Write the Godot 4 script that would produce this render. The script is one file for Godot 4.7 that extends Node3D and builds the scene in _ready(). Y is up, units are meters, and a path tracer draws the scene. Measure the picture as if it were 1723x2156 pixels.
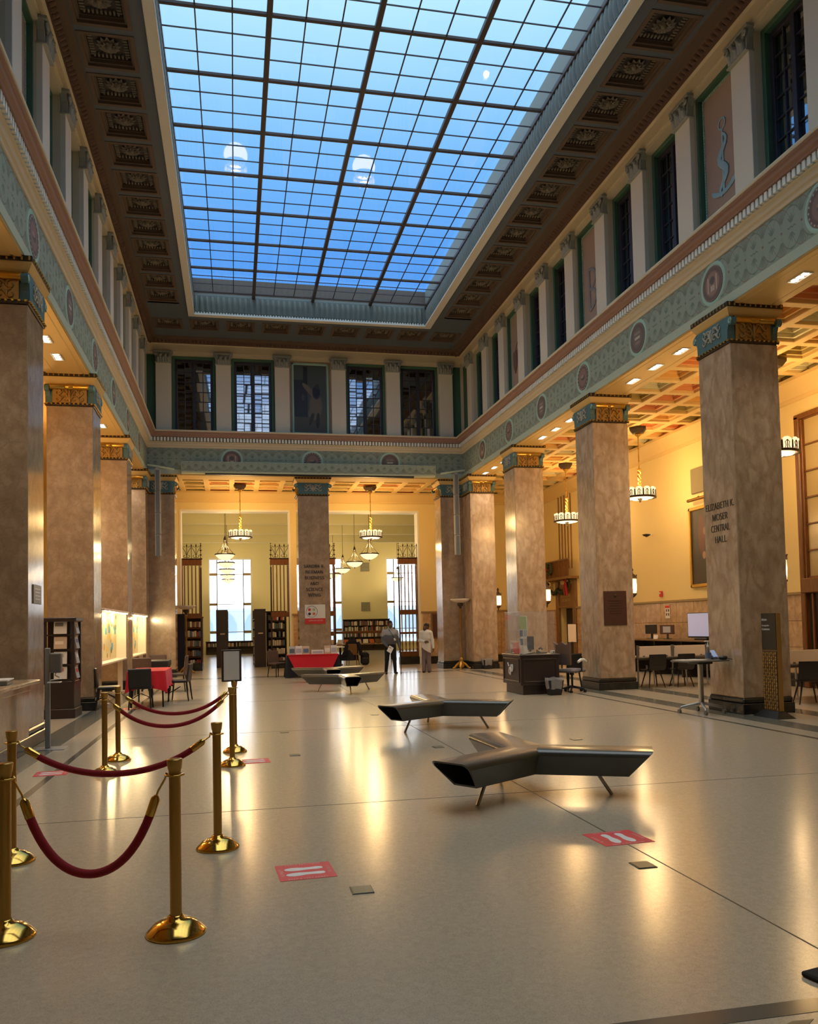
extends Node3D
# Library hall: x to the right, y up, forward is -z. V(x, y, f) takes metres ahead of the camera.

const BACK := 29.78      # plane of the far colonnade's frieze
const XR := 8.36         # hall face of the right piers
const XL := -2.86        # hall face of the left piers

var rng := RandomNumberGenerator.new()
var M := {}
var wins := 0
var cache := {}


class Sh:
	var st := SurfaceTool.new()
	func _init() -> void:
		st.begin(Mesh.PRIMITIVE_TRIANGLES)
		st.set_smooth_group(-1)
	func smooth(on := true) -> Sh:
		st.set_smooth_group(1 if on else -1)
		return self
	func face(p: Array, out: Vector3, uv: Array = []) -> void:
		var q := p.duplicate()
		var t := uv.duplicate()
		if t.is_empty():
			t = [Vector2(0, 1), Vector2(1, 1), Vector2(1, 0), Vector2(0, 0)]
		if (q[1] - q[0]).cross(q[2] - q[0]).dot(out) > 0:
			q.reverse()
			t = t.slice(0, q.size())
			t.reverse()
		for k in range(1, q.size() - 1):
			for i in [0, k, k + 1]:
				st.set_uv(t[i])
				st.add_vertex(q[i])
	func box(c: Vector3, s: Vector3, ch := 0.0, b := Basis()) -> Sh:
		var h := s / 2
		for a in 3:
			var u := (a + 1) % 3
			var v := (a + 2) % 3
			if a == 0:
				u = 2
				v = 1
			elif a == 1:
				u = 0
				v = 2
			for sg in [-1, 1]:
				var q := []
				for w in [[-1, -1], [1, -1], [1, 1], [-1, 1]]:
					var p := Vector3()
					p[a] = sg * h[a]
					p[u] = w[0] * (h[u] - ch)
					p[v] = w[1] * (h[v] - ch)
					q.append(c + b * p)
				var o := Vector3()
				o[a] = sg
				face(q, b * o)
			if ch > 0:
				for s1 in [-1, 1]:
					for s2 in [-1, 1]:
						var q := []
						for w in [[0, -1], [0, 1], [1, 1], [1, -1]]:
							var p := Vector3()
							p[u] = s1 * (h[u] - (0.0 if w[0] == 0 else ch))
							p[v] = s2 * (h[v] - (ch if w[0] == 0 else 0.0))
							p[a] = w[1] * (h[a] - ch)
							q.append(c + b * p)
						var o := Vector3()
						o[u] = s1
						o[v] = s2
						face(q, b * o)
		if ch > 0:
			for sx in [-1, 1]:
				for sy in [-1, 1]:
					for sz in [-1, 1]:
						var d := Vector3(sx, sy, sz)
						var q := []
						for a in 3:
							var p := d * (h - Vector3.ONE * ch)
							p[a] = d[a] * h[a]
							q.append(c + b * p)
						face(q, b * d)
		return self
	func span(a: Vector3, b: Vector3, ch := 0.0) -> Sh:   # box between two corners
		return box((a + b) / 2, (b - a).abs(), ch)
	func tube(p: Array, r, n := 8, caps := true, flat := false) -> Sh:
		var rings := []
		var up := Vector3.UP
		var last := Vector3()
		for i in p.size():
			var d: Vector3 = (p[mini(i + 1, p.size() - 1)] - p[maxi(i - 1, 0)]).normalized()
			if i == 0:
				up = d.cross(Vector3.RIGHT if absf(d.x) < 0.8 else Vector3.UP).normalized()
			else:
				up = (up - d * up.dot(d)).normalized()
			var sd := d.cross(up)
			var rr: float = r[i] if r is Array else r
			var ring := []
			for k in n:
				var a := TAU * k / n
				ring.append(p[i] + (up * cos(a) + sd * sin(a)) * rr)
			rings.append(ring)
			last = d
		smooth(not flat)
		for i in p.size() - 1:
			for k in n:
				var k2 := (k + 1) % n
				face([rings[i][k], rings[i][k2], rings[i + 1][k2], rings[i + 1][k]], (rings[i][k] + rings[i][k2] + rings[i + 1][k] + rings[i + 1][k2]) / 4 - (p[i] + p[i + 1]) / 2)
		smooth(false)
		if caps:
			var d0: Vector3 = p[0] - p[1]
			cap(rings[0], d0)
			cap(rings[-1], p[-1] - p[-2])
		return self
	func cap(ring: Array, out: Vector3) -> void:
		var t := []
		for i in ring.size():
			t.append(Vector2(0.5 + 0.5 * cos(TAU * i / ring.size()), 0.5 + 0.5 * sin(TAU * i / ring.size())))
		face(ring, out, t)
	func lathe(pr: Array, n := 20, at := Vector3(), flat := false, b := Basis()) -> Sh:   # pr: [radius, height] upwards
		smooth(not flat)
		for i in pr.size() - 1:
			var r0: float = pr[i][0]
			var r1: float = pr[i + 1][0]
			var y0: float = pr[i][1]
			var y1: float = pr[i + 1][1]
			if pr[i].size() > 2:
				st.set_smooth_group(i + 2)
			for k in n:
				var a := TAU * k / n
				var a2 := TAU * (k + 1) / n
				var d := Vector3(cos(a), 0, sin(a))
				var d2 := Vector3(cos(a2), 0, sin(a2))
				var o := (d + d2) * (y1 - y0) + Vector3.UP * 2.0 * (r0 - r1)
				if o.length() < 1e-7:
					continue
				var q := [at + b * (d * r0 + Vector3.UP * y0), at + b * (d2 * r0 + Vector3.UP * y0), at + b * (d2 * r1 + Vector3.UP * y1), at + b * (d * r1 + Vector3.UP * y1)]
				if r0 < 1e-5:
					q.remove_at(0)
				elif r1 < 1e-5:
					q.remove_at(3)
				face(q, b * o)
		smooth(false)
		return self
	func prism(poly: Array, z0: float, z1: float, b := Basis(), at := Vector3()) -> Sh:   # poly in x, y
		var pp := PackedVector2Array(poly)
		var mid := Vector2()
		var lo := pp[0]
		var hi := pp[0]
		for v in pp:
			mid += v / pp.size()
			lo = lo.min(v)
			hi = hi.max(v)
		var ext := (hi - lo).max(Vector2(0.0001, 0.0001))
		var ids := Geometry2D.triangulate_polygon(pp)
		for k in range(0, ids.size(), 3):
			for zz in [z0, z1]:
				var q := []
				var t := []
				for j in 3:
					var v := pp[ids[k + j]]
					q.append(at + b * Vector3(v.x, v.y, zz))
					t.append(Vector2((v.x - lo.x) / ext.x, 1 - (v.y - lo.y) / ext.y))
				face(q, b * Vector3(0, 0, 1 if (zz == z1) == (z1 > z0) else -1), t)
		var cw := Geometry2D.is_polygon_clockwise(pp)
		for i in pp.size():
			var u := pp[i]
			var v := pp[(i + 1) % pp.size()]
			var e := v - u
			var o := Vector3(e.y, -e.x, 0) * (-1.0 if cw else 1.0)
			face([at + b * Vector3(u.x, u.y, z0), at + b * Vector3(v.x, v.y, z0), at + b * Vector3(v.x, v.y, z1), at + b * Vector3(u.x, u.y, z1)], b * o)
		return self
	func mesh() -> ArrayMesh:
		st.generate_normals()
		return st.commit()


func V(x: float, y: float, f: float) -> Vector3:
	return Vector3(x, y, -f)


func C(r: int, g: int, b: int) -> Color:
	return Color8(r, g, b)


func mat(n: String, col: Color, rough := 0.6, metal := 0.0) -> StandardMaterial3D:
	var m := StandardMaterial3D.new()
	m.resource_name = n
	m.albedo_color = col
	m.roughness = rough
	m.metallic = metal
	m.cull_mode = BaseMaterial3D.CULL_DISABLED
	M[n] = m
	return m


func glow(n: String, col: Color, e: float) -> StandardMaterial3D:
	var m := mat(n, Color(0.8, 0.78, 0.72), 0.4)
	m.emission_enabled = true
	m.emission = col
	m.emission_energy_multiplier = e
	return m


func tex(n: String, im: Image, rough := 0.7) -> StandardMaterial3D:
	var m := mat(n, Color.WHITE, rough)
	m.albedo_texture = ImageTexture.create_from_image(im)
	return m


func obj(n: String, g, m, parent: Node = self) -> MeshInstance3D:
	var o := MeshInstance3D.new()
	o.name = n
	o.mesh = g.mesh() if g is Sh else g
	o.material_override = M[m] if m is String else m
	parent.add_child(o, true)
	return o


func tag(o: Node, label: String, cat: String, group := "") -> Node:
	o.set_meta("label", label)
	o.set_meta("category", cat)
	if group:
		o.set_meta("group", group)
	return o


func thing(n: String, label: String, cat: String, at := Vector3(), turn := 0.0, group := "") -> Node3D:
	var o := Node3D.new()
	o.name = n
	add_child(o, true)
	o.position = at
	o.rotation_degrees.y = turn
	tag(o, label, cat, group)
	return o


func dup(src: Node3D, label: String, at: Vector3, turn := 0.0, group := "") -> Node3D:
	var o: Node3D = src.duplicate()
	o.name = String(src.name).rstrip("0123456789")
	add_child(o, true)
	o.position = at
	o.rotation_degrees.y = turn
	o.set_meta("label", label)
	if group:
		o.set_meta("group", group)
	return o


func struct(n: String, at := Vector3(), turn := 0.0) -> Node3D:
	var o := Node3D.new()
	o.name = n
	add_child(o, true)
	o.position = at
	o.rotation_degrees.y = turn
	o.set_meta("kind", "structure")
	return o


func stuff(o: Node) -> void:
	o.set_meta("kind", "stuff")


func text(s: String, width: float, height: float, m, parent: Node, n := "lettering", bold := false) -> MeshInstance3D:
	var t := TextMesh.new()
	var f := SystemFont.new()
	f.font_names = PackedStringArray(["Droid Sans"])
	f.font_weight = 700 if bold else 400
	t.font = f
	t.text = s
	t.font_size = 32
	t.pixel_size = 0.01
	t.depth = 0.03
	t.curve_step = 2.0
	var o := MeshInstance3D.new()
	o.name = n
	o.mesh = t
	o.material_override = M[m] if m is String else m
	parent.add_child(o, true)
	var b := t.get_aabb()
	o.scale = Vector3(width / maxf(b.size.x, 0.01), height / maxf(b.size.y, 0.01), 0.3)
	return o


func omni(parent: Node, at: Vector3, col: Color, e: float, size := 0.15, n := "bulb_light") -> OmniLight3D:
	var l := OmniLight3D.new()
	l.name = n
	l.light_color = col
	l.light_energy = e
	l.light_size = size
	l.omni_range = 40.0
	l.omni_attenuation = 2.0
	l.shadow_enabled = true
	parent.add_child(l, true)
	l.position = at
	return l


func seam(seed_: int, freq: float, size: int, ridged := false, oct := 4) -> Image:
	var f := FastNoiseLite.new()
	f.seed = seed_
	f.frequency = freq
	f.fractal_octaves = oct
	f.fractal_type = FastNoiseLite.FRACTAL_RIDGED if ridged else FastNoiseLite.FRACTAL_FBM
	f.domain_warp_enabled = true
	f.domain_warp_amplitude = 40.0
	f.domain_warp_frequency = freq * 1.3
	return f.get_seamless_image(size, size)


func mix3(im: Image, cols: Array, n1: Image, n2: Image, veins: float, vcol: Color) -> Image:
	var s := n1.get_width()
	for y in s:
		for x in s:
			var a := n1.get_pixel(x, y).r
			var c: Color = cols[0].lerp(cols[1], clampf(a * 1.6 - 0.3, 0, 1))
			var v := n2.get_pixel(x, y).r
			c = c.lerp(cols[2], clampf((v - 0.55) * 2.2, 0, 1) * 0.7)
			var w := clampf((n2.get_pixel((y * 3 + x) % s, (x + 200) % s).r - veins) / (1.0 - veins), 0, 1)
			c = c.lerp(vcol, w * 0.55)
			im.set_pixel(x, y, c)
	return im


func tri(m: StandardMaterial3D, sc: Vector3) -> StandardMaterial3D:
	m.uv1_triplanar = true
	m.uv1_world_triplanar = true
	m.uv1_scale = sc
	return m


func img(w: int, h: int, c: Color) -> Image:
	var im := Image.create(w, h, false, Image.FORMAT_RGB8)
	im.fill(c)
	return im


func rect(im: Image, x: float, y: float, w: float, h: float, c: Color) -> void:   # parts of the width and height
	im.fill_rect(Rect2i(int(x * im.get_width()), int(y * im.get_height()), maxi(1, int(w * im.get_width())), maxi(1, int(h * im.get_height()))), c)


func blob(im: Image, cx: float, cy: float, rx: float, ry: float, c: Color, a := 1.0) -> void:
	var W := im.get_width()
	var H := im.get_height()
	for y in range(maxi(0, int((cy - ry) * H)), mini(H, int((cy + ry) * H) + 1)):
		for x in range(maxi(0, int((cx - rx) * W)), mini(W, int((cx + rx) * W) + 1)):
			var d := Vector2((x + 0.5) / W - cx, (y + 0.5) / H - cy) / Vector2(rx, ry)
			if d.length() < 1:
				im.set_pixel(x, y, im.get_pixel(x, y).lerp(c, a * clampf((1 - d.length()) * 4, 0, 1)))


func stroke(im: Image, p: Vector2, q: Vector2, w: float, c: Color, a := 1.0) -> void:   # a tapered leaf, pixels
	var lo := p.min(q) - Vector2.ONE * (w + 1)
	var hi := p.max(q) + Vector2.ONE * (w + 1)
	for y in range(maxi(0, int(lo.y)), mini(im.get_height(), int(hi.y) + 1)):
		for x in range(maxi(0, int(lo.x)), mini(im.get_width(), int(hi.x) + 1)):
			var v := Vector2(x + 0.5, y + 0.5)
			var t := clampf((v - p).dot(q - p) / maxf((q - p).length_squared(), 0.001), 0, 1)
			var d := v.distance_to(p.lerp(q, t)) - w * (0.25 + 1.5 * sqrt(t * (1.02 - t)) )
			if d < 0.7:
				im.set_pixel(x, y, im.get_pixel(x, y).lerp(c, a * clampf(0.7 - d, 0, 1)))


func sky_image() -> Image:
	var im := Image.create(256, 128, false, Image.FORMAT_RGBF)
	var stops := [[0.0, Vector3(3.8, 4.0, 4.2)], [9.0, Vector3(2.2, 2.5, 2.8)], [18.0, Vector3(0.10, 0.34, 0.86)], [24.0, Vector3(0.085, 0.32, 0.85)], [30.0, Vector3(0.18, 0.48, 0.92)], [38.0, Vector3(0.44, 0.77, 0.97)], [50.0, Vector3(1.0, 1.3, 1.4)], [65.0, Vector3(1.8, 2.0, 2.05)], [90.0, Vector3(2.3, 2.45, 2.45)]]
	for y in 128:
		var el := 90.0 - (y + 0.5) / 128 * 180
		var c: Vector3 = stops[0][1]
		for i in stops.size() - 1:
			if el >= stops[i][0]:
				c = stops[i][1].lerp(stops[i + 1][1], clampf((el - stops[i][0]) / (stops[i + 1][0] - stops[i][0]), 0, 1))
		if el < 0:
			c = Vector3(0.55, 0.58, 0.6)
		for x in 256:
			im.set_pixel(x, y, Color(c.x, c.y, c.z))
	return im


func frieze_image() -> Image:
	var W := 200
	var H := 320
	var im := img(W, H, C(152, 174, 164))
	var g := C(112, 132, 124)
	var pk := C(158, 122, 114)
	for y in H:
		for x in W:
			var u := (x + 0.5) / W
			var v := absf((y + 0.5) / H - 0.5)
			var s := 0.43 * sqrt(maxf(0.0, sin(PI * u)))
			var c2 := 0.47 * sqrt(absf(cos(PI * u)))
			var c := im.get_pixel(x, y)
			if v < s:
				c = c.lerp(C(160, 178, 170), 0.6)
			var e := 0.02 / (0.4 + absf(cos(PI * u)))
			if absf(v - s) < e * 0.55:
				c = c.lerp(g, 0.75)
			if absf(v - c2) < 0.012:
				c = c.lerp(pk if v > 0.33 else g, 0.7)
			im.set_pixel(x, y, c)
	for sgn in [-1, 1]:
		for k in range(-2, 3):
			stroke(im, Vector2(100 + k * 4, 160 + sgn * 34), Vector2(100 + k * 16, 160 + sgn * (92 - absi(k) * 12)), 4.0, C(118, 140, 132), 0.9)
		for nx in [0, 200]:
			for k in range(-3, 4):
				stroke(im, Vector2(nx + k * 3, 160 + sgn * 62), Vector2(nx + k * 16, 160 + sgn * (152 - absi(k) * 9)), 3.4, C(126, 140, 130), 0.9)
	for k in 5:
		stroke(im, Vector2(62 + k * 16, 160 + (6 if k % 2 else -6)), Vector2(80 + k * 16, 160 + (-6 if k % 2 else 6)), 4.5, C(116, 132, 124), 0.8)
	rect(im, 0.0, 0.475, 0.045, 0.05, C(140, 118, 108))
	rect(im, 0.955, 0.475, 0.045, 0.05, C(140, 118, 108))
	return im


func medal_image(k: int) -> Image:
	var im := img(128, 128, C(126, 106, 100))
	blob(im, 0.5, 0.5, 0.5, 0.5, C(96, 82, 80))
	blob(im, 0.5, 0.5, 0.41, 0.41, [C(150, 120, 110), C(134, 110, 104), C(112, 104, 100)][k])
	var p := C(186, 176, 164)
	if k == 0:
		for s in [0.27, 0.68]:
			rect(im, s, 0.28, 0.05, 0.46, p)
		rect(im, 0.42, 0.56, 0.18, 0.16, p)
		rect(im, 0.5, 0.56, 0.015, 0.16, C(110, 90, 86))
		blob(im, 0.5, 0.4, 0.14, 0.13, C(96, 88, 92))
	elif k == 1:
		for i in 20:
			var a := TAU * i / 20
			blob(im, 0.5 + 0.455 * cos(a), 0.5 + 0.455 * sin(a), 0.03, 0.03, p)
		blob(im, 0.52, 0.52, 0.2, 0.11, C(88, 82, 82))
		blob(im, 0.46, 0.46, 0.16, 0.07, C(160, 130, 120))
	else:
		for i in 3:
			rect(im, 0.3 + 0.02 * i, 0.3 + 0.16 * i, 0.4 - 0.04 * i, 0.1, p if i == 1 else C(146, 126, 118))
	return im


func painting_image() -> Image:
	var im := img(96, 192, C(72, 82, 80))
	rect(im, 0, 0.72, 1, 0.28, C(84, 84, 74))
	rect(im, 0, 0.22, 0.42, 0.55, C(44, 50, 62))
	rect(im, 0.3, 0.03, 0.13, 0.3, C(28, 34, 52))
	blob(im, 0.66, 0.6, 0.22, 0.22, C(112, 106, 92))
	blob(im, 0.6, 0.72, 0.2, 0.1, C(112, 106, 92))
	stroke(im, Vector2(66, 92), Vector2(28, 54), 7, C(120, 108, 96))
	blob(im, 0.68, 0.4, 0.13, 0.11, C(30, 34, 56))
	blob(im, 0.7, 0.31, 0.07, 0.045, C(60, 52, 52))
	stroke(im, Vector2(56, 136), Vector2(46, 168), 5, C(60, 58, 52))
	stroke(im, Vector2(70, 136), Vector2(68, 176), 5, C(52, 54, 50))
	blob(im, 0.28, 0.48, 0.06, 0.06, C(70, 72, 80))
	return im


func make_materials() -> void:
	var n1 := seam(3, 0.012, 512)
	var n2 := seam(8, 0.010, 512, true)
	var n3 := seam(21, 0.02, 512, true, 5)
	var t := tri(tex("brown_marble", mix3(img(512, 512, Color.WHITE), [C(172, 150, 126), C(198, 176, 152), C(150, 122, 96)], n1, n2, 0.86, C(222, 208, 190)), 0.16), Vector3(0.55, 0.24, 0.55))
	t = tri(tex("veined_marble", mix3(img(512, 512, Color.WHITE), [C(156, 134, 112), C(180, 158, 134), C(146, 124, 102)], n1, n3, 0.80, C(228, 212, 194)), 0.14), Vector3(0.42, 0.36, 0.42))
	t = tri(tex("wainscot_marble", mix3(img(512, 512, Color.WHITE), [C(176, 148, 116), C(200, 172, 138), C(160, 130, 98)], n1, n2, 0.9, C(210, 186, 156)), 0.25), Vector3(0.5, 0.4, 0.5))
	t = tri(tex("black_marble", mix3(img(512, 512, Color.WHITE), [C(34, 36, 36), C(48, 50, 48), C(40, 42, 40)], n1, n3, 0.86, C(96, 98, 92)), 0.2), Vector3(0.6, 0.6, 0.6))
	var fl := img(1024, 1024, C(190, 178, 158))
	var a := seam(5, 0.35, 1024, false, 2)
	var b := seam(6, 0.05, 1024, false, 3)
	for y in 1024:
		for x in 1024:
			var v := a.get_pixel(x, y).r - 0.5
			var w := b.get_pixel(x, y).r - 0.5
			var c := C(193, 181, 160) * (1.0 + w * 0.10)
			c = c.lerp(C(138, 122, 104), clampf(v * 2.6 - 0.25, 0, 1) * 0.75)
			c = c.lerp(C(214, 204, 188), clampf(-v * 2.6 - 0.3, 0, 1) * 0.7)
			fl.set_pixel(x, y, c)
	t = tri(tex("terrazzo", fl, 0.19), Vector3(0.35, 0.35, 0.35))
	var rn := NoiseTexture2D.new()
	rn.seamless = true
	rn.width = 256
	rn.height = 256
	rn.as_normal_map = true
	rn.bump_strength = 1.2
	rn.noise = FastNoiseLite.new()
	rn.noise.frequency = 0.012
	rn.noise.seed = 4
	t.normal_enabled = true
	t.normal_texture = rn
	t.normal_scale = 0.05
	var wd := img(256, 256, Color.WHITE)
	for y in 256:
		for x in 256:
			var v := n2.get_pixel((x * 6) % 512, y % 512).r
			wd.set_pixel(x, y, C(150, 116, 74).lerp(C(104, 74, 44), v))
	tri(tex("oak", wd, 0.45), Vector3(1.2, 0.5, 1.2))
	tri(tex("dark_wood", wd, 0.5), Vector3(1.2, 0.5, 1.2)).albedo_color = C(96, 76, 72)
	tri(tex("bronze_wood", wd, 0.4), Vector3(1.2, 0.5, 1.2)).albedo_color = C(226, 190, 140)
	t = tex("frieze", frieze_image(), 0.8)
	t.albedo_color = C(236, 230, 226)
	for k in 3:
		tex("medal%d" % k, medal_image(k), 0.7)
	tex("painting", painting_image(), 0.5)
	mat("sage", C(176, 190, 174), 0.75)
	mat("cream", C(212, 202, 176), 0.75)
	mat("pilaster_cream", C(224, 218, 200), 0.7)
	mat("ochre_paint", C(214, 184, 122), 0.7)
	mat("yellow_wall", C(226, 206, 146), 0.75)
	mat("reading_wall", C(226, 218, 176), 0.75)
	mat("white_trim", C(226, 226, 218), 0.6)
	mat("tan_band", C(150, 128, 92), 0.7)
	mat("pink_band", C(158, 128, 116), 0.7)
	mat("dentil_skylit", C(232, 236, 230), 0.6)  # sky light caught by the dentils is put into this pale colour
	mat("red_band", C(98, 74, 64), 0.75)
	mat("slate_blue", C(94, 104, 114), 0.75)
	mat("coffer_frame", C(104, 88, 76), 0.75)
	mat("coffer_dark", C(82, 76, 70), 0.8)
	mat("rosette", C(128, 120, 106), 0.7)
	mat("leaf_grey", C(110, 120, 116), 0.6)
	mat("green", C(70, 108, 88), 0.6)
	mat("frame_dark", C(52, 48, 60), 0.45)
	mat("bar_brown", C(70, 60, 58), 0.5)
	mat("capital_grey", C(158, 162, 156), 0.55)
	mat("mauve_panel", C(172, 148, 130), 0.75)
	mat("emblem_blue", C(150, 186, 196), 0.7)
	mat("emblem_grey", C(140, 140, 142), 0.7)
	mat("emblem_brown", C(120, 92, 84), 0.7)
	mat("border_pale", C(160, 196, 184), 0.7)
	mat("teal", C(76, 112, 118), 0.5)
	mat("silver_relief", C(168, 166, 156), 0.45)
	mat("gold_relief", C(168, 130, 66), 0.4, 0.35)
	mat("gilt", C(196, 156, 72), 0.28, 0.85)
	mat("dark_bronze", C(62, 50, 38), 0.4, 0.3)
	mat("rope_red", C(138, 12, 26), 0.9).rim_enabled = true
	mat("brass", C(202, 164, 84), 0.14, 1.0)
	mat("brass_satin", C(168, 132, 70), 0.3, 1.0)
	mat("bench_lacquer", C(52, 54, 48), 0.2).clearcoat_enabled = true
	mat("bench_dark", C(20, 20, 20), 0.5)
	mat("steel", C(168, 160, 150), 0.3, 1.0)
	mat("aluminium", C(176, 178, 180), 0.35, 0.9)
	mat("grey_metal", C(150, 154, 158), 0.4, 0.4)
	mat("strip_dark", C(118, 118, 108), 0.16)
	mat("strip_thin", C(96, 94, 86), 0.16)
	mat("joint", C(70, 64, 56), 0.4)
	mat("plate", C(134, 130, 108), 0.4, 0.5)
	mat("sticker_red", C(232, 76, 84), 0.5)
	mat("sticker_white", C(236, 240, 242), 0.5)
	mat("sticker_pink", C(246, 190, 186), 0.5)
	mat("black", C(26, 26, 28), 0.5)
	mat("mat_black", C(34, 34, 36), 0.85)
	mat("navy", C(22, 28, 46), 0.8)
	mat("paper", C(226, 224, 220), 0.7)
	mat("paper_grey", C(176, 180, 190), 0.7)
	mat("paper_tan", C(206, 184, 160), 0.7)
	mat("print_blue", C(96, 116, 150), 0.7)
	mat("print_orange", C(206, 112, 76), 0.7)
	mat("print_green", C(168, 192, 132), 0.7)
	mat("print_red", C(206, 60, 58), 0.7)
	mat("red_cloth", C(204, 24, 44), 0.85).rim_enabled = true
	mat("black_cloth", C(24, 26, 38), 0.9)
	mat("black_plastic", C(28, 30, 36), 0.4)
	mat("espresso", C(52, 42, 42), 0.35)
	mat("brown_leather", C(86, 66, 60), 0.6)
	mat("taupe", C(112, 92, 84), 0.8)
	mat("mesh_grey", C(136, 132, 134), 0.8)
	mat("plastic_white", C(222, 226, 228), 0.4)
	mat("letter_black", C(30, 30, 34), 0.5)
	mat("letter_gold", C(190, 164, 104), 0.4, 0.3)
	mat("letter_white", C(216, 214, 214), 0.5)
	mat("letter_faint", C(196, 186, 176), 0.7)
	mat("plaque_brown", C(84, 56, 48), 0.5, 0.2)
	mat("plaque_grey", C(120, 118, 116), 0.4, 0.3)
	mat("panel_cream", C(238, 222, 204), 0.7)
	mat("carrel_grey", C(116, 110, 102), 0.5)
	mat("counter_brown", C(110, 84, 54), 0.5)
	mat("acoustic", C(132, 124, 98), 0.9)
	mat("vent_grey", C(158, 156, 144), 0.6)
	mat("garland", C(62, 70, 44), 0.9)
	mat("bow_red", C(150, 34, 36), 0.8)
	mat("skin_brown", C(92, 62, 48), 0.6)
	mat("hair_black", C(24, 20, 22), 0.8)
	mat("sweater_light", C(150, 152, 158), 0.9)
	mat("sweater_dark", C(84, 86, 94), 0.9)
	mat("trousers_black", C(24, 24, 30), 0.9)
	mat("shawl_white", C(216, 212, 204), 0.9)
	mat("trousers_mauve", C(120, 104, 104), 0.9)
	mat("mask_olive", C(86, 80, 56), 0.8)
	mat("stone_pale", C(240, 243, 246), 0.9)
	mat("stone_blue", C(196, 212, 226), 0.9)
	mat("metal_roof", C(150, 164, 176), 0.7)
	for k in 8:
		mat("book%d" % k, [C(196, 186, 172), C(150, 70, 62), C(92, 110, 132), C(206, 200, 190), C(120, 84, 70), C(170, 158, 128), C(84, 92, 84), C(222, 214, 206)][k], 0.7)
	for k in 4:
		mat("ceil%d" % k, [C(222, 178, 104), C(216, 150, 96), C(176, 158, 96), C(210, 204, 168)][k], 0.7)
	glow("shade_glow", Color(1.0, 0.86, 0.66), 1.15)
	glow("sconce_glow", Color(1.0, 0.83, 0.62), 1.6)
	glow("bowl_glow", Color(1.0, 0.90, 0.72), 1.0)
	glow("led_glow", Color(1.0, 0.96, 0.88), 6.0)
	glow("screen_blue", Color(0.36, 0.5, 0.72), 0.5)
	var gl := mat("pane_glass", Color(0.75, 0.85, 0.9, 0.015), 0.02)
	gl.metallic_specular = 0.3
	gl.transparency = BaseMaterial3D.TRANSPARENCY_ALPHA
	gl = mat("plexi", Color(0.8, 0.85, 0.88, 0.10), 0.03)
	gl.transparency = BaseMaterial3D.TRANSPARENCY_ALPHA
	gl = mat("bin_liner", Color(0.8, 0.82, 0.86, 0.45), 0.35)
	gl.transparency = BaseMaterial3D.TRANSPARENCY_ALPHA
	mat("mirror_pane", C(166, 172, 178), 0.03, 1.0)
	mat("beige_pane", C(176, 156, 110), 0.15)
	mat("torch_glass", C(226, 214, 206), 0.3)


func lump(len_: float, w: float, h: float) -> ArrayMesh:   # a low carved boss: x along, y up, bulging to +z
	var s := Sh.new()
	s.smooth()
	var g := []
	for j in 4:
		var row := []
		for i in 5:
			var u := i / 4.0 * 2 - 1
			var v := j / 3.0 * 2 - 1
			row.append(Vector3(u * len_ / 2 * (1 - 0.3 * (v + 1) / 2 * absf(u)), v * w / 2, h * sqrt(maxf(0.0, 1 - u * u)) * (1 - 0.75 * v * v * 0.8)))
		g.append(row)
	for j in 3:
		for i in 4:
			s.face([g[j][i], g[j][i + 1], g[j + 1][i + 1], g[j + 1][i]], Vector3(0, 0, 1))
	return s.mesh()


func many(n: String, m: Mesh, places: Array, mt: String, parent: Node) -> void:   # alike pieces too small to pick apart
	var st := SurfaceTool.new()
	for p in places:
		st.append_from(m, 0, p)
	var o := obj(n, st.commit(), mt, parent)
	stuff(o)


func pilaster_capital() -> ArrayMesh:
	if not cache.has("pcap"):
		var s := Sh.new()
		s.prism([Vector2(-0.25, 0), Vector2(0.25, 0), Vector2(0.27, 0.2), Vector2(0.33, 0.33), Vector2(-0.33, 0.33), Vector2(-0.27, 0.2)], -0.06, 0.05)
		s.box(Vector3(0, 0.365, 0.0), Vector3(0.68, 0.07, 0.2), 0.012)
		s.box(Vector3(0, -0.012, 0), Vector3(0.56, 0.03, 0.17), 0.006)
		for row in 2:
			for k in 3 - row:
				var x := (k - (2 - row) / 2.0) * 0.17
				s.tube([Vector3(x, 0.0, 0.05), Vector3(x, 0.12 + row * 0.1, 0.075), Vector3(x, 0.17 + row * 0.1, 0.12), Vector3(x, 0.13 + row * 0.1, 0.14)], [0.06, 0.055, 0.04, 0.015], 6)
		for sx in [-1, 1]:
			var p := []
			for k in 9:
				var a := k / 8.0 * TAU * 0.95
				p.append(Vector3(sx * (0.26 - 0.055 * sin(a) * (1 - k * 0.07)), 0.27 + 0.06 * cos(a) * (1 - k * 0.07), 0.09))
			s.tube(p, 0.022, 6)
			s.tube([Vector3(sx * 0.12, 0.05, 0.06), Vector3(sx * 0.2, 0.22, 0.08), Vector3(sx * 0.26, 0.33, 0.09)], [0.03, 0.03, 0.025], 6)
		cache.pcap = s.mesh()
	return cache.pcap


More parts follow.
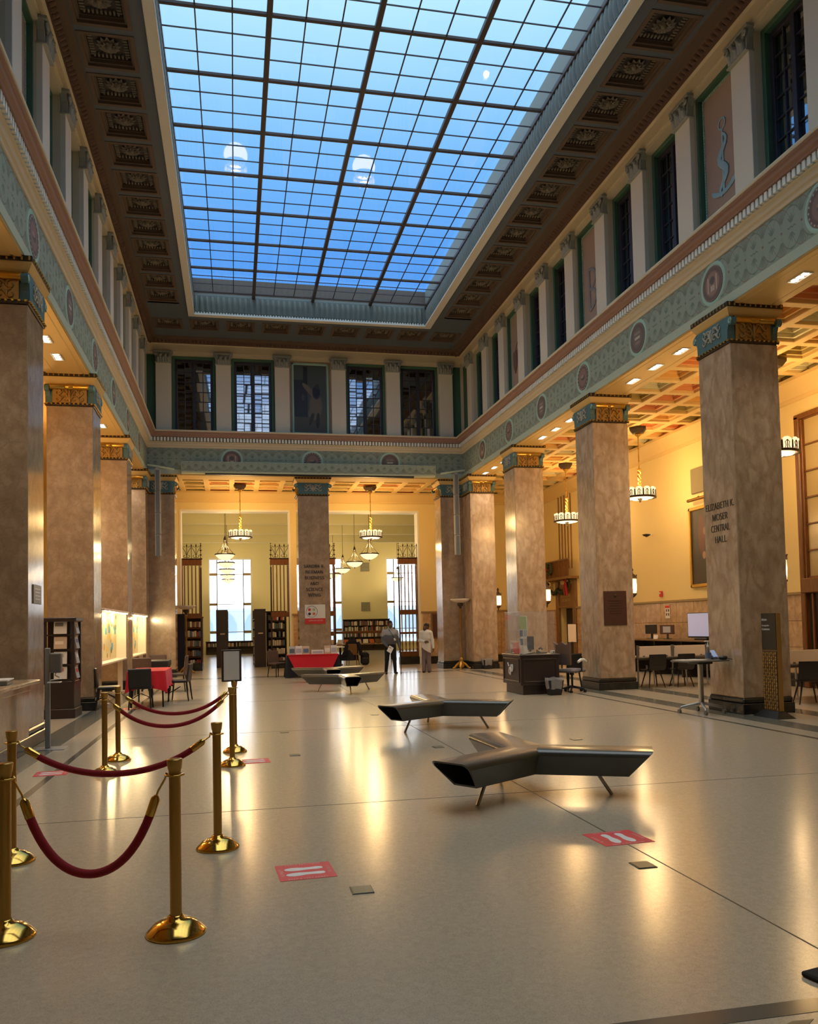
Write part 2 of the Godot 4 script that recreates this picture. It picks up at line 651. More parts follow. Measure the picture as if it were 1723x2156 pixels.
func window_proto() -> Node3D:   # faces +z, origin at the middle of its sill
	var w := Node3D.new()
	var s := Sh.new()
	for sx in [-1, 1]:
		s.span(Vector3(sx * 0.655, 0, -0.2), Vector3(sx * 0.565, 2.72, 0.0), 0.01)
	s.span(Vector3(-0.565, 2.63, -0.2), Vector3(0.565, 2.72, 0.0), 0.01)
	obj("jamb", s, "green", w)
	s = Sh.new()
	s.span(Vector3(-0.565, 0, -0.2), Vector3(0.565, 0.09, -0.1), 0.006)
	s.span(Vector3(-0.565, 2.54, -0.2), Vector3(0.565, 2.63, -0.1), 0.006)
	for sx in [-1, 1]:
		s.span(Vector3(sx * 0.565, 0.09, -0.2), Vector3(sx * 0.49, 2.54, -0.1), 0.006)
	obj("frame", s, "frame_dark", w)
	obj("mullion", Sh.new().span(Vector3(-0.05, 0.09, -0.2), Vector3(0.05, 2.54, -0.09), 0.006), "frame_dark", w)
	for sx in [-1, 1]:
		s = Sh.new()
		s.span(Vector3(sx * 0.27 - 0.011, 0.09, -0.18), Vector3(sx * 0.27 + 0.011, 2.54, -0.13))
		for j in range(1, 7):
			var y := 0.09 + 2.45 * j / 7
			s.span(Vector3(sx * 0.05, y - 0.011, -0.18), Vector3(sx * 0.49, y + 0.011, -0.13))
		obj("glazing_bars", s, "frame_dark", w)
	if not cache.has("wpane"):
		cache.wpane = Sh.new().box(Vector3(), Vector3(0.209, 0.338, 0.006)).mesh()
	for i in 4:
		for j in 7:
			var p := obj("pane", cache.wpane, "mirror_pane", w)
			p.position = Vector3([-0.385, -0.165, 0.165, 0.385][i], 0.09 + 2.45 * (j + 0.5) / 7, -0.16)
	return w


func add_window(at: Vector3, turn: float, sx := 1.0) -> void:
	if not cache.has("win"):
		cache.win = window_proto()
	var w: Node3D = cache.win if wins == 0 else cache.win.duplicate()
	wins += 1
	w.name = "window_%d" % wins
	w.set_meta("kind", "structure")
	add_child(w, true)
	w.position = at
	w.rotation_degrees.y = turn
	w.scale.x = sx
	for c in w.get_children():
		if String(c.name).begins_with("pane"):
			c.rotation = Vector3(rng.randf_range(-0.012, 0.012), rng.randf_range(-0.012, 0.012), 0)


func disc(r: float, th: float, n := 32) -> Sh:   # faces +z
	var p := []
	for k in n:
		p.append(Vector2(cos(TAU * k / n), sin(TAU * k / n)) * r)
	return Sh.new().prism(p, 0, th)


func upper_wall(nm: String, at: Vector3, turn: float, L: float, pil: Array, bays: Array, meds: Array, out: float, hw := 0.655) -> Node3D:
	# x along the wall, z = 0 the frieze plane, +z towards the hall
	var w := struct(nm, at, turn)
	var s := Sh.new()
	s.span(Vector3(0, 7.03, -0.86), Vector3(L, 8.53, 0))
	s.span(Vector3(0, 8.53, -0.86), Vector3(L, 12.9, -0.42))
	s.span(Vector3(0, 11.25, -0.42), Vector3(L, 11.9, -0.02))
	obj("entablature", s, "cream", w)
	obj("fascia", Sh.new().span(Vector3(0, 7.03, 0), Vector3(L, 7.19, 0.02)), "sage", w)
	var P := 0.4714
	s = Sh.new()
	s.face([Vector3(0, 7.19, 0.008), Vector3(L, 7.19, 0.008), Vector3(L, 7.95, 0.008), Vector3(0, 7.95, 0.008)], Vector3(0, 0, 1), [Vector2(-meds[0] / P, 1), Vector2((L - meds[0]) / P, 1), Vector2((L - meds[0]) / P, 0), Vector2(-meds[0] / P, 0)])
	obj("frieze_panel", s, "frieze", w)
	var run := func(n: String, poly: Array, mt: String): obj(n, Sh.new().prism(poly, 0, L, Basis(Vector3(0, 0, 1), Vector3(0, 1, 0), Vector3(1, 0, 0))), mt, w)
	run.call("frieze_moulding", [Vector2(-0.02, 7.94), Vector2(0.03, 7.95), Vector2(0.04, 8.0), Vector2(0.07, 8.03), Vector2(0.09, 8.10), Vector2(0.12, 8.12), Vector2(0.12, 8.155), Vector2(-0.02, 8.155)], "cream")
	run.call("dentil_bed", [Vector2(-0.02, 8.155), Vector2(0.09, 8.155), Vector2(0.09, 8.30), Vector2(-0.02, 8.30)], "tan_band")
	run.call("cornice", [Vector2(-0.02, 8.30), Vector2(0.20, 8.30), Vector2(0.21, 8.34), Vector2(0.25, 8.36), Vector2(0.27, 8.42), Vector2(0.30, 8.43), Vector2(0.30, 8.46), Vector2(-0.02, 8.46)], "pink_band")
	run.call("cornice_ledge", [Vector2(-0.02, 8.46), Vector2(0.32, 8.46), Vector2(0.33, 8.49), Vector2(0.32, 8.52), Vector2(-0.02, 8.535)], "cream")
	var pl := []
	for k in int(L / 0.112):
		pl.append(Transform3D(Basis(), Vector3(0.056 + k * 0.112, 8.225, 0.13)))
	many("dentils", Sh.new().box(Vector3(), Vector3(0.07, 0.125, 0.09)).mesh(), pl, "dentil_skylit", w)
	for k in meds.size():
		var d := obj("medallion", disc(0.31, 0.012), "medal%d" % [0, 1, 2, 1, 2, 0, 1, 2][k % 8], w)
		d.position = Vector3(meds[k], 7.565, 0.008)
		obj("ring", Sh.new().lathe([[0.31, 0.0], [0.335, 0.012], [0.36, 0.012], [0.385, 0.0]], 32, Vector3(), false, Basis(Vector3.RIGHT, PI / 2)), "border_pale", d)
	# upper order
	if not cache.has("pshaft"):
		cache.pshaft = Sh.new().box(Vector3(0, 1.2, 0), Vector3(0.52, 2.42, 0.12), 0.008).mesh()
	s = Sh.new()
	for x in pil:
		s.span(Vector3(x - 0.262, 8.53, -0.44), Vector3(x + 0.262, 11.26, -0.05))
		var p := obj("pilaster", cache.pshaft, "pilaster_cream", w)
		p.position = Vector3(x, 8.53, -0.02)
		var c := obj("capital", pilaster_capital(), "capital_grey", p)
		c.position = Vector3(0, 2.41, 0.04)
	obj("pier", s, "cream", w)
	for b in bays:
		var t: String = b[1]
		if t == "W":
			add_window(w.transform * Vector3(b[0], 8.53, -0.18), turn, hw / 0.655)
			continue
		var p := obj("wall_panel", Sh.new().span(Vector3(b[0] - hw, 8.53, -0.42), Vector3(b[0] + hw, 11.25, -0.2)), "mauve_panel", w)
		if t == "N":
			continue
		s = Sh.new()
		for sx in [-1, 1]:
			s.span(Vector3(b[0] + sx * 0.655, 8.53, -0.2), Vector3(b[0] + sx * 0.595, 11.25, -0.1))
		s.span(Vector3(b[0] - 0.595, 11.18, -0.2), Vector3(b[0] + 0.595, 11.25, -0.1))
		obj("jamb", s, "green", w)
		pl = []
		for k in 50:
			for sx in [-1, 1]:
				pl.append(Transform3D(Basis(), Vector3(sx * 0.565, 8.56 + k * 0.052, 0)))
		for k in 22:
			pl.append(Transform3D(Basis(), Vector3(-0.55 + k * 0.0524, 11.15, 0)))
		var bd := obj("border", Sh.new().box(Vector3(), Vector3(0.01, 0.01, 0.01)), "border_pale", w)
		var st := SurfaceTool.new()
		var bm := Sh.new().box(Vector3(), Vector3(0.034, 0.04, 0.02)).mesh()
		for q in pl:
			st.append_from(bm, 0, q)
		bd.mesh = st.commit()
		stuff(bd)
		bd.position = Vector3(b[0], 0, -0.195)
		emblem(p, t, Vector3(b[0], 9.7, -0.19))
	# top cornice
	run.call("crown", [Vector2(-0.02, 11.34), Vector2(0.02, 11.34), Vector2(0.03, 11.58), Vector2(0.08, 11.60), Vector2(0.08, 11.62), Vector2(-0.02, 11.62)], "cream")
	run.call("crown_moulding", [Vector2(-0.02, 11.60), Vector2(0.10, 11.61), Vector2(out * 0.55, 11.66), Vector2(out * 0.6, 11.69), Vector2(out * 0.6, 11.80), Vector2(-0.02, 11.80)], "red_band")
	run.call("crown_fillet", [Vector2(0.0, 11.68), Vector2(out * 0.62, 11.675), Vector2(out, 11.66), Vector2(out + 0.02, 11.70), Vector2(out, 11.80), Vector2(0.0, 11.80)], "coffer_frame")
	pl = []
	var tilt := Basis(Vector3.RIGHT, 0.95)
	for k in int(L / 0.13):
		pl.append(Transform3D(tilt, Vector3(0.065 + k * 0.13, 11.632, out * 0.36 + 0.04)))
	many("egg_moulding", lump(0.115, 0.12, 0.035), pl, "red_band", w)
	return w


func emblem(parent: Node, kind: String, at: Vector3) -> void:
	var s := Sh.new()
	var flat := Basis.from_scale(Vector3(1, 1, 0.25))
	if kind == "A":   # a fish twined round an anchor
		var p := []
		for k in 13:
			p.append(Vector3(0.10 * cos(TAU * k / 12), 0.72 + 0.1 * sin(TAU * k / 12), 0))
		s.tube(p, 0.018, 6)
		s.tube([Vector3(0, 0.62, 0), Vector3(0, -0.5, 0)], [0.025, 0.04], 6)
		p = []
		var rr := []
		for k in 17:
			var y := 0.55 - k * 0.07
			p.append(Vector3(0.11 * sin(k * 0.75), y, 0.01))
			rr.append(0.02 + 0.055 * sin(PI * k / 16))
		s.tube(p, rr, 7)
		p = []
		for k in 11:
			var a := -0.85 + 1.7 * k / 10
			p.append(Vector3(0.5 * sin(a), -0.1 - 0.42 * cos(a), 0))
		s.tube(p, [0.015, 0.05, 0.05, 0.045, 0.04, 0.04, 0.04, 0.045, 0.05, 0.05, 0.015], 6)
	elif kind == "B":
		s.tube([Vector3(-0.2, -0.5, 0), Vector3(-0.2, 0.5, 0)], 0.05, 6)
		for d in [0.25, -0.25]:
			var p := []
			for k in 9:
				p.append(Vector3(-0.2 + 0.36 * sin(PI * k / 8), d + 0.25 * cos(PI * k / 8), 0))
			s.tube(p, 0.045, 6)
	elif kind == "S":
		for sx in [-1, 1]:
			s.prism([Vector2(sx * 0.2 - 0.17, 0.3), Vector2(sx * 0.2 + 0.17, 0.3), Vector2(sx * 0.2 + 0.16, -0.15), Vector2(sx * 0.2, -0.4), Vector2(sx * 0.2 - 0.16, -0.15)], 0, 0.05)
		s.tube([Vector3(-0.2, 0.3, 0), Vector3(0, 0.52, 0), Vector3(0.2, 0.3, 0)], 0.03, 6)
	else:   # a leafy urn
		s.lathe([[0.0, -0.5], [0.2, -0.48], [0.08, -0.35], [0.24, -0.05], [0.16, 0.1], [0.0, 0.1]], 10)
		for k in 7:
			var a := -1.2 + 0.4 * k
			s.tube([Vector3(0, 0.1, 0), Vector3(0.2 * sin(a), 0.1 + 0.3 * cos(a), 0), Vector3(0.38 * sin(a), 0.1 + 0.5 * cos(a), 0)], [0.02, 0.06, 0.02], 6)
	var e := obj("emblem", s, {"A": "emblem_blue", "B": "emblem_grey", "S": "emblem_brown"}.get(kind, "emblem_grey"), parent)
	e.transform = Transform3D(flat, at)
	if kind == "A":
		text("ALDVS  MANVTIVS", 0.95, 0.10, "letter_faint", parent).position = at + Vector3(0, -0.95, 0)


func coffer_mesh() -> ArrayMesh:   # opens downwards, 0.94 x 0.94, recess 0.17 deep from y = 0
	var s := Sh.new()
	for st in [[0.47, 0.40, 0.0, 0.05], [0.40, 0.36, 0.05, 0.11], [0.36, 0.345, 0.11, 0.17]]:
		for sg in [-1, 1]:
			s.span(Vector3(-st[0], st[2], sg * st[0]), Vector3(st[0], 0.2, sg * st[1]))
			s.span(Vector3(sg * st[0], st[2], -st[1]), Vector3(sg * st[1], 0.2, st[1]))
	return s.mesh()


func rosette_mesh() -> ArrayMesh:
	var s := Sh.new()
	s.smooth()
	for k in 12:
		var a := TAU * k / 12
		var d := Vector3(cos(a), 0, sin(a))
		var t := Vector3(-sin(a), 0, cos(a))
		s.smooth()
		s.face([d * 0.06 + Vector3.DOWN * 0.02, d * 0.15 + t * 0.05 + Vector3.DOWN * 0.07, d * 0.215 + Vector3.DOWN * 0.035, d * 0.15 - t * 0.05 + Vector3.DOWN * 0.07], Vector3.DOWN)
		s.face([d * 0.05 + Vector3.DOWN * 0.05, d * 0.1 + t * 0.03 + Vector3.DOWN * 0.1, d * 0.14 + Vector3.DOWN * 0.08, d * 0.1 - t * 0.03 + Vector3.DOWN * 0.1], Vector3.DOWN)
	s.lathe([[0.0, -0.11], [0.045, -0.09], [0.05, -0.04], [0.09, 0.0]], 10)
	for sg in [-1, 1]:
		for k in 9:
			var x := -0.27 + k * 0.0675
			s.box(Vector3(x, -0.02, sg * 0.29), Vector3(0.035, 0.05, 0.09), 0.01)
			s.box(Vector3(sg * 0.29, -0.02, x), Vector3(0.09, 0.05, 0.035), 0.01)
	return s.mesh()


func hall_ceiling() -> void:
	var c := struct("ceiling")
	var s := Sh.new()
	var z0 := -6.2
	# roof slab round the skylight well
	s.span(V(-2.95, 11.86, z0), V(-1.30, 12.9, 30.0))
	s.span(V(6.6, 11.86, z0), V(8.45, 12.9, 30.0))
	s.span(V(-1.30, 11.86, 27.1), V(6.6, 12.9, 30.0))
	s.span(V(-1.30, 11.86, z0), V(6.6, 12.9, 1.5))
	obj("slab", s, "coffer_dark", c)
	s = Sh.new()
	s.span(V(-1.56, 11.69, 9.0), V(-1.30, 11.86, 27.1))
	s.span(V(6.6, 11.69, 9.0), V(6.86, 11.86, 27.1))
	s.span(V(-2.95, 11.69, 9.0), V(-2.5, 11.86, 29.9))
	s.span(V(7.80, 11.69, 9.0), V(8.45, 11.86, 29.9))
	s.span(V(-2.5, 11.69, 28.45), V(7.8, 11.86, 29.9))
	s.span(V(-1.56, 11.69, 27.1), V(6.86, 11.86, 27.51))
	var cm := coffer_mesh()
	var rm := rosette_mesh()
	var spots := []
	for k in range(-3, 13):
		for x in [-2.03, 7.33]:
			spots.append([x, 12.65 + 1.083 * k])
			s.span(V(x - 0.47, 11.69, 12.65 + 1.083 * k + 0.47), V(x + 0.47, 11.86, 12.65 + 1.083 * k + 0.613))
	for x in [-2.03, 7.33]:
		s.span(V(x - 0.47, 11.69, 26.1), V(x + 0.47, 11.86, 27.51))
	for k in 9:
		spots.append([-2.03 + k * 1.17, 27.98])
		if k < 8:
			s.span(V(-1.56 + k * 1.17, 11.69, 27.51), V(-1.33 + k * 1.17, 11.86, 28.45))
	obj("soffit_band", s, "slate_blue", c)
	for p in spots:
		var o := obj("coffer", cm, "coffer_frame", c)
		o.position = V(p[0], 11.675, p[1])
		var r := obj("rosette", rm, "rosette", o)
		r.position.y = 0.17
	# skylight well
	s = Sh.new()
	s.span(V(-1.30, 11.69, 1.5), V(-1.2, 12.9, 27.1))
	s.span(V(6.45, 11.69, 1.5), V(6.6, 12.9, 27.1))
	s.span(V(-1.2, 11.69, 27.0), V(6.45, 12.35, 27.1))
	obj("well", s, "leaf_grey", c)
	s = Sh.new()
	for z in [[1.5, 27.0]]:
		s.span(V(-1.34, 11.64, z[0]), V(-1.14, 11.70, z[1] + 0.14), 0.01)
		s.span(V(6.39, 11.64, z[0]), V(6.62, 11.70, z[1] + 0.14), 0.01)
	s.span(V(-1.14, 11.64, 26.94), V(6.39, 11.70, 27.14), 0.01)
	obj("fillet", s, "white_trim", c)
	var lp := lump(0.165, 0.5, 0.07)
	var sp := lump(0.06, 0.05, 0.03)
	var pl := []
	var pb := []
	for k in 105:
		var f := 8.6 + k * 0.175
		pl.append(Transform3D(Basis(Vector3.UP, PI / 2), V(-1.2, 12.02, f)))
		pl.append(Transform3D(Basis(Vector3.UP, -PI / 2), V(6.45, 12.02, f)))
		for h in 2:
			pb.append(Transform3D(Basis(Vector3.UP, PI / 2), V(-1.2, 11.735, f + h * 0.0875)))
			pb.append(Transform3D(Basis(Vector3.UP, -PI / 2), V(6.45, 11.735, f + h * 0.0875)))
	for k in 43:
		pl.append(Transform3D(Basis(), V(-1.1 + k * 0.175, 12.02, 27.0)))
		for h in 2:
			pb.append(Transform3D(Basis(), V(-1.1 + k * 0.175 + h * 0.0875, 11.735, 27.0)))
	many("leaf_moulding", lp, pl, "leaf_grey", c)
	many("bead_moulding", sp, pb, "white_trim", c)


func skylight() -> void:
	var k := thing("skylight", "long gridded glass skylight in the hall ceiling showing blue sky", "skylight")
	var y := 12.32
	var dx := 1.9084
	var dz := 1.776
	var x0 := -1.1876
	var z0 := 14.2627 - 7 * dz
	var ze := 14.2627 + 7 * dz
	for i in range(0, 5):
		obj("main_bar", Sh.new().span(V(x0 + i * dx - 0.05, y - 0.06, z0), V(x0 + i * dx + 0.05, y + 0.05, 27.05), 0.01), "bar_brown", k)
	for j in range(0, 15):
		obj("cross_bar", Sh.new().span(V(x0, y - 0.04, z0 + j * dz - 0.035), V(x0 + 4 * dx, y + 0.02, z0 + j * dz + 0.035), 0.006), "bar_brown", k)
	for i in 4:
		for h in [1, 2]:
			var x: float = x0 + dx * (i + h / 3.0)
			obj("glazing_bar", Sh.new().span(V(x - 0.012, y - 0.012, z0), V(x + 0.012, y + 0.012, ze)), "frame_dark", k)
	for j in 14:
		for h in [1, 2]:
			var z: float = z0 + dz * (j + h / 3.0)
			obj("glazing_bar", Sh.new().span(V(x0, y - 0.011, z - 0.008), V(x0 + 4 * dx, y + 0.011, z + 0.008)), "frame_dark", k)
	var pm := Sh.new().box(Vector3(), Vector3(dx / 3 - 0.03, 0.006, dz / 3 - 0.026)).mesh()
	var rest := []
	for j in 42:
		for i in 12:
			var at := V(x0 + dx * (i + 0.5) / 3, y + 0.004, z0 + dz * (j + 0.5) / 3)
			if j >= 18:
				obj("pane", pm, "pane_glass", k).position = at
			else:
				rest.append(Transform3D(Basis(), at))
	many("pane", pm, rest, "pane_glass", k)
	for i in 4:
		obj("pane", Sh.new().span(V(x0 + dx * i + 0.06, y, ze + 0.05), V(x0 + dx * (i + 1) - 0.06, y + 0.006, 27.05)), "pane_glass", k)
	var p := thing("roof_parapet", "grey ribbed metal roof parapet outside the far edge of the skylight", "parapet", V(2.63, 12.9, 28.9))
	obj("upstand", Sh.new().box(Vector3(0, 0.06, 0), Vector3(11, 0.12, 0.25), 0.02), "metal_roof", p)
	for i in 3:
		var r := obj("ribbed_panel", Sh.new().box(Vector3(), Vector3(2.4, 0.1, 0.1)), "metal_roof", p)
		var s := Sh.new()
		for h in 14:
			s.span(Vector3(-1.1 + h * 0.16, 0, 0), Vector3(-1.0 + h * 0.16, 0.24, 0.06 + 0.04 * (h % 2)))
		r.mesh = s.mesh()
		r.position = Vector3([-2.7, 1.0, 2.9][i], 0.1, 0.1)


func pier_proto() -> Node3D:   # hall face towards -x, middle of the base at the origin
	var t := Node3D.new()
	t.name = "marble_pier"
	var w := 0.917
	var d := 1.0
	var s := Sh.new()
	s.box(Vector3(0, 0.09, 0), Vector3(w + 0.07, 0.18, d + 0.07), 0.012)
	s.box(Vector3(0, 0.225, 0), Vector3(w + 0.03, 0.09, d + 0.03), 0.02)
	obj("plinth", s, "black_marble", t)
	obj("shaft", Sh.new().box(Vector3(0, 3.305, 0), Vector3(w, 6.07, d), 0.012), "brown_marble", t)
	var cap := obj("capital", Sh.new().box(Vector3(0, 6.60, 0), Vector3(w - 0.06, 0.42, d - 0.06)), "teal", t)
	s = Sh.new().box(Vector3(0, 6.365, 0), Vector3(w + 0.05, 0.05, d + 0.05), 0.012)
	obj("astragal", s, "dark_bronze", t)
	var pl := []
	for sg in [-1, 1]:
		for k in 11:
			pl.append(Transform3D(Basis(), Vector3(-0.44 + k * 0.088, 6.385, sg * (d / 2 + 0.03))))
			pl.append(Transform3D(Basis(), Vector3(sg * (w / 2 + 0.03), 6.385, -0.48 + k * 0.096)))
	many("beading", Sh.new().box(Vector3(), Vector3(0.045, 0.035, 0.045), 0.01).mesh(), pl, "gilt", t)
	# volute slabs on the hall and aisle faces, rolls and gilt panels between them
	var prof := []
	for sg in [1, -1]:
		var half := []
		half.append(Vector2(sg * 0.47, 6.40))
		half.append(Vector2(sg * 0.475, 6.55))
		half.append(Vector2(sg * 0.50, 6.62))
		for k in 9:
			var a := -PI * 0.75 + k * PI * 1.25 / 8
			half.append(Vector2(sg * (0.555 + 0.06 * cos(a)), 6.70 + 0.07 * sin(a)))
		half.append(Vector2(sg * 0.50, 6.80))
		if sg == -1:
			half.reverse()
		prof.append_array(half)
	for sg in [-1, 1]:
		var b := Basis(Vector3(0, 0, 1), Vector3(0, 1, 0), Vector3(sg, 0, 0))
		obj("volute", Sh.new().prism(prof, w / 2 - 0.07, w / 2 + 0.025, b), "teal", cap)
		for z in [-0.555, 0.555]:
			var sc := Sh.new()
			var p := []
			for k in 15:
				var a := k * 0.8
				p.append(Vector3(sg * (w / 2 + 0.028), 6.70 + (0.055 - k * 0.003) * sin(a), z + (0.055 - k * 0.003) * cos(a)))
			sc.tube(p, 0.009, 5)
			obj("scroll", sc, "border_pale", cap)
		s = Sh.new()
		relief(s, Vector3(sg * (w / 2 + 0.02), 6.62, 0), Basis(Vector3(0, 0, -sg), Vector3(0, 1, 0), Vector3(sg, 0, 0)), 0.66, 0.26)
		obj("relief", s, "silver_relief", cap)
		s = Sh.new().box(Vector3(0, 6.56, sg * (d / 2 - 0.02)), Vector3(w - 0.24, 0.30, 0.03))
		relief(s, Vector3(0, 6.555, sg * (d / 2 - 0.005)), Basis(Vector3(sg, 0, 0), Vector3(0, 1, 0), Vector3(0, 0, sg)), w - 0.28, 0.28)
		obj("gilt_panel", s, "gold_relief", cap)
		s = Sh.new()
		s.lathe([[0.06, -0.40], [0.066, -0.36], [0.055, -0.33], [0.066, -0.1], [0.05, -0.08], [0.066, -0.05], [0.066, 0.05], [0.05, 0.08], [0.066, 0.1], [0.055, 0.33], [0.066, 0.36], [0.06, 0.40]], 12, Vector3(0, 6.74, sg * 0.52), false, Basis(Vector3(0, 0, 1), PI / 2))
		obj("roll", s, "gilt", cap)
	s = Sh.new()
	for q in [[6.80, 0.0, 6.84, 0.03], [6.84, 0.03, 6.92, 0.075]]:
		var lo := Vector2(w / 2 + q[1], d / 2 + q[1])
		var hi := Vector2(w / 2 + q[3], d / 2 + q[3])
		for sg in [-1, 1]:
			s.face([Vector3(-lo.x, q[0], sg * lo.y), Vector3(lo.x, q[0], sg * lo.y), Vector3(hi.x, q[2], sg * hi.y), Vector3(-hi.x, q[2], sg * hi.y)], Vector3(0, 0, sg))
			s.face([Vector3(sg * lo.x, q[0], -lo.y), Vector3(sg * lo.x, q[0], lo.y), Vector3(sg * hi.x, q[2], hi.y), Vector3(sg * hi.x, q[2], -hi.y)], Vector3(sg, 0, 0))
	s.box(Vector3(0, 6.93, 0), Vector3(w + 0.15, 0.03, d + 0.15))
	obj("abacus", s, "ochre_paint", t)
	s = Sh.new().box(Vector3(0, 6.985, 0), Vector3(w + 0.17, 0.09, d + 0.17), 0.01)
	var ab := obj("abacus_band", s, "dark_bronze", t)
	pl = []
	for sg in [-1, 1]:
		for k in 11:
			pl.append(Transform3D(Basis(), Vector3(-0.5 + k * 0.1, 6.985, sg * (d / 2 + 0.09))))
			pl.append(Transform3D(Basis(), Vector3(sg * (w / 2 + 0.09), 6.985, -0.5 + k * 0.1)))
	many("beading", Sh.new().box(Vector3(), Vector3(0.03, 0.06, 0.03), 0.01).mesh(), pl, "gilt", ab)
	return t


func relief(s: Sh, at: Vector3, b: Basis, w: float, h: float) -> void:   # scrolling foliage, in the plane of b
	for sx in [-1, 1]:
		for j in 2:
			for i in 2:
				var c := Vector2(sx * w * (0.14 + 0.22 * i), h * (0.24 - 0.48 * j))
				var p := []
				for k in 7:
					var a := k * 0.95 + i * 1.5
					var q := c + Vector2(cos(a) * sx, sin(a)) * (0.075 - 0.008 * k) * h / 0.28
					p.append(at + b * Vector3(q.x, q.y, 0.012))
				s.tube(p, [0.016, 0.02, 0.018, 0.016, 0.014, 0.012, 0.01], 5)
		s.tube([at + b * Vector3(0, -h * 0.48, 0.01), at + b * Vector3(sx * 0.05, 0, 0.025), at + b * Vector3(sx * 0.13, h * 0.42, 0.012)], [0.012, 0.02, 0.008], 5)
	s.tube([at + b * Vector3(0, -h * 0.48, 0.01), at + b * Vector3(0, h * 0.1, 0.03), at + b * Vector3(0, h * 0.45, 0.015)], [0.02, 0.035, 0.01], 6)


func piers() -> void:
	var p := pier_proto()
	var c := XR + 0.4585
	var d := XL - 0.4585
	var g := "square marble piers round the hall"
	add_child(p, true)
	p.position = V(c, 0, 13.155)
	tag(p, "nearest right-hand marble pier, with black capital letters on its grey hall face", "pier", g)
	text_block(p, ["ELIZABETH K.", "MOSER", "CENTRAL", "HALL"], [0.86, 0.46, 0.56, 0.34], 3.60, 0.198, 0.118, Vector3(-0.461, 0, 0.0), -90)
	var right := ["right-hand marble pier bearing a brown bronze plaque, behind the reception desk chair", "right-hand marble pier behind the dark reception desk and its glass shield", "last right-hand marble pier, with a clear-lined wastebasket at its foot"]
	var zs := [18.804, 24.453, 29.354]
	var src := p
	for i in 3:
		var q := dup(src, right[i], V(c, 0, zs[i]), 0, g)
		for ch in q.get_children():
			if String(ch.name).begins_with("lettering"):
				q.remove_child(ch)
				ch.free()
		if i == 0:
			src = q
	var left := ["left-hand marble pier at the photo's edge, behind the marble counter", "left-hand marble pier behind the dark brochure rack", "left-hand marble pier rising behind the lit display case", "farthest and narrowest left-hand marble pier, past the two display cases"]
	for i in 4:
		var q := dup(src, left[i], V(d, 0, [13.155, 18.804, 24.453, 29.354][i]), 180, g)
		for n in ["shaft"]:
			q.get_node(n).material_override = M.veined_marble
	var m := dup(src, "middle marble pier of the far colonnade, lettered SANDRA R. BERMAN BUSINESS AND SCIENCE WING", V(2.81, 0, 30.345), 90, g)
	m.scale = Vector3(1.0, 1, 1.107)
	m.get_node("shaft").material_override = M.veined_marble
	text_block(m, ["SANDRA R.", "BERMAN", "BUSINESS", "AND", "SCIENCE", "WING"], [0.66, 0.56, 0.62, 0.27, 0.54, 0.40], 3.80, 0.207, 0.112, Vector3(-0.47, 0, 0.0), -90)
	for e in [[-2.50, "grey marble end pier behind the left hanging speaker"], [8.02, "grey marble end pier behind the gilt floor lamp at right"]]:
		var q := dup(src, e[1], V(e[0], 0, 30.345), 90, g)
		q.get_node("shaft").material_override = M.veined_marble


func text_block(parent: Node3D, lines: Array, widths: Array, y: float, dy: float, h: float, at: Vector3, turn: float) -> void:
	for i in lines.size():
		var t := text(lines[i], widths[i], h, "letter_black", parent)
		t.position = at + Vector3(0, y - i * dy, 0)
		t.rotation_degrees.y = turn


func set_up() -> void:
	rng.seed = 11
	var cam := Camera3D.new()
	cam.name = "camera"
	cam.position = Vector3(0, 1.62, 0)
	cam.basis = Basis(Vector3.UP, -deg_to_rad(11.834)) * Basis(Vector3.RIGHT, deg_to_rad(2.5413)) * Basis(Vector3.BACK, -deg_to_rad(1.2311))
	cam.projection = Camera3D.PROJECTION_FRUSTUM
	cam.near = 0.05
	cam.far = 200.0
	cam.size = 2156.0 / 1757.6 * 0.05
	cam.frustum_offset = Vector2(0.0, 160.43 / 1757.6 * 0.05)
	add_child(cam)
	cam.current = true
	var e := Environment.new()
	e.background_mode = Environment.BG_SKY
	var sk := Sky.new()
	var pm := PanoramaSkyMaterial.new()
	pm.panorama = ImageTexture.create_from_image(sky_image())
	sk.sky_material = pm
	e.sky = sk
	e.tonemap_mode = Environment.TONE_MAPPER_LINEAR
	e.tonemap_exposure = 1.2
	e.sdfgi_enabled = true
	e.ssao_enabled = true
	e.ssil_enabled = true
	var we := WorldEnvironment.new()
	we.name = "world"
	we.environment = e
	add_child(we)


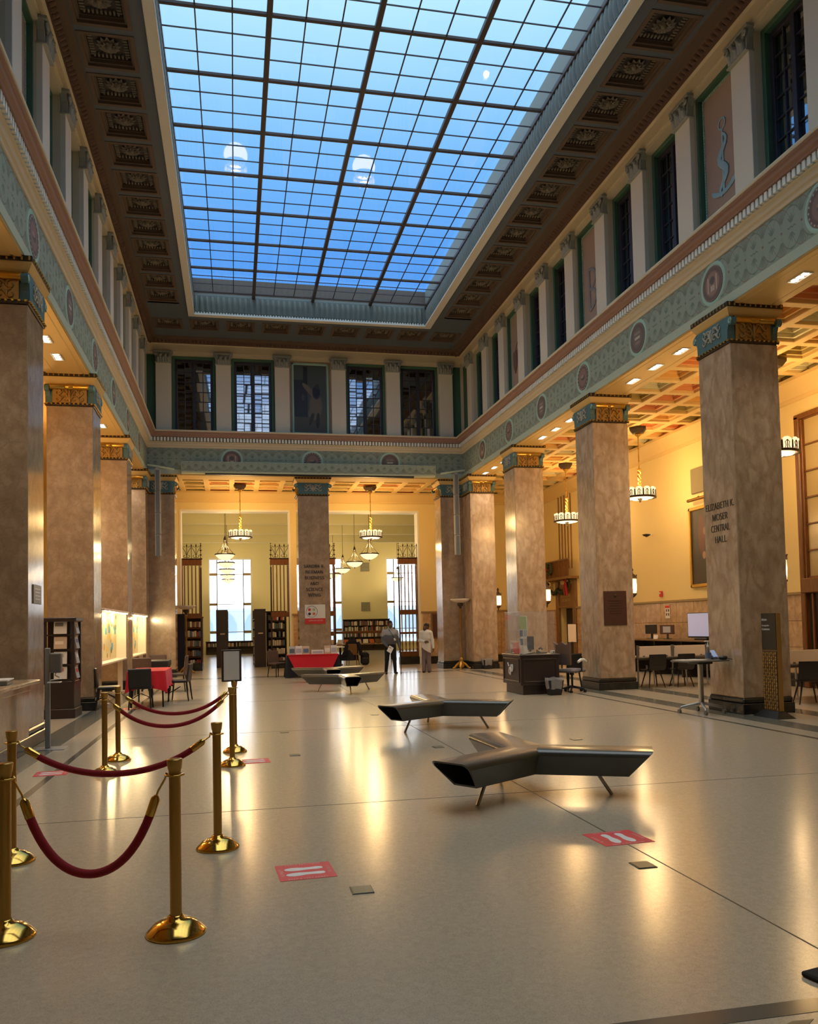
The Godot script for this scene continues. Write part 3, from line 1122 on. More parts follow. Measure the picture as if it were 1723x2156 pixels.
func floor_() -> void:
	var f := struct("floor")
	obj("slab", Sh.new().span(V(-9.5, -0.3, -6.3), V(15, 0, 56.6)), "terrazzo", f)
	for s in [1, -1]:
		var c := 2.75
		obj("border_strip", Sh.new().span(V(c + s * 5.22, 0, 0.0), V(c + s * 5.66, 0.002, 28.3)), "strip_dark", f)
		obj("border_strip", Sh.new().span(V(c + s * 4.77, 0, 3.1), V(c + s * 4.85, 0.002, 28.0)), "strip_thin", f)
		obj("border_strip", Sh.new().span(V(c + s * 6.5, 0, 0.0), V(c + s * 6.95, 0.002, 34.0)), "strip_dark", f)
	obj("border_strip", Sh.new().span(V(-2.47, 0, 3.09), V(7.97, 0.002, 3.2)), "strip_thin", f)
	obj("border_strip", Sh.new().span(V(-2.02, 0, 28.0), V(7.52, 0.002, 28.08)), "strip_thin", f)
	obj("border_strip", Sh.new().span(V(-2.47, 0, 28.3), V(7.97, 0.002, 28.7)), "strip_dark", f)
	obj("joint", Sh.new().span(V(2.765, 0, 3.2), V(2.775, 0.0015, 28.0)), "joint", f)
	for k in 4:
		obj("joint", Sh.new().span(V(-2.02, 0, 7.68 + 5.65 * k), V(7.52, 0.0015, 7.686 + 5.65 * k)), "joint", f)
	for k in 5:
		var s := Sh.new()
		s.prism([Vector2(0, 0), Vector2(0.12, 0.03), Vector2(0.26, 0.02), Vector2(0.34, -0.03), Vector2(0.2, -0.045), Vector2(0.08, -0.03)], 0, 0.002, Basis(Vector3.RIGHT, -PI / 2) * Basis(Vector3.BACK, 0.5 - k * 0.3))
		obj("leaf_inlay", s, "plate", f).position = V(1.95 + 0.22 * k, 0, 2.9 + 0.03 * (k % 2))


func arr(n: int, f: Callable) -> Array:
	var a := []
	for k in n:
		a.append(f.call(k))
	return a


func hall_walls() -> void:
	var kinds := ["W", "W", "S", "W", "W", "B", "W", "W", "A", "W", "W", "N", "W", "N"]
	var kl := ["W", "W", "U", "W", "W", "U", "W", "W", "U", "W", "W", "N", "W", "N"]
	var r := upper_wall("wall_right", V(8.40, 0, 29.9), -90, 36.0, arr(15, func(k): return 1.3 + 1.8355 * k), arr(14, func(k): return [1.3 + 1.8355 * (k + 0.5), kinds[k]]), arr(7, func(k): return 2.63 + 2.825 * k), 0.5)
	var l := upper_wall("wall_left", V(-2.90, 0, -6.1), 90, 36.0, arr(15, func(k): return 34.7 - 1.8355 * k), arr(14, func(k): return [34.7 - 1.8355 * (k + 0.5), kl[k]]), arr(7, func(k): return 33.37 - 2.825 * (6 - k)), 0.36)
	for w in [[r, 0.0, 1.04], [l, 34.96, 36.0]]:
		obj("corner_return", Sh.new().span(Vector3(w[1], 8.53, -0.42), Vector3(w[2], 11.25, -0.12)), "green", w[0])
	var xs := [-2.33, -0.29, 1.76, 3.79, 5.80, 7.80]
	var b := upper_wall("wall_back", V(-2.90, 0, BACK), 0, 11.30, xs.map(func(x): return x + 2.9), arr(5, func(k): return [(xs[k] + xs[k + 1]) / 2 + 2.9, "N" if k == 2 else "W"]), [2.87, 5.7, 8.53], 0.62, 0.755)
	obj("corner_return", Sh.new().span(Vector3(0, 8.53, -0.42), Vector3(0.31, 11.25, -0.12)), "green", b)
	obj("corner_return", Sh.new().span(Vector3(10.96, 8.53, -0.42), Vector3(11.3, 11.25, -0.12)), "green", b)
	for q in [[-3.8, -2.9], [8.4, 9.3]]:
		obj("corner_block", Sh.new().span(Vector3(q[0] + 2.9, 7.03, -0.95), Vector3(q[1] + 2.9, 12.9, -0.13)), "cream", b)
	# soffit panels under the side beams
	for w in [[r, 8.40], [l, -2.90]]:
		for k in 5:
			var za: float = 7.506 + 5.649 * k + 0.6
			var zb := za + 4.45
			var x0: float = 8.52 if w[1] > 0 else -3.64
			var s := Sh.new()
			for q in [[x0, x0 + 0.05, za, zb], [x0 + 0.57, x0 + 0.62, za, zb], [x0, x0 + 0.62, za, za + 0.05], [x0, x0 + 0.62, zb - 0.05, zb]]:
				s.span(w[0].transform.affine_inverse() * V(q[0], 6.995, q[2]), w[0].transform.affine_inverse() * V(q[1], 7.035, q[3]), 0.008)
			obj("soffit_moulding", s, "ochre_paint", w[0])
		obj("soffit", Sh.new().span(Vector3(0, 7.0, -0.86), Vector3(36, 7.03, -0.02)), "ochre_paint", w[0])
	obj("soffit", Sh.new().span(Vector3(0.0, 7.0, -0.86), Vector3(11.3, 7.03, -0.02)), "ochre_paint", b)
	var f := struct("wall_front")
	obj("plaster", Sh.new().span(V(-8, 0, -6.3), V(13.6, 12.9, -6.1)), "cream", f)


func coffer_cell(px: float, pz: float) -> ArrayMesh:
	var s := Sh.new()
	var a := Vector2(px / 2 - 0.1, pz / 2 - 0.1)
	for st in [[0.0, 0.07, 0.05], [0.07, 0.13, 0.13]]:
		for sg in [-1, 1]:
			s.span(Vector3(-a.x + st[0], st[2], sg * (a.y - st[0])), Vector3(a.x - st[0], 0.3, sg * (a.y - st[1])))
			s.span(Vector3(sg * (a.x - st[0]), st[2], -a.y + st[1]), Vector3(sg * (a.x - st[1]), 0.3, a.y - st[1]))
	for sg in [-1, 1]:
		s.span(Vector3(-a.x + 0.13, 0.22, sg * (a.y - 0.13)), Vector3(a.x - 0.13, 0.3, sg * 0.09))
		s.span(Vector3(sg * (a.x - 0.13), 0.22, -0.09), Vector3(sg * 0.11, 0.3, 0.09))
	return s.mesh()


func coffered(c: Node3D, x0: float, x1: float, z0: float, z1: float, nx: int, nz: int) -> void:
	var px := (x1 - x0) / nx
	var pz := (z1 - z0) / nz
	obj("slab", Sh.new().span(V(x0 - 0.05, 7.34, z0), V(x1 + 0.05, 7.6, z1)), "ceil1", c)
	for i in nx + 1:
		obj("rib", Sh.new().span(V(x0 + px * i - 0.1, 7.08, z0), V(x0 + px * i + 0.1, 7.36, z1), 0.012), "ochre_paint", c)
	for j in nz + 1:
		obj("rib", Sh.new().span(V(x0, 7.085, z0 + pz * j - 0.1), V(x1, 7.36, z0 + pz * j + 0.1), 0.012), "ochre_paint", c)
	var m := coffer_cell(px, pz)
	for i in nx:
		for j in nz:
			obj("coffer_panel", m, "ceil%d" % ((i * 2 + j * 3 + (i * j) % 3) % 4), c).position = V(x0 + px * (i + 0.5), 7.10, z0 + pz * (j + 0.5))


func aisles() -> void:
	var c := struct("ceiling_aisle")
	coffered(c, 9.30, 12.85, 9.0, 34.0, 4, 27)
	coffered(c, -2.85, 9.30, 30.68, 34.0, 13, 4)
	obj("slab", Sh.new().span(V(9.2, 7.1, -6.3), V(13.1, 7.6, 9.0)), "ceil0", c)
	obj("slab", Sh.new().span(V(-7.6, 7.1, -6.3), V(-3.7, 7.6, 34.0)), "ceil0", c)
	# right aisle wall
	var w := struct("wall_aisle_right")
	var s := Sh.new()
	s.span(V(12.86, 0, -6.3), V(13.3, 7.6, 30.25))
	s.span(V(12.86, 2.16, 30.25), V(13.3, 3.3, 31.65))
	s.span(V(12.86, 3.3, 30.25), V(13.0, 7.6, 31.65))
	s.span(V(12.86, 0, 31.65), V(13.3, 7.6, 34.6))
	obj("plaster", s, "yellow_wall", w)
	obj("cove", Sh.new().prism([Vector2(0, 6.62), Vector2(0.05, 6.64), Vector2(0.07, 6.72), Vector2(0.28, 6.98), Vector2(0.34, 7.02), Vector2(0.34, 7.1), Vector2(0, 7.1)], 9.0, 34.0, Basis(Vector3(-1, 0, 0), Vector3(0, 1, 0), Vector3(0, 0, -1)), Vector3(12.86, 0, 0)), "ochre_paint", w)
	obj("wainscot_cap", Sh.new().span(V(12.78, 2.13, 16.95), V(12.87, 2.2, 30.2), 0.01), "tan_band", w)
	obj("skirting", Sh.new().span(V(12.80, 0.0, 16.95), V(12.87, 0.3, 30.2), 0.01), "black_marble", w)
	var tm := Sh.new().box(Vector3(), Vector3(0.05, 0.6, 0.93), 0.006).mesh()
	for i in 14:
		for j in 3:
			obj("tile", tm, "wainscot_marble", w).position = V(12.85 - rng.randf() * 0.004, 0.61 + 0.61 * j, 17.43 + 0.94 * i)
	for i in 2:
		for j in 3:
			obj("tile", tm, "wainscot_marble", w).position = V(12.85, 0.61 + 0.61 * j, 32.3 + 0.94 * i)
	# wall with the two openings to the reading room
	var e := struct("wall_end")
	s = Sh.new()
	for q in [[-8.0, -2.1, 0.0, 7.6], [2.25, 3.25, 0.0, 7.6], [7.6, 13.3, 0.0, 7.6], [-2.1, 2.25, 6.4, 7.6], [3.25, 7.6, 6.4, 7.6]]:
		s.span(V(q[0], q[2], 34.0), V(q[1], q[3], 34.55))
	obj("plaster", s, "yellow_wall", e)
	obj("cove", Sh.new().prism([Vector2(0, 6.68), Vector2(0.05, 6.70), Vector2(0.07, 6.76), Vector2(0.28, 6.98), Vector2(0.34, 7.02), Vector2(0.34, 7.1), Vector2(0, 7.1)], -7.4, 12.9, Basis(Vector3(0, 0, 1), Vector3(0, 1, 0), Vector3(1, 0, 0)), V(0, 0, 34.0)), "ochre_paint", e)
	s = Sh.new()
	for q in [[-2.1, 2.25], [3.25, 7.6]]:
		s.span(V(q[0], 6.32, 33.99), V(q[1], 6.4, 34.56))
		for sg in [[q[0], q[0] + 0.07], [q[1] - 0.07, q[1]]]:
			s.span(V(sg[0], 0, 33.99), V(sg[1], 6.32, 34.56))
	obj("opening_reveal", s, "white_trim", e)
	for q in [[2.32, 3.18], [7.67, 12.8]]:
		var n := maxi(1, int((q[1] - q[0]) / 0.8))
		var wd: float = (q[1] - q[0]) / n
		var t2 := Sh.new().box(Vector3(), Vector3(wd - 0.01, 0.6, 0.05), 0.006).mesh()
		for i in n:
			for j in 3:
				obj("tile", t2, "wainscot_marble", e).position = V(q[0] + wd * (i + 0.5), 0.61 + 0.61 * j, 33.99)
		obj("skirting", Sh.new().span(V(q[0] - 0.05, 0, 33.9), V(q[1], 0.3, 34.0), 0.01), "black_marble", e)
		obj("wainscot_cap", Sh.new().span(V(q[0] - 0.05, 2.12, 33.92), V(q[1], 2.19, 34.0), 0.01), "tan_band", e)
	var l := struct("wall_aisle_left")
	obj("plaster", Sh.new().span(V(-7.7, 0, -6.3), V(-7.35, 7.6, 34.6)), "yellow_wall", l)


func reading_room() -> void:
	var c := struct("ceiling_reading")
	obj("slab", Sh.new().span(V(-9.5, 7.4, 34.5), V(15, 7.7, 56.8)), "reading_wall", c)
	for k in 4:
		obj("beam", Sh.new().span(V(-9.2, 6.9, 38.0 + 4.6 * k), V(14.7, 7.42, 38.45 + 4.6 * k), 0.02), "reading_wall", c)
	var w := struct("wall_reading")
	var s := Sh.new()
	s.span(V(-9.5, 0, 34.5), V(-9.2, 7.6, 56.5))
	s.span(V(14.7, 0, 34.5), V(15, 7.6, 56.5))
	var cx := [-6.2, -0.26, 5.75, 11.55]  # leftmost window is out of view, added to let in light
	var last := -9.5
	for x in cx:
		s.span(V(last, 0, 56.0), V(x - 1.42, 7.6, 56.5))
		s.span(V(x - 1.42, 0, 56.0), V(x + 1.42, 0.5, 56.5))
		s.span(V(x - 1.42, 6.3, 56.0), V(x + 1.42, 7.6, 56.5))
		last = x + 1.42
	s.span(V(last, 0, 56.0), V(15, 7.6, 56.5))
	s.span(V(-9.5, 0, 34.4), V(-8.0, 7.6, 34.6))
	s.span(V(13.3, 0, 34.4), V(15, 7.6, 34.6))
	obj("plaster", s, "reading_wall", w)
	for x in cx:
		wins += 1
		var n := struct("window_%d" % wins, V(x, 0.5, 56.15))
		s = Sh.new()
		for sx in [-1, 1]:
			s.span(Vector3(sx * 1.42, 0, -0.1), Vector3(sx * 1.32, 5.8, 0.14), 0.01)
		s.span(Vector3(-1.32, 5.68, -0.1), Vector3(1.32, 5.8, 0.14), 0.01)
		s.span(Vector3(-1.5, -0.08, -0.1), Vector3(1.5, 0.04, 0.22), 0.01)
		obj("frame", s, "white_trim", n)
		for sx in [-1, 1]:
			obj("mullion", Sh.new().box(Vector3(sx * 0.85, 2.85, 0), Vector3(0.06, 5.66, 0.08)), "bar_brown", n)
		for y in [0.92, 2.75, 4.72]:
			var bars := Sh.new().box(Vector3(0, y, 0), Vector3(1.64, 0.04, 0.08))
			for sx in [-1, 1]:
				bars.box(Vector3(sx * 1.1, y, 0), Vector3(0.44, 0.17, 0.08))
			obj("transom", bars, "tan_band", n)
		for i in 3:
			for j in 4:
				var ya: float = [0.04, 0.95, 2.8, 4.77][j]
				var yb: float = [0.9, 2.7, 4.68, 5.68][j]
				var xa: float = [-1.31, -0.81, 0.88][i]
				var xb: float = [-0.88, 0.81, 1.31][i]
				obj("pane", Sh.new().span(Vector3(xa, ya, -0.003), Vector3(xb, yb, 0.003)), "pane_glass", n)
	# pale building across the street
	var b := thing("stone_building", "pale stone building with pointed arches seen hazily through the tall far window", "building", V(1.0, 0, 84))
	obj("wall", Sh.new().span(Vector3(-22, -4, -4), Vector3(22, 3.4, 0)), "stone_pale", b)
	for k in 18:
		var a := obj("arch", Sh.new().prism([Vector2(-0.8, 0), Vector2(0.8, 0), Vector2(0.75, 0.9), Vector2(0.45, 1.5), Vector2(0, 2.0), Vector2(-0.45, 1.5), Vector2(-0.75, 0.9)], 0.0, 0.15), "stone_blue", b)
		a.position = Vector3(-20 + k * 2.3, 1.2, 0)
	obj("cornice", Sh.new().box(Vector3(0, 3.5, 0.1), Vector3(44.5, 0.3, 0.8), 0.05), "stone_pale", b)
	var st := struct("ground_outside")
	obj("paving", Sh.new().span(V(-60, -1.5, 57), V(60, -1.2, 100)), "stone_pale", st)
	# two grey vents and the wall bookcase below them
	for y in [5.35, 2.67]:
		var v := thing("wall_vent", "upper grey square vent on the far cream wall" if y > 4 else "lower grey square vent on the far cream wall above the bookcase", "vent", V(8.7, y, 55.98))
		s = Sh.new()
		for sx in [-1, 1]:
			s.box(Vector3(sx * 0.28, 0.28, 0.01), Vector3(0.04, 0.6, 0.04))
			s.box(Vector3(0, 0.28 + sx * 0.28, 0.01), Vector3(0.6, 0.04, 0.04))
		obj("frame", s, "vent_grey", v)
		for k in 8:
			obj("slat", Sh.new().box(Vector3(0, 0.04 + k * 0.068, 0.005), Vector3(0.54, 0.05, 0.02), 0.0, Basis(Vector3.RIGHT, 0.5)), "vent_grey", v)


func book_row(x: float, y: float, z: float, w: float, n: int, label: String, group: String, face_turn := 0.0, h := 0.26) -> void:
	if not cache.has("bk"):
		var s := Sh.new()
		s.box(Vector3(0, 0.5, 0), Vector3(0.9, 1, 1), 0.06)
		cache.bk = s.mesh()
	var b := Basis(Vector3.UP, deg_to_rad(face_turn))
	var p := w / n
	for i in n:
		if rng.randf() < 0.06:
			continue
		var o := obj("book", cache.bk, "book%d" % (rng.randi() % 8))
		var hh := h * rng.randf_range(0.78, 1.0)
		o.basis = b * Basis(Vector3.BACK, rng.randf_range(-0.05, 0.03)) * Basis.from_scale(Vector3(p, hh, 0.18))
		o.position = V(x, y, z) + b * Vector3(-w / 2 + p * (i + 0.5), 0, 0)
		tag(o, label, "book", group)


func bookcase(n: String, label: String, at: Vector3, w: float, h: float, d: float, rows: int, bays: int, turn := 0.0, mt := "dark_wood", group := "") -> Node3D:
	var t := thing(n, label, "bookcase", at, turn, group)
	for i in bays + 1:
		obj("side_panel", Sh.new().box(Vector3(-w / 2 + w * i / bays, h / 2, 0), Vector3(0.05, h, d), 0.005), mt, t)
	obj("back_panel", Sh.new().box(Vector3(0, h / 2, -d / 2 + 0.015), Vector3(w, h, 0.02)), mt, t)
	obj("top", Sh.new().box(Vector3(0, h + 0.02, 0.01), Vector3(w + 0.1, 0.06, d + 0.06), 0.01), mt, t)
	for j in rows:
		obj("shelf", Sh.new().box(Vector3(0, 0.12 + (h - 0.14) * j / rows, 0.0), Vector3(w, 0.03, d - 0.02)), mt, t)
	obj("plinth", Sh.new().box(Vector3(0, 0.05, 0), Vector3(w + 0.04, 0.1, d + 0.03)), mt, t)
	return t


func reading_furniture() -> void:
	bookcase("wall_bookcase", "long dark bookcase of pale books against the far cream wall", V(8.65, 0, 55.6), 3.1, 2.05, 0.35, 5, 3)
	for j in 3:
		for i in 3:
			book_row(8.65 - 1.033 + 1.033 * i, 0.14 + 0.382 * (j + 2), 55.55, 0.92, 13, "small book on the long dark bookcase against the far cream wall", "books on the far wall bookcase", 0, 0.33)
	bookcase("window_bookcase", "low dark bookcase under the tall far window", V(-0.3, 0, 55.2), 3.0, 0.8, 0.35, 2, 3)
	for i in 3:
		book_row(-1.3 + i, 0.49, 55.2, 0.88, 12, "red or white book in the low bookcase under the tall far window", "books under the far window", 0, 0.28)
	# two free-standing stacks with dark end panels
	for k in 2:
		var x: float = [-0.53, 1.04][k]
		var t := thing("book_stack", ["left free-standing dark book stack with a blank end panel before the tall window", "right free-standing dark book stack with open shelves on its left side"][k], "bookcase", V(x, 0, 36.2 - 0.5 * k))
		obj("end_panel", Sh.new().box(Vector3(0, 1.22, 0), Vector3(0.48, 2.44, 0.04), 0.006), "espresso", t)
		obj("end_panel", Sh.new().box(Vector3(0, 1.22, -3.0), Vector3(0.48, 2.44, 0.04), 0.006), "espresso", t)
		obj("spine_panel", Sh.new().box(Vector3(0, 1.2, -1.5), Vector3(0.03, 2.3, 3.0)), "espresso", t)
		for j in 6:
			obj("shelf", Sh.new().box(Vector3(0, 0.12 + 0.38 * j, -1.5), Vector3(0.46, 0.03, 2.96)), "grey_metal", t)
		obj("label_plate", Sh.new().box(Vector3(0.02, 1.42, 0.03), Vector3(0.2, 0.05, 0.012), 0.003), "paper_tan", t)
		for j in 5:
			book_row(x + (0.13 if k == 0 else -0.13), 0.14 + 0.38 * j, 37.6, 2.3, 9, "thick book on an open side of a free-standing book stack", "books on the free-standing stacks", 90, 0.28)
	bookcase("screen_bookcase", "brown bookcase with bright shelf edges behind the left lattice screen", V(-1.7, 0, 35.2), 0.8, 2.1, 0.4, 5, 1, 0, "bronze_wood")
	for j in 5:
		book_row(-1.7, 0.15 + 0.392 * j, 35.15, 0.7, 8, "brown book in the bookcase behind the left lattice screen", "books behind the left screen", 0, 0.27)
	bookcase("corner_bookcase", "dark bookcase of white books just left of the second lattice screen", V(1.75, 0, 36.4), 0.8, 2.3, 0.4, 6, 1)
	for j in 6:
		book_row(1.75, 0.15 + 0.36 * j, 36.35, 0.7, 8, "white book in the dark bookcase left of the second screen", "books behind the second screen", 0, 0.27)
	# reading tables
	var t := thing("reading_table", "long oak reading table with a raised shelf of folders", "table", V(5.9, 0, 40))
	obj("tabletop", Sh.new().box(Vector3(0, 0.76, 0), Vector3(3.2, 0.05, 1.2), 0.01), "oak", t)
	obj("raised_shelf", Sh.new().box(Vector3(0, 1.34, 0), Vector3(3.3, 0.12, 0.4), 0.02), "bronze_wood", t)
	for sx in [-1, 1]:
		obj("shelf_post", Sh.new().box(Vector3(sx * 1.5, 1.04, 0), Vector3(0.06, 0.52, 0.3)), "oak", t)
		for sz in [-1, 1]:
			obj("leg", Sh.new().box(Vector3(sx * 1.45, 0.37, sz * 0.5), Vector3(0.09, 0.74, 0.09), 0.01), "dark_wood", t)
	for k in 9:
		var f := thing("folder", "tan or white folder leaning on the long oak reading table", "folder", V(4.6 + k * 0.31, 0.785, 39.75 + rng.randf() * 0.2), rng.randf_range(-30, 30), "folders on the reading table")
		obj("cover", Sh.new().box(Vector3(0, 0.11, 0), Vector3(0.24, 0.22, 0.05), 0.005, Basis(Vector3.RIGHT, -0.5)), ["paper_tan", "paper", "print_orange", "oak"][k % 4], f)
	t = thing("side_table", "small white-topped table left of the dark coat", "table", V(4.22, 0, 35.2))
	obj("tabletop", Sh.new().box(Vector3(0, 0.76, 0), Vector3(0.66, 0.04, 0.6), 0.008), "plastic_white", t)
	for sx in [-1, 1]:
		obj("leg", Sh.new().box(Vector3(sx * 0.13, 0.38, 0), Vector3(0.09, 0.74, 0.09), 0.01), "dark_wood", t)
		obj("foot", Sh.new().box(Vector3(sx * 0.13, 0.03, 0), Vector3(0.14, 0.06, 0.6), 0.015), "oak", t)
	t = thing("wooden_chair", "wooden chair almost hidden under the dark coat", "chair", V(4.85, 0, 35.0), 160)
	side_chair(t, "oak", "oak")
	var ct := thing("coat", "dark coat draped over a wooden chair among the reading tables", "coat", V(4.85, 0, 35.0))
	var s := Sh.new()
	s.smooth()
	var rings := []
	for j in 9:
		var ring := []
		var y := 1.08 - j * 0.11
		for k in 14:
			var a := TAU * k / 14
			var rr := 0.13 + 0.026 * j + 0.035 * sin(a * 3 + j * 0.5) * j / 8.0
			ring.append(Vector3(cos(a) * rr * 1.25 - 0.02 * j, y, sin(a) * rr * 0.8))
		rings.append(ring)
	for j in 8:
		for k in 14:
			var k2 := (k + 1) % 14
			s.face([rings[j][k], rings[j][k2], rings[j + 1][k2], rings[j + 1][k]], rings[j][k] - Vector3(0, rings[j][k].y, 0))
	s.cap(rings[0], Vector3.UP)
	obj("body", s, "black_cloth", ct)
	obj("hood", Sh.new().lathe([[0.0, 0.12], [0.1, 0.08], [0.12, 0.0], [0.1, -0.08]], 12, Vector3(0, 1.1, 0)), "black_cloth", ct)
	for sx in [-1, 1]:
		obj("sleeve", Sh.new().tube([Vector3(sx * 0.2, 0.95, 0.1), Vector3(sx * 0.3, 0.7, 0.16), Vector3(sx * 0.32, 0.4, 0.18)], [0.09, 0.08, 0.07], 9), "black_cloth", ct)
	var bp := thing("backpack", "black backpack standing on the floor right of the dark coat", "backpack", V(5.35, 0, 34.9))
	obj("bag", Sh.new().box(Vector3(0, 0.26, 0), Vector3(0.36, 0.52, 0.24), 0.08), "black_cloth", bp)
	obj("pocket", Sh.new().box(Vector3(0, 0.17, 0.13), Vector3(0.28, 0.26, 0.08), 0.03), "black_plastic", bp)
	obj("handle", Sh.new().tube([Vector3(-0.06, 0.51, 0), Vector3(0, 0.58, 0), Vector3(0.06, 0.51, 0)], 0.012, 6), "black_plastic", bp)
	# bowl pendants
	var p: Node3D = null
	for r in 3:
		for k in 5:
			if r == 2 and k < 4:
				continue
			var at := V([-0.37, 5.8, 10.6][r], 4.77, 36.0 + 4.57 * k)
			var lab: String = ["left row", "middle row", "right row"][r] + " bowl pendant lamp, " + ["nearest", "second", "third", "fourth", "farthest"][k] + " of its row in the reading room"
			if p == null:
				p = thing("bowl_pendant", lab, "pendant lamp", at, 0, "bowl pendants in the reading room")
				obj("bowl", Sh.new().lathe([[0.0, -0.25], [0.12, -0.235], [0.26, -0.17], [0.36, -0.08], [0.40, 0.0], [0.38, 0.0]], 24), "bowl_glow", p)
				obj("rim", Sh.new().lathe([[0.395, -0.02], [0.425, -0.01], [0.425, 0.025], [0.395, 0.035]], 24), "dark_bronze", p)
				obj("finial", Sh.new().lathe([[0.0, -0.32], [0.025, -0.29], [0.015, -0.26], [0.03, -0.245]], 8), "dark_bronze", p)
				for q in 4:
					var a := TAU * q / 4 + 0.4
					var d := Vector3(cos(a), 0, sin(a))
					obj("strap", Sh.new().tube([d * 0.4, d * 0.26 + Vector3(0, 0.16, 0), d * 0.1 + Vector3(0, 0.36, 0), d * 0.04 + Vector3(0, 0.62, 0)], 0.014, 6), "dark_bronze", p)
				obj("knob", Sh.new().lathe([[0.0, 0.56], [0.05, 0.6], [0.06, 0.66], [0.03, 0.74], [0.012, 0.8]], 10), "dark_bronze", p)
				obj("stem", Sh.new().tube([Vector3(0, 0.7, 0), Vector3(0, 2.63, 0)], 0.01, 6), "dark_bronze", p)
				omni(p, Vector3(0, 0.3, 0), Color(1, 0.86, 0.62), 2.0, 0.12)
			else:
				dup(p, lab, at)


func grille(x0: float, x1: float, post_left: bool, label: String, lower: bool) -> void:
	var t := thing("lattice_screen", label, "screen", V((x0 + x1) / 2, 0, 34.2), 0, "bronze lattice screens in the two openings")
	var w := x1 - x0
	var px := (-w / 2 if post_left else w / 2)
	obj("plinth", Sh.new().box(Vector3(0, 0.155, 0), Vector3(w + 0.08, 0.31, 0.3), 0.01), "black_marble", t)
	var s := Sh.new().box(Vector3(px, 2.2, 0), Vector3(0.06, 3.8, 0.06), 0.008)
	for y in [4.45, 4.6, 4.78]:
		s.lathe([[0.02, -0.03], [0.055, 0], [0.02, 0.03]], 8, Vector3(px, y, 0))
	s.tube([Vector3(px, 4.0, 0), Vector3(px, 5.0, 0)], 0.016, 6)
	s.lathe([[0.0, -0.03], [0.03, 0], [0.0, 0.04]], 8, Vector3(px, 5.05, 0))
	obj("post", s, "dark_wood", t)
	obj("post", Sh.new().box(Vector3(-px, 2.3, 0), Vector3(0.06, 4.0, 0.06), 0.008), "bronze_wood", t)
	obj("beam", Sh.new().box(Vector3(0, 4.30, 0), Vector3(w + 0.08, 0.24, 0.12), 0.015), "bronze_wood", t)
	obj("beam_cap", Sh.new().box(Vector3(0, 4.44, 0), Vector3(w + 0.14, 0.04, 0.18), 0.01), "dark_wood", t)
	obj("rail", Sh.new().box(Vector3(0, 2.17, 0), Vector3(w, 0.2, 0.1), 0.012), "bronze_wood", t)
	var n := 5
	var bar := Sh.new().box(Vector3(0, 3.22, 0), Vector3(0.045, 1.9, 0.03)).mesh()
	for i in n:
		obj("bar", bar, "bronze_wood", t).position.x = -w / 2 + w * (i + 0.6) / n
	if lower:
		obj("rail", Sh.new().box(Vector3(0, 1.30, 0), Vector3(w, 0.09, 0.08), 0.01), "bronze_wood", t)
		obj("lower_panel", Sh.new().box(Vector3(0, 0.42, 0), Vector3(w, 0.22, 0.05), 0.008), "bronze_wood", t)
		for i in n:
			var x := -w / 2 + w * (i + 0.6) / n
			obj("bar", Sh.new().box(Vector3(x, 1.7, 0), Vector3(0.04, 0.8, 0.03)), "bronze_wood", t)
			obj("baluster", Sh.new().lathe([[0.02, 0.53], [0.035, 0.6], [0.02, 0.68], [0.032, 0.85], [0.018, 1.05], [0.03, 1.2], [0.02, 1.26]], 8, Vector3(x, 0, 0)), "bronze_wood", t)
	for i in 4:
		var c := Vector3(-w / 2 + w * (i + 0.5) / 4, 4.46, 0)
		var sg := 1.0 if i % 2 == 0 else -1.0
		var p := []
		for k in 9:
			var a := k * 0.62
			p.append(c + Vector3(sg * (0.02 + (0.075 - 0.006 * k) * cos(a)), 0.10 - (0.075 - 0.006 * k) * sin(a), 0))
		s = Sh.new().tube(p, 0.011, 5)
		s.tube([c + Vector3(sg * 0.095, 0.09, 0), c + Vector3(sg * 0.03, 0.28, 0), c + Vector3(-sg * 0.06, 0.42, 0), c + Vector3(-sg * 0.02, 0.5, 0), c + Vector3(sg * 0.04, 0.44, 0)], 0.012, 5)
		obj("cresting_scroll", s, "dark_bronze", t)
		obj("spike", Sh.new().lathe([[0.012, 0], [0.012, 0.45], [0.035, 0.5], [0.0, 0.6]], 6, c + Vector3(w / 8, 0, 0)), "dark_bronze", t)


func side_chair(t: Node3D, mt: String, lm: String, back := 0.86) -> void:   # faces +z
	obj("seat", Sh.new().box(Vector3(0, 0.45, 0.02), Vector3(0.46, 0.06, 0.46), 0.02), mt, t)
	obj("backrest", Sh.new().box(Vector3(0, 0.45 + (back - 0.42) / 2, -0.22), Vector3(0.46, back - 0.42, 0.04), 0.018, Basis(Vector3.RIGHT, -0.12)), mt, t)
	for sx in [-1, 1]:
		for sz in [-1, 1]:
			obj("leg", Sh.new().tube([Vector3(sx * 0.19, 0.43, sz * 0.18), Vector3(sx * 0.22, 0.0, sz * 0.23)], [0.022, 0.015], 7), lm, t)


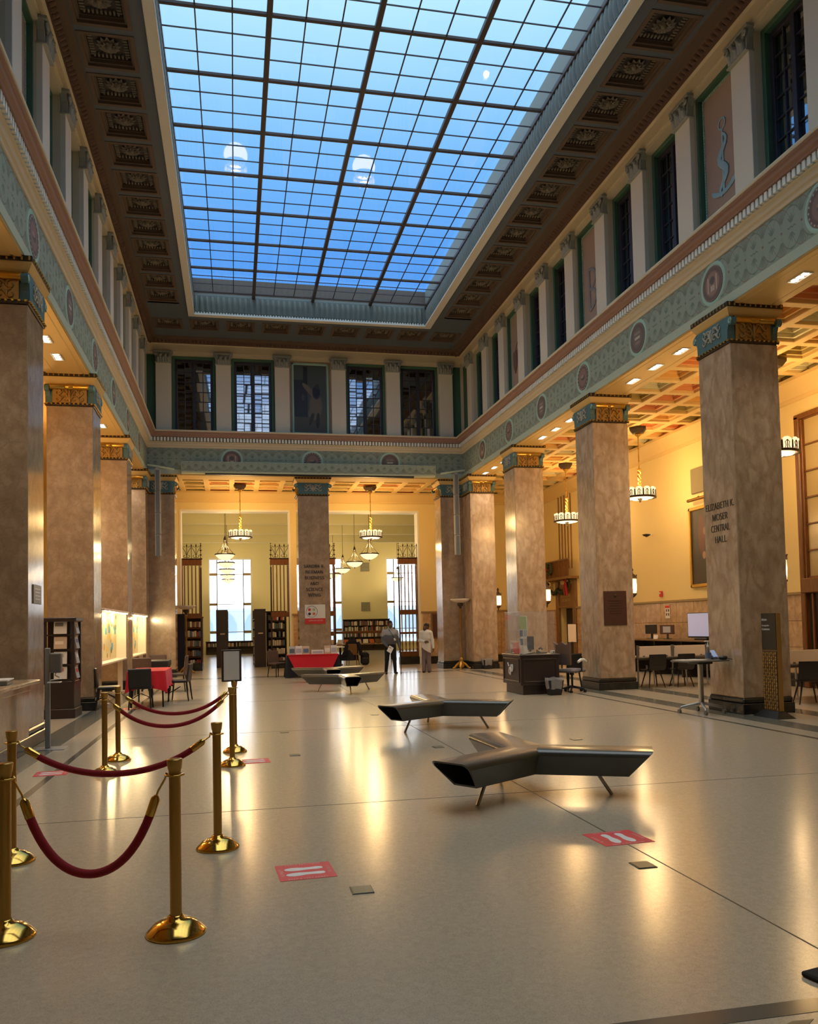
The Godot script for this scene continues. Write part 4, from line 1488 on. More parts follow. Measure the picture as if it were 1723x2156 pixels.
func bench(label: String, at: Vector3, turn: float, src: Node3D = null) -> Node3D:
	if src:
		return dup(src, label, at, turn, "three-armed hall benches")
	var t := thing("bench", label, "bench", at, turn, "three-armed hall benches")
	# half section: [across, height]; the end is cut so the top reaches farther than the foot
	var sec := [[-0.13, 0.19], [-0.215, 0.375], [-0.212, 0.40], [-0.195, 0.42], [-0.165, 0.43], [0.165, 0.43], [0.195, 0.42], [0.212, 0.40], [0.215, 0.375], [0.13, 0.19]]
	var reach := func(y: float) -> float: return 0.93 + 0.22 * (y - 0.19) / 0.24
	for k in 3:
		var b := Basis(Vector3.UP, TAU * k / 3)
		var s := Sh.new()
		var ins := []
		for q in sec:
			ins.append([q[0] * 0.9, 0.205 + (q[1] - 0.19) * 0.88])
		for i in sec.size():
			var p: Array = sec[i]
			var q: Array = sec[(i + 1) % sec.size()]
			var ip: Array = ins[i]
			var iq: Array = ins[(i + 1) % sec.size()]
			var mid := Vector3(0, (p[1] + q[1]) / 2 - 0.32, -(p[0] + q[0]) / 2)
			var e := [Vector3(reach.call(p[1]), p[1], -p[0]), Vector3(reach.call(q[1]), q[1], -q[0])]
			var f := [Vector3(reach.call(p[1]), ip[1], -ip[0]), Vector3(reach.call(q[1]), iq[1], -iq[0])]
			var lim := Vector3(0.0, 0, 0)
			var n0 := maxf(0.0, absf(p[0]) * 0.577)
			var n1 := maxf(0.0, absf(q[0]) * 0.577)
			s.smooth(i > 0 and i < 8)
			s.face([b * Vector3(n0, p[1], -p[0]), b * e[0], b * e[1], b * Vector3(n1, q[1], -q[0])], b * mid)
			s.smooth(false)
			s.face([b * e[0], b * e[1], b * f[1], b * f[0]], b * Vector3.RIGHT)
			var g := [f[0] - Vector3(0.5, 0, 0), f[1] - Vector3(0.5, 0, 0)]
			s.face([b * f[0], b * f[1], b * g[1], b * g[0]], b * -mid)
		# top and foot meet at the middle
		s.face([b * Vector3(0, 0.43, 0), b * Vector3(0.095, 0.43, -0.165), b * Vector3(0.095, 0.43, 0.165)], Vector3.UP)
		s.face([b * Vector3(0, 0.19, 0), b * Vector3(0.075, 0.19, -0.13), b * Vector3(0.075, 0.19, 0.13)], Vector3.DOWN)
		obj("arm", s, "bench_lacquer", t)
		obj("leg", Sh.new().tube([b * Vector3(0.64, 0.2, 0), b * Vector3(0.77, 0.0, 0)], 0.017, 10), "steel", t)
		var c := Sh.new()
		c.face([b * Vector3(0.42, 0.2, -0.2), b * Vector3(0.42, 0.2, 0.2), b * Vector3(0.42, 0.42, 0.2), b * Vector3(0.42, 0.42, -0.2)], b * Vector3.RIGHT)
		obj("inner_wall", Sh.new().box(b * Vector3(0.45, 0.31, 0), Vector3(0.02, 0.2, 0.26), 0.0, b), "bench_dark", t)
	return t


func rope_post(label: String, x: float, z: float, src: Node3D = null) -> Node3D:
	if src:
		return dup(src, label, V(x, 0, z), 0, "brass rope posts")
	var t := thing("rope_post", label, "rope post", V(x, 0, z), 0, "brass rope posts")
	obj("base", Sh.new().lathe([[0.0, 0.0], [0.156, 0.0], [0.158, 0.012], [0.148, 0.022], [0.118, 0.052], [0.080, 0.072], [0.048, 0.080], [0.042, 0.095], [0.034, 0.10]], 40), "brass", t)
	obj("pole", Sh.new().lathe([[0.031, 0.095], [0.031, 0.86]], 24), "brass_satin", t)
	obj("cap", Sh.new().lathe([[0.032, 0.852], [0.033, 0.868], [0.037, 0.875], [0.0425, 0.922, 1], [0.041, 0.926], [0.03, 0.928], [0.0, 0.929]], 24), "brass_satin", t)
	obj("ring", Sh.new().lathe([[0.031, 0.838], [0.052, 0.838, 1], [0.053, 0.842], [0.052, 0.846], [0.031, 0.846, 1]], 28), "brass", t)
	return t


func rope(label: String, a: Vector3, b: Vector3, low: float) -> void:
	var d := b - a
	d.y = 0
	d = d.normalized()
	var p0 := a + d * 0.075 + Vector3(0, -0.03, 0)
	var p1 := b - d * 0.075 + Vector3(0, -0.03, 0)
	var t := thing("velvet_rope", label, "rope", Vector3(p0.x, 0, p0.z), 0, "red velvet ropes")
	var pts := []
	var n := 28
	var sag := p0.y - low
	var kk := 1.6 if sag < 0.4 else 2.4
	for i in n + 1:
		var u := i / float(n) * 2 - 1
		var f := (cosh(kk * u) - 1) / (cosh(kk) - 1)
		var q := p0.lerp(p1, i / float(n))
		q.y = low + f * sag
		pts.append(q - t.position)
	obj("cord", Sh.new().tube(pts.slice(2, n - 1), 0.0235, 14), "rope_red", t)
	for e in [[0, 1, 2, 3, a], [n, n - 1, n - 2, n - 3, b]]:
		var dir: Vector3 = (pts[e[3]] - pts[e[0]]).normalized()
		var end: Vector3 = pts[e[2]]
		var s := Sh.new().tube([end + dir * 0.015, end - dir * 0.075, end - dir * 0.095], [0.0255, 0.0255, 0.012], 14)
		obj("end_sleeve", s, "brass", t)
		var hp: Vector3 = e[4] - t.position
		var hx: Vector3 = (hp - end)
		hx.y = 0
		hx = hx.normalized()
		obj("hook", Sh.new().tube([end - dir * 0.085, end - dir * 0.12, hp - hx * 0.052 + Vector3(0, -0.02, 0), hp - hx * 0.046 + Vector3(0, 0.012, 0), hp - hx * 0.036 + Vector3(0, 0.004, 0)], 0.0055, 8), "brass", t)


func ropes_and_posts() -> void:
	var a := rope_post("brass rope post standing alone nearest the camera, right end of the deep-slung red rope", -0.327, 4.712)
	rope_post("brass rope post cut by the photo's left edge, left end of the deep-slung red rope", -1.221, 4.883, a)
	rope_post("brass rope post at the right end of the second red rope, behind the nearest post", -0.142, 6.429, a)
	rope_post("brass rope post just behind the edge-cut post, before the marble counter", -1.571, 6.47, a)
	rope_post("darker-looking brass rope post at the left end of the third red rope", -1.469, 10.107, a)
	rope_post("brass rope post at the left end of the farthest red rope, before the red-draped table", -1.457, 11.122, a)
	rope_post("brass rope post just before the post carrying the framed sign", -0.048, 10.223, a)
	rope_post("brass rope post topped by the white framed sign", -0.017, 11.348, a)
	rope("deep-slung red velvet rope nearest the camera", V(-1.221, 0.842, 4.883), V(-0.327, 0.842, 4.712), 0.325)
	rope("second red velvet rope, passing behind the nearest post", V(-1.571, 0.842, 6.47), V(-0.142, 0.842, 6.429), 0.585)
	rope("third red velvet rope, lower of the two far ropes", V(-1.469, 0.842, 10.107), V(-0.048, 0.842, 10.223), 0.505)
	rope("farthest red velvet rope, upper of the two far ropes", V(-1.457, 0.842, 11.122), V(-0.017, 0.842, 11.348), 0.545)
	var t := thing("post_sign", "blank white sign in a bronze frame on top of a brass rope post", "sign", V(-0.05, 0.928, 11.33), 8)
	var s := Sh.new()
	for sx in [-1, 1]:
		s.box(Vector3(sx * 0.115, 0.21, 0), Vector3(0.03, 0.42, 0.035), 0.006)
		s.box(Vector3(0, 0.21 + sx * 0.2, 0), Vector3(0.24, 0.022, 0.035), 0.006)
	obj("frame", s, "dark_bronze", t)
	obj("sheet", Sh.new().box(Vector3(0, 0.21, 0.004), Vector3(0.21, 0.38, 0.02)), "paper", t)
	obj("bracket", Sh.new().lathe([[0.03, 0.0], [0.018, 0.01]], 10, Vector3(0.03, 0, 0)), "brass", t)


func foot(s: Sh, at: Vector3, b: Basis, mir: float) -> void:
	var o := [[0, -0.14], [0.028, -0.13], [0.036, -0.10], [0.03, -0.05], [0.028, 0.0], [0.042, 0.05], [0.046, 0.09], [0.036, 0.13], [0.012, 0.15], [-0.016, 0.14], [-0.034, 0.10], [-0.038, 0.05], [-0.026, -0.02], [-0.03, -0.09], [-0.024, -0.13]]
	s.prism(o.map(func(v): return Vector2(v[0] * mir * 0.9, v[1] * 0.9)), 0, 0.0006, b, at)


func sticker(label: String, x: float, z: float, turn: float, w := 0.37, h := 0.36, feet_turn := 0.0) -> void:
	var t := thing("floor_sticker", label, "floor sticker", V(x, 0.0, z), turn, "red floor stickers with white shoe prints")
	obj("sheet", Sh.new().box(Vector3(0, 0.001, 0), Vector3(w, 0.002, h)), "sticker_red", t)
	for sx in [-1, 1]:
		var s := Sh.new()
		var b := Basis(Vector3.UP, deg_to_rad(feet_turn))
		foot(s, b * Vector3(sx * 0.055, 0.002, 0), b * Basis(Vector3.RIGHT, -PI / 2), sx)
		obj("shoe_print", s, "sticker_white", t)
	for k in 4:
		var l := text(["MAINTAIN 6 FEET", "KEEP 6 FEET APART", "6 FEET", "STAND HERE"][k], [0.24, 0.26, 0.16, 0.16][k], 0.022, "sticker_pink", t)
		l.scale.z = 0.02
		l.rotation_degrees = Vector3(-90, [180, 0, 90, -90][k], 0)
		l.position = [Vector3(0, 0.0024, -h * 0.44), Vector3(0, 0.0024, h * 0.44), Vector3(-w * 0.42, 0.0024, 0), Vector3(w * 0.42, 0.0024, 0)][k]


func floor_things() -> void:
	sticker("nearest red floor sticker with two white shoe prints, right of the nearest rope post", 0.44, 5.66, 3, 0.37, 0.36, 90)
	sticker("red floor sticker crossing the dark joint line at right, with two white shoe prints", 2.78, 5.865, 4, 0.40, 0.37, 180)
	sticker("red floor sticker behind the second rope, between the left posts", -2.09, 10.36, 3, 0.36, 0.34, 90)
	sticker("red floor sticker just right of the post with the sign", 0.22, 10.47, 3, 0.36, 0.34, 90)
	sticker("faint red floor sticker beside the red-draped table", -2.1, 18.4, 5, 0.42, 0.36, 0)
	var where := [[0.745, 5.165, "square floor outlet cover below the nearest red floor sticker"], [2.627, 5.175, "square floor outlet cover beside the dark joint line at right"], [0.728, 10.785, "small floor outlet cover in line with the post carrying the sign"], [0.734, 13.178, "small far floor outlet cover left of the second bench"], [2.618, 10.83, "floor outlet cover between the two nearest benches"], [2.48, 15.146, "floor outlet cover beyond the left tip of the second bench"], [4.578, 10.866, "floor outlet cover behind the nearest bench's right arm"]]
	for q in where:
		var t := thing("outlet_cover", q[2], "floor outlet", V(q[0], 0, q[1]), 0, "square floor outlet covers")
		obj("frame", Sh.new().box(Vector3(0, 0.002, 0), Vector3(0.135, 0.004, 0.15), 0.001), "joint", t)
		obj("lid", Sh.new().box(Vector3(0.003, 0.004, 0), Vector3(0.122, 0.005, 0.138), 0.0015), "plate", t)
	var m := thing("black_base_plate", "corner of a black rubber base plate at the photo's lower right edge", "base plate", V(2.74, 0, 3.3), 12)  # base plate carrying a pole, not a mat
	obj("plate", Sh.new().box(Vector3(0, 0.012, 0), Vector3(0.46, 0.024, 0.32), 0.008), "mat_black", m)
	obj("pole", Sh.new().lathe([[0.018, 0.02], [0.018, 1.1]], 12, Vector3(0.1, 0, 0)), "black", m)


func shade() -> ArrayMesh:   # a glass tablet with a round head, faces +z
	var p := [Vector2(-0.095, 0), Vector2(0.095, 0), Vector2(0.1, 0.16)]
	for k in 7:
		p.append(Vector2(0.1 * cos(PI * k / 6), 0.16 + 0.08 * sin(PI * k / 6)))
	p.append(Vector2(-0.1, 0.16))
	return Sh.new().prism(p, -0.008, 0.008).mesh()


func chandeliers() -> void:
	var t := thing("chandelier", "", "chandelier", Vector3(), 0, "gilt ring chandeliers")
	var c := Sh.new().lathe([[0.0, 2.03], [0.26, 2.03], [0.26, 1.97], [0.17, 1.86], [0.0, 1.86]], 6, Vector3(), true)
	obj("canopy", c, "dark_bronze", t)
	obj("stem", Sh.new().lathe([[0.07, 1.86], [0.09, 1.81], [0.03, 1.76], [0.014, 1.7], [0.014, 1.45], [0.03, 1.42], [0.014, 1.39], [0.014, 1.1], [0.032, 1.07], [0.014, 1.04], [0.014, 0.82]], 12), "gilt", t)
	var s := Sh.new()
	for q in 2:
		var p := []
		for k in 25:
			var a := k * 0.62 + q * PI
			p.append(Vector3(0.03 * cos(a), 0.3 + k * 0.021, 0.03 * sin(a)))
		s.tube(p, 0.026, 7)
	s.lathe([[0.0, 0.86], [0.06, 0.84], [0.045, 0.8], [0.03, 0.78]], 10)
	obj("gilt_column", s, "gilt", t)
	s = Sh.new().lathe([[0.40, 0.0], [0.45, 0.005], [0.455, 0.045], [0.43, 0.06], [0.40, 0.06], [0.40, 0.0]], 36)
	for k in 6:
		var a := TAU * k / 6
		s.tube([Vector3(0, 0.06, 0), Vector3(0.42 * cos(a), 0.04, 0.42 * sin(a))], 0.014, 5)
	obj("ring", s, "dark_bronze", t)
	var m := shade()
	for k in 12:
		var a := TAU * k / 12
		var h := obj("shade", m, "shade_glow", t)
		h.position = Vector3(0.42 * sin(a), 0.06, 0.42 * cos(a))
		h.rotation.y = a
		var sp := Sh.new()
		sp.tube([Vector3(0, 0.0, 0.012), Vector3(0, 0.17, 0.012)], 0.01, 5)
		for sx in [-1, 1]:
			sp.tube([Vector3(sx * 0.1, 0.0, 0.0), Vector3(sx * 0.104, 0.17, 0.0)], 0.012, 5)
			sp.tube([Vector3(sx * 0.05, 0.0, 0.012), Vector3(sx * 0.03, 0.06, 0.012), Vector3(sx * 0.05, 0.12, 0.012), Vector3(0, 0.17, 0.012)], 0.008, 5)
		obj("tracery", sp, "dark_bronze", h)
	s = Sh.new()
	for k in 6:
		var a := TAU * (k + 0.5) / 6
		s.lathe([[0.0, -0.05], [0.09, -0.035], [0.145, 0.0]], 14, Vector3(0.235 * cos(a), 0.02, 0.235 * sin(a)))
	obj("lower_glass", s, "shade_glow", t)
	obj("finial", Sh.new().lathe([[0.0, -0.13], [0.03, -0.09], [0.02, -0.06], [0.06, -0.03], [0.07, 0.0]], 10), "dark_bronze", t)
	omni(t, Vector3(0, 0.62, 0), Color(1.0, 0.80, 0.52), 3.6, 0.3, "uplight")
	omni(t, Vector3(0, -0.3, 0), Color(1.0, 0.84, 0.62), 1.5, 0.45, "downlight")
	var spots := [[11.25, 21.6, "gilt ring chandelier in the right aisle between the second and third piers"], [11.25, 26.9, "small-looking gilt ring chandelier in the right aisle, farthest along it"], [11.25, 15.5, "gilt ring chandelier half hidden by the nearest right-hand pier"], [0.25, 32.1, "gilt ring chandelier in the left opening, before the tall far window"], [5.25, 32.1, "gilt ring chandelier in the right opening, above the two people"], [-5.4, 14.5, "unseen gilt ring chandelier added for light in the near left aisle"], [-5.4, 21.6, "unseen gilt ring chandelier added for light in the far left aisle"]]  # the two left-aisle chandeliers are unseen, added to light that side
	for i in spots.size():
		var at := V(spots[i][0], 5.05, spots[i][1])
		if i == 0:
			t.position = at
			t.set_meta("label", spots[i][2])
		else:
			dup(t, spots[i][2], at, 11.0 * i)


func sconces() -> void:
	var labels := ["glowing wall lantern on the nearest right-hand pier", "glowing wall lantern on the pier with the bronze plaque", "glowing wall lantern on the pier behind the reception desk", "small glowing wall lantern on the last right-hand pier"]
	var t: Node3D = null
	for i in 4:
		var at := V(9.47, 2.26, [13.1, 18.75, 24.4, 29.3][i])
		if t:
			dup(t, labels[i], at)
			continue
		t = thing("wall_lantern", labels[i], "wall lantern", at, 0, "glowing wall lanterns on the piers")
		obj("glass", Sh.new().lathe([[0.0, -0.01], [0.10, 0.0], [0.115, 0.1], [0.118, 0.22], [0.11, 0.38], [0.0, 0.39]], 16), "sconce_glow", t)
		var s := Sh.new().lathe([[0.12, 0.37], [0.13, 0.40], [0.09, 0.46], [0.04, 0.5], [0.03, 0.55], [0.05, 0.59], [0.0, 0.68]], 12)
		for k in 6:
			s.tube([Vector3(0.115 * cos(k * TAU / 6), 0.38, 0.115 * sin(k * TAU / 6)), Vector3(0.135 * cos(k * TAU / 6), 0.47, 0.135 * sin(k * TAU / 6))], 0.012, 5)
		obj("crown", s, "dark_bronze", t)
		obj("bottom_finial", Sh.new().lathe([[0.0, -0.2], [0.022, -0.14], [0.02, -0.1], [0.08, -0.05], [0.118, 0.0], [0.118, 0.02]], 12), "dark_bronze", t)
		obj("bracket", Sh.new().tube([Vector3(-0.19, 0.3, 0), Vector3(-0.17, 0.44, 0), Vector3(-0.06, 0.47, 0), Vector3(0, 0.46, 0)], 0.018, 7), "dark_bronze", t)
		omni(t, Vector3(0.02, 0.18, 0.2), Color(1.0, 0.82, 0.58), 0.4, 0.1)


func downlights() -> void:
	var t: Node3D = null
	for side in 2:
		for b in 4:
			for k in 3:
				var z := 9.38 + 5.66 * b + 1.03 * k
				if z > 28.5 or (b == 0 and k < 2):
					continue
				var lab: String = "triple spotlight, " + ["nearest", "middle", "farthest"][k] + " of three in the " + ["right", "left"][side] + " soffit " + ["before the nearest pier", "past the first pier", "past the second pier", "past the third pier"][b]
				var at := V([8.84, -3.33][side], 7.0, z)
				if t:
					dup(t, lab, at)
					continue
				t = thing("recessed_spotlight", lab, "spotlight", at, 0, "triple recessed spotlights in the side beams")
				var s := Sh.new()
				for sg in [-1, 1]:
					s.box(Vector3(sg * 0.085, -0.008, 0), Vector3(0.02, 0.016, 0.42), 0.003)
					s.box(Vector3(0, -0.008, sg * 0.2), Vector3(0.17, 0.016, 0.02), 0.003)
				obj("trim", s, "plastic_white", t)
				for j in 3:
					obj("lens", Sh.new().lathe([[0.0, -0.012], [0.05, -0.01], [0.06, 0.0]], 14, Vector3(0, 0.0, -0.125 + 0.125 * j)), "led_glow", t)
				var l := SpotLight3D.new()
				l.name = "spot_light"
				l.light_color = Color(1.0, 0.93, 0.82)
				l.light_energy = 3.0
				l.spot_angle = 50.0
				l.spot_range = 30.0
				l.spot_attenuation = 2.0
				l.light_size = 0.1
				l.shadow_enabled = true
				t.add_child(l, true)
				l.position = Vector3(0, -0.03, 0)
				l.rotation_degrees.x = -90


func desk_area() -> void:
	var t := thing("reception_desk", "dark panelled reception desk with a white looping emblem on its left side", "desk", V(6.72, 0, 18.5))
	obj("body", Sh.new().box(Vector3(0, 0.54, 0), Vector3(0.92, 0.66, 1.27), 0.008), "espresso", t)
	obj("base", Sh.new().box(Vector3(0.03, 0.11, -0.02), Vector3(0.84, 0.22, 1.17), 0.006), "espresso", t)
	obj("countertop", Sh.new().box(Vector3(0, 0.885, 0), Vector3(0.97, 0.04, 1.32), 0.012), "espresso", t)
	var s := Sh.new()
	for q in [[Vector3(0, 0.79, 0.64), Vector3(0.76, 0.03, 0.025)], [Vector3(0, 0.29, 0.64), Vector3(0.76, 0.03, 0.025)], [Vector3(-0.38, 0.54, 0.64), Vector3(0.03, 0.5, 0.025)], [Vector3(0.38, 0.54, 0.64), Vector3(0.03, 0.5, 0.025)], [Vector3(-0.465, 0.79, 0), Vector3(0.025, 0.03, 1.1)], [Vector3(-0.465, 0.29, 0), Vector3(0.025, 0.03, 1.1)], [Vector3(-0.465, 0.54, 0.54), Vector3(0.025, 0.5, 0.03)], [Vector3(-0.465, 0.54, -0.54), Vector3(0.025, 0.5, 0.03)]]:
		s.box(q[0], q[1], 0.005)
	obj("panel_moulding", s, "espresso", t)
	s = Sh.new()
	for q in [[-0.08, -0.03, 0.085, 0.3], [0.09, 0.05, 0.085, -2.6]]:
		var p := []
		for k in 15:
			var a: float = q[3] + k * 0.52
			p.append(Vector3(-0.475, 0.54 + q[1] + (q[2] - k * 0.002) * 1.0 * sin(a), q[0] + (q[2] - k * 0.002) * 0.75 * cos(a)))
		s.tube(p, 0.016, 6)
	s.tube([Vector3(-0.475, 0.42, -0.02), Vector3(-0.475, 0.52, 0.0), Vector3(-0.475, 0.66, 0.02)], 0.016, 6)
	s.tube([Vector3(-0.475, 0.70, -0.2), Vector3(-0.475, 0.62, -0.15), Vector3(-0.475, 0.64, -0.12)], 0.015, 6)
	obj("emblem", s, "letter_white", t)
	var g := thing("glass_shield", "clear upright sneeze shield on the reception desk", "shield", V(6.3, 0.905, 18.45))
	obj("pane", Sh.new().box(Vector3(0, 0.48, 0), Vector3(0.008, 0.96, 1.1)), "plexi", g)
	obj("pane", Sh.new().box(Vector3(0.4, 0.48, 0.58), Vector3(0.8, 0.96, 0.008)), "plexi", g)
	for z in [-0.5, 0.0, 0.5]:
		obj("clip", Sh.new().box(Vector3(0, 0.015, z), Vector3(0.05, 0.03, 0.05), 0.006), "aluminium", g)
	obj("top_edge", Sh.new().box(Vector3(0, 0.965, 0), Vector3(0.014, 0.012, 1.1)), "plastic_white", g)
	var p := thing("desk_poster", "tall green and white notice standing on the reception desk", "poster", V(6.59, 0.905, 18.55), -8)
	obj("sheet", Sh.new().box(Vector3(0, 0.44, 0), Vector3(0.19, 0.88, 0.008)), "paper", p)
	obj("green_block", Sh.new().box(Vector3(-0.01, 0.71, 0.005), Vector3(0.17, 0.3, 0.004)), "print_green", p)
	for k in 4:
		obj("picture", Sh.new().box(Vector3(-0.05 + 0.09 * (k % 2), 0.47 - 0.2 * int(k / 2.0), 0.005), Vector3(0.075, 0.15, 0.004)), ["print_blue", "paper_grey", "print_blue", "paper_tan"][k], p)
	var m := thing("monitor", "black monitor seen from behind on the reception desk", "monitor", V(6.76, 0.905, 18.55), 15)
	obj("screen_back", Sh.new().box(Vector3(0, 0.24, 0), Vector3(0.18, 0.32, 0.05), 0.015), "black_plastic", m)
	obj("stand", Sh.new().box(Vector3(0, 0.06, -0.02), Vector3(0.05, 0.12, 0.03)), "black_plastic", m)
	obj("foot", Sh.new().box(Vector3(0, 0.01, 0), Vector3(0.18, 0.02, 0.14), 0.006), "black_plastic", m)
	p = thing("telephone", "dark desk telephone on the reception desk, right of the monitor", "telephone", V(6.93, 0.905, 18.3), 20)
	obj("body", Sh.new().prism([Vector2(-0.09, 0), Vector2(0.09, 0), Vector2(0.09, 0.03), Vector2(-0.07, 0.1)], -0.09, 0.09, Basis(Vector3.UP, -PI / 2)), "black_plastic", p)
	obj("handset", Sh.new().tube([Vector3(-0.08, 0.1, 0.0), Vector3(-0.075, 0.13, 0.03), Vector3(-0.07, 0.13, 0.08), Vector3(-0.075, 0.1, 0.11)], 0.022, 8), "brown_leather", p)
	p = thing("camera_box", "small white device with a black lens on the reception desk's right end", "device", V(7.1, 0.905, 18.05))
	obj("case", Sh.new().box(Vector3(0, 0.035, 0), Vector3(0.1, 0.07, 0.06), 0.01), "plastic_white", p)
	obj("lens", Sh.new().box(Vector3(0.02, 0.035, 0.032), Vector3(0.035, 0.04, 0.01)), "black", p)
	p = thing("paper_tray", "white paper and leaflets piled near the reception desk's front corner", "papers", V(6.52, 0.905, 18.1), 10)
	for k in 4:
		obj("sheet", Sh.new().box(Vector3(0.04 * k - 0.06, 0.006 + 0.012 * k, 0.0), Vector3(0.14, 0.012, 0.1), 0.0, Basis(Vector3.UP, 0.3 * k)), "paper", p)
	obj("leaflet", Sh.new().box(Vector3(-0.06, 0.1, 0.02), Vector3(0.1, 0.16, 0.01), 0.0, Basis(Vector3.RIGHT, -0.25)), "paper", p)
	p = thing("spray_bottle", "white pump bottle on the reception desk's left end", "bottle", V(6.4, 0.905, 18.85))
	obj("bottle", Sh.new().lathe([[0.0, 0.0], [0.035, 0.0], [0.035, 0.17], [0.014, 0.2], [0.014, 0.23], [0.0, 0.23]], 12), "plastic_white", p)
	obj("pump", Sh.new().box(Vector3(0.01, 0.245, 0), Vector3(0.05, 0.03, 0.02), 0.004), "grey_metal", p)
	p = thing("red_folder", "red folder upright on the reception desk behind the shield", "folder", V(6.47, 0.905, 18.75), 25)
	obj("cover", Sh.new().box(Vector3(0, 0.13, 0), Vector3(0.06, 0.26, 0.16), 0.004), "print_red", p)
	bin("black wastebasket with a clear liner beside the reception desk", V(6.95, 0, 17.62), 1.0)
	bin("clear-lined wastebasket against the last right-hand pier", V(8.82, 0, 28.72), 1.0)
	office_chair()
	t = thing("side_chair", "dark side chair with splayed legs behind the office chair's base", "chair", V(7.75, 0, 18.75), 200)
	side_chair(t, "black_plastic", "black", 0.84)


func bin(label: String, at: Vector3, k: float) -> void:
	var t := thing("wastebasket", label, "wastebasket", at, 0, "lined wastebaskets")
	var s := Sh.new()
	var y := [0.0, 0.15, 0.33]
	for i in 2:
		var a := Vector2(0.13 + 0.05 * y[i] / 0.33, 0.09 + 0.04 * y[i] / 0.33) * k
		var b := Vector2(0.13 + 0.05 * y[i + 1] / 0.33, 0.09 + 0.04 * y[i + 1] / 0.33) * k
		for sg in [-1, 1]:
			s.face([Vector3(-a.x, y[i], sg * a.y), Vector3(a.x, y[i], sg * a.y), Vector3(b.x, y[i + 1], sg * b.y), Vector3(-b.x, y[i + 1], sg * b.y)], Vector3(0, 0, sg))
			s.face([Vector3(sg * a.x, y[i], -a.y), Vector3(sg * a.x, y[i], a.y), Vector3(sg * b.x, y[i + 1], b.y), Vector3(sg * b.x, y[i + 1], -b.y)], Vector3(sg, 0, 0))
	s.box(Vector3(0, 0.01, 0), Vector3(0.26, 0.02, 0.18))
	obj("basket", s, "black_plastic", t)
	s = Sh.new()
	s.smooth()
	var ring := []
	for j in 4:
		var r := []
		for i in 20:
			var a := TAU * i / 20
			var q := Vector3(cos(a), 0, sin(a))
			var m := 1.0 / pow(pow(absf(q.x), 4.0) + pow(absf(q.z), 4.0), 0.25)
			var w := 0.012 * sin(i * 2.3 + j)
			r.append(Vector3(q.x * m * (0.165 + 0.012 * j + w), [0.14, 0.2, 0.32, 0.385][j] + 0.012 * sin(i * 1.7) * (1 if j in [0, 3] else 0), q.z * m * (0.12 + 0.012 * j + w)))
		ring.append(r)
	for j in 3:
		for i in 20:
			s.face([ring[j][i], ring[j][(i + 1) % 20], ring[j + 1][(i + 1) % 20], ring[j + 1][i]], Vector3(ring[j][i].x, 0, ring[j][i].z))
	obj("liner", s, "bin_liner", t)


func office_chair() -> void:
	var t := thing("office_chair", "office chair with a taupe back, pale armrests and castors by the reception desk", "chair", V(7.62, 0, 18.2), 115)
	# faces +z
	obj("seat", Sh.new().box(Vector3(0, 0.5, 0.0), Vector3(0.5, 0.08, 0.48), 0.035), "mesh_grey", t)
	var s := Sh.new()
	var o := []
	for k in 13:
		var u := k / 12.0 * 2 - 1
		o.append(Vector2(-0.25 * u, 1.08 + 0.03 * cos(u * 6)))
	o.append_array([Vector2(-0.21, 0.75), Vector2(-0.19, 0.58), Vector2(0.19, 0.58), Vector2(0.21, 0.75)])
	s.prism(o, -0.03, 0.03, Basis(Vector3.RIGHT, -0.13), Vector3(0, 0.06, -0.16))
	obj("backrest", s, "taupe", t)
	for sx in [-1, 1]:
		obj("armrest", Sh.new().tube([Vector3(sx * 0.3, 0.70, -0.12), Vector3(sx * 0.3, 0.745, -0.02), Vector3(sx * 0.3, 0.74, 0.08), Vector3(sx * 0.29, 0.70, 0.17)], [0.03, 0.04, 0.04, 0.03], 8), "plastic_white", t)
		obj("arm_post", Sh.new().tube([Vector3(sx * 0.3, 0.72, 0), Vector3(sx * 0.3, 0.5, 0), Vector3(sx * 0.1, 0.45, 0)], 0.02, 7), "black_plastic", t)
	obj("column", Sh.new().lathe([[0.05, 0.46], [0.05, 0.4], [0.025, 0.38], [0.025, 0.1]], 10), "black_plastic", t)
	for k in 5:
		var a := TAU * k / 5 + 0.3
		var d := Vector3(cos(a), 0, sin(a))
		var b := obj("base_arm", Sh.new().tube([d * 0.03 + Vector3(0, 0.12, 0), d * 0.3 + Vector3(0, 0.075, 0)], [0.03, 0.02], 7), "black_plastic", t)
		obj("castor", Sh.new().lathe([[0.0, -0.025], [0.032, -0.025], [0.032, 0.025], [0.0, 0.025]], 10, d * 0.31 + Vector3(0, 0.032, 0), true, Basis(Vector3(0, 0, 1), PI / 2)), "black_plastic", b)


func shell_chair(label: String, at: Vector3, turn: float) -> void:   # dark shell on four splayed wooden legs, faces +z
	var t := thing("shell_chair", label, "chair", at, turn, "dark shell chairs at the carrels")
	var s := Sh.new()
	s.smooth()
	var prof := [[0.24, 0.44], [0.1, 0.43], [-0.1, 0.43], [-0.2, 0.46], [-0.24, 0.56], [-0.26, 0.72], [-0.27, 0.8]]
	for i in prof.size() - 1:
		for sg in [0.0, 0.018]:
			s.face([Vector3(-0.22, prof[i][1] - sg, prof[i][0] - sg), Vector3(0.22, prof[i][1] - sg, prof[i][0] - sg), Vector3(0.22, prof[i + 1][1] - sg, prof[i + 1][0] - sg), Vector3(-0.22, prof[i + 1][1] - sg, prof[i + 1][0] - sg)], Vector3(0, 1, 1) if sg == 0.0 else Vector3(0, -1, -1))
	obj("shell", s, "black_plastic", t)
	for sx in [-1, 1]:
		for sz in [-1, 1]:
			obj("leg", Sh.new().tube([Vector3(sx * 0.12, 0.42, sz * 0.1), Vector3(sx * 0.21, 0, sz * 0.2)], [0.02, 0.012], 7), "dark_wood", t)


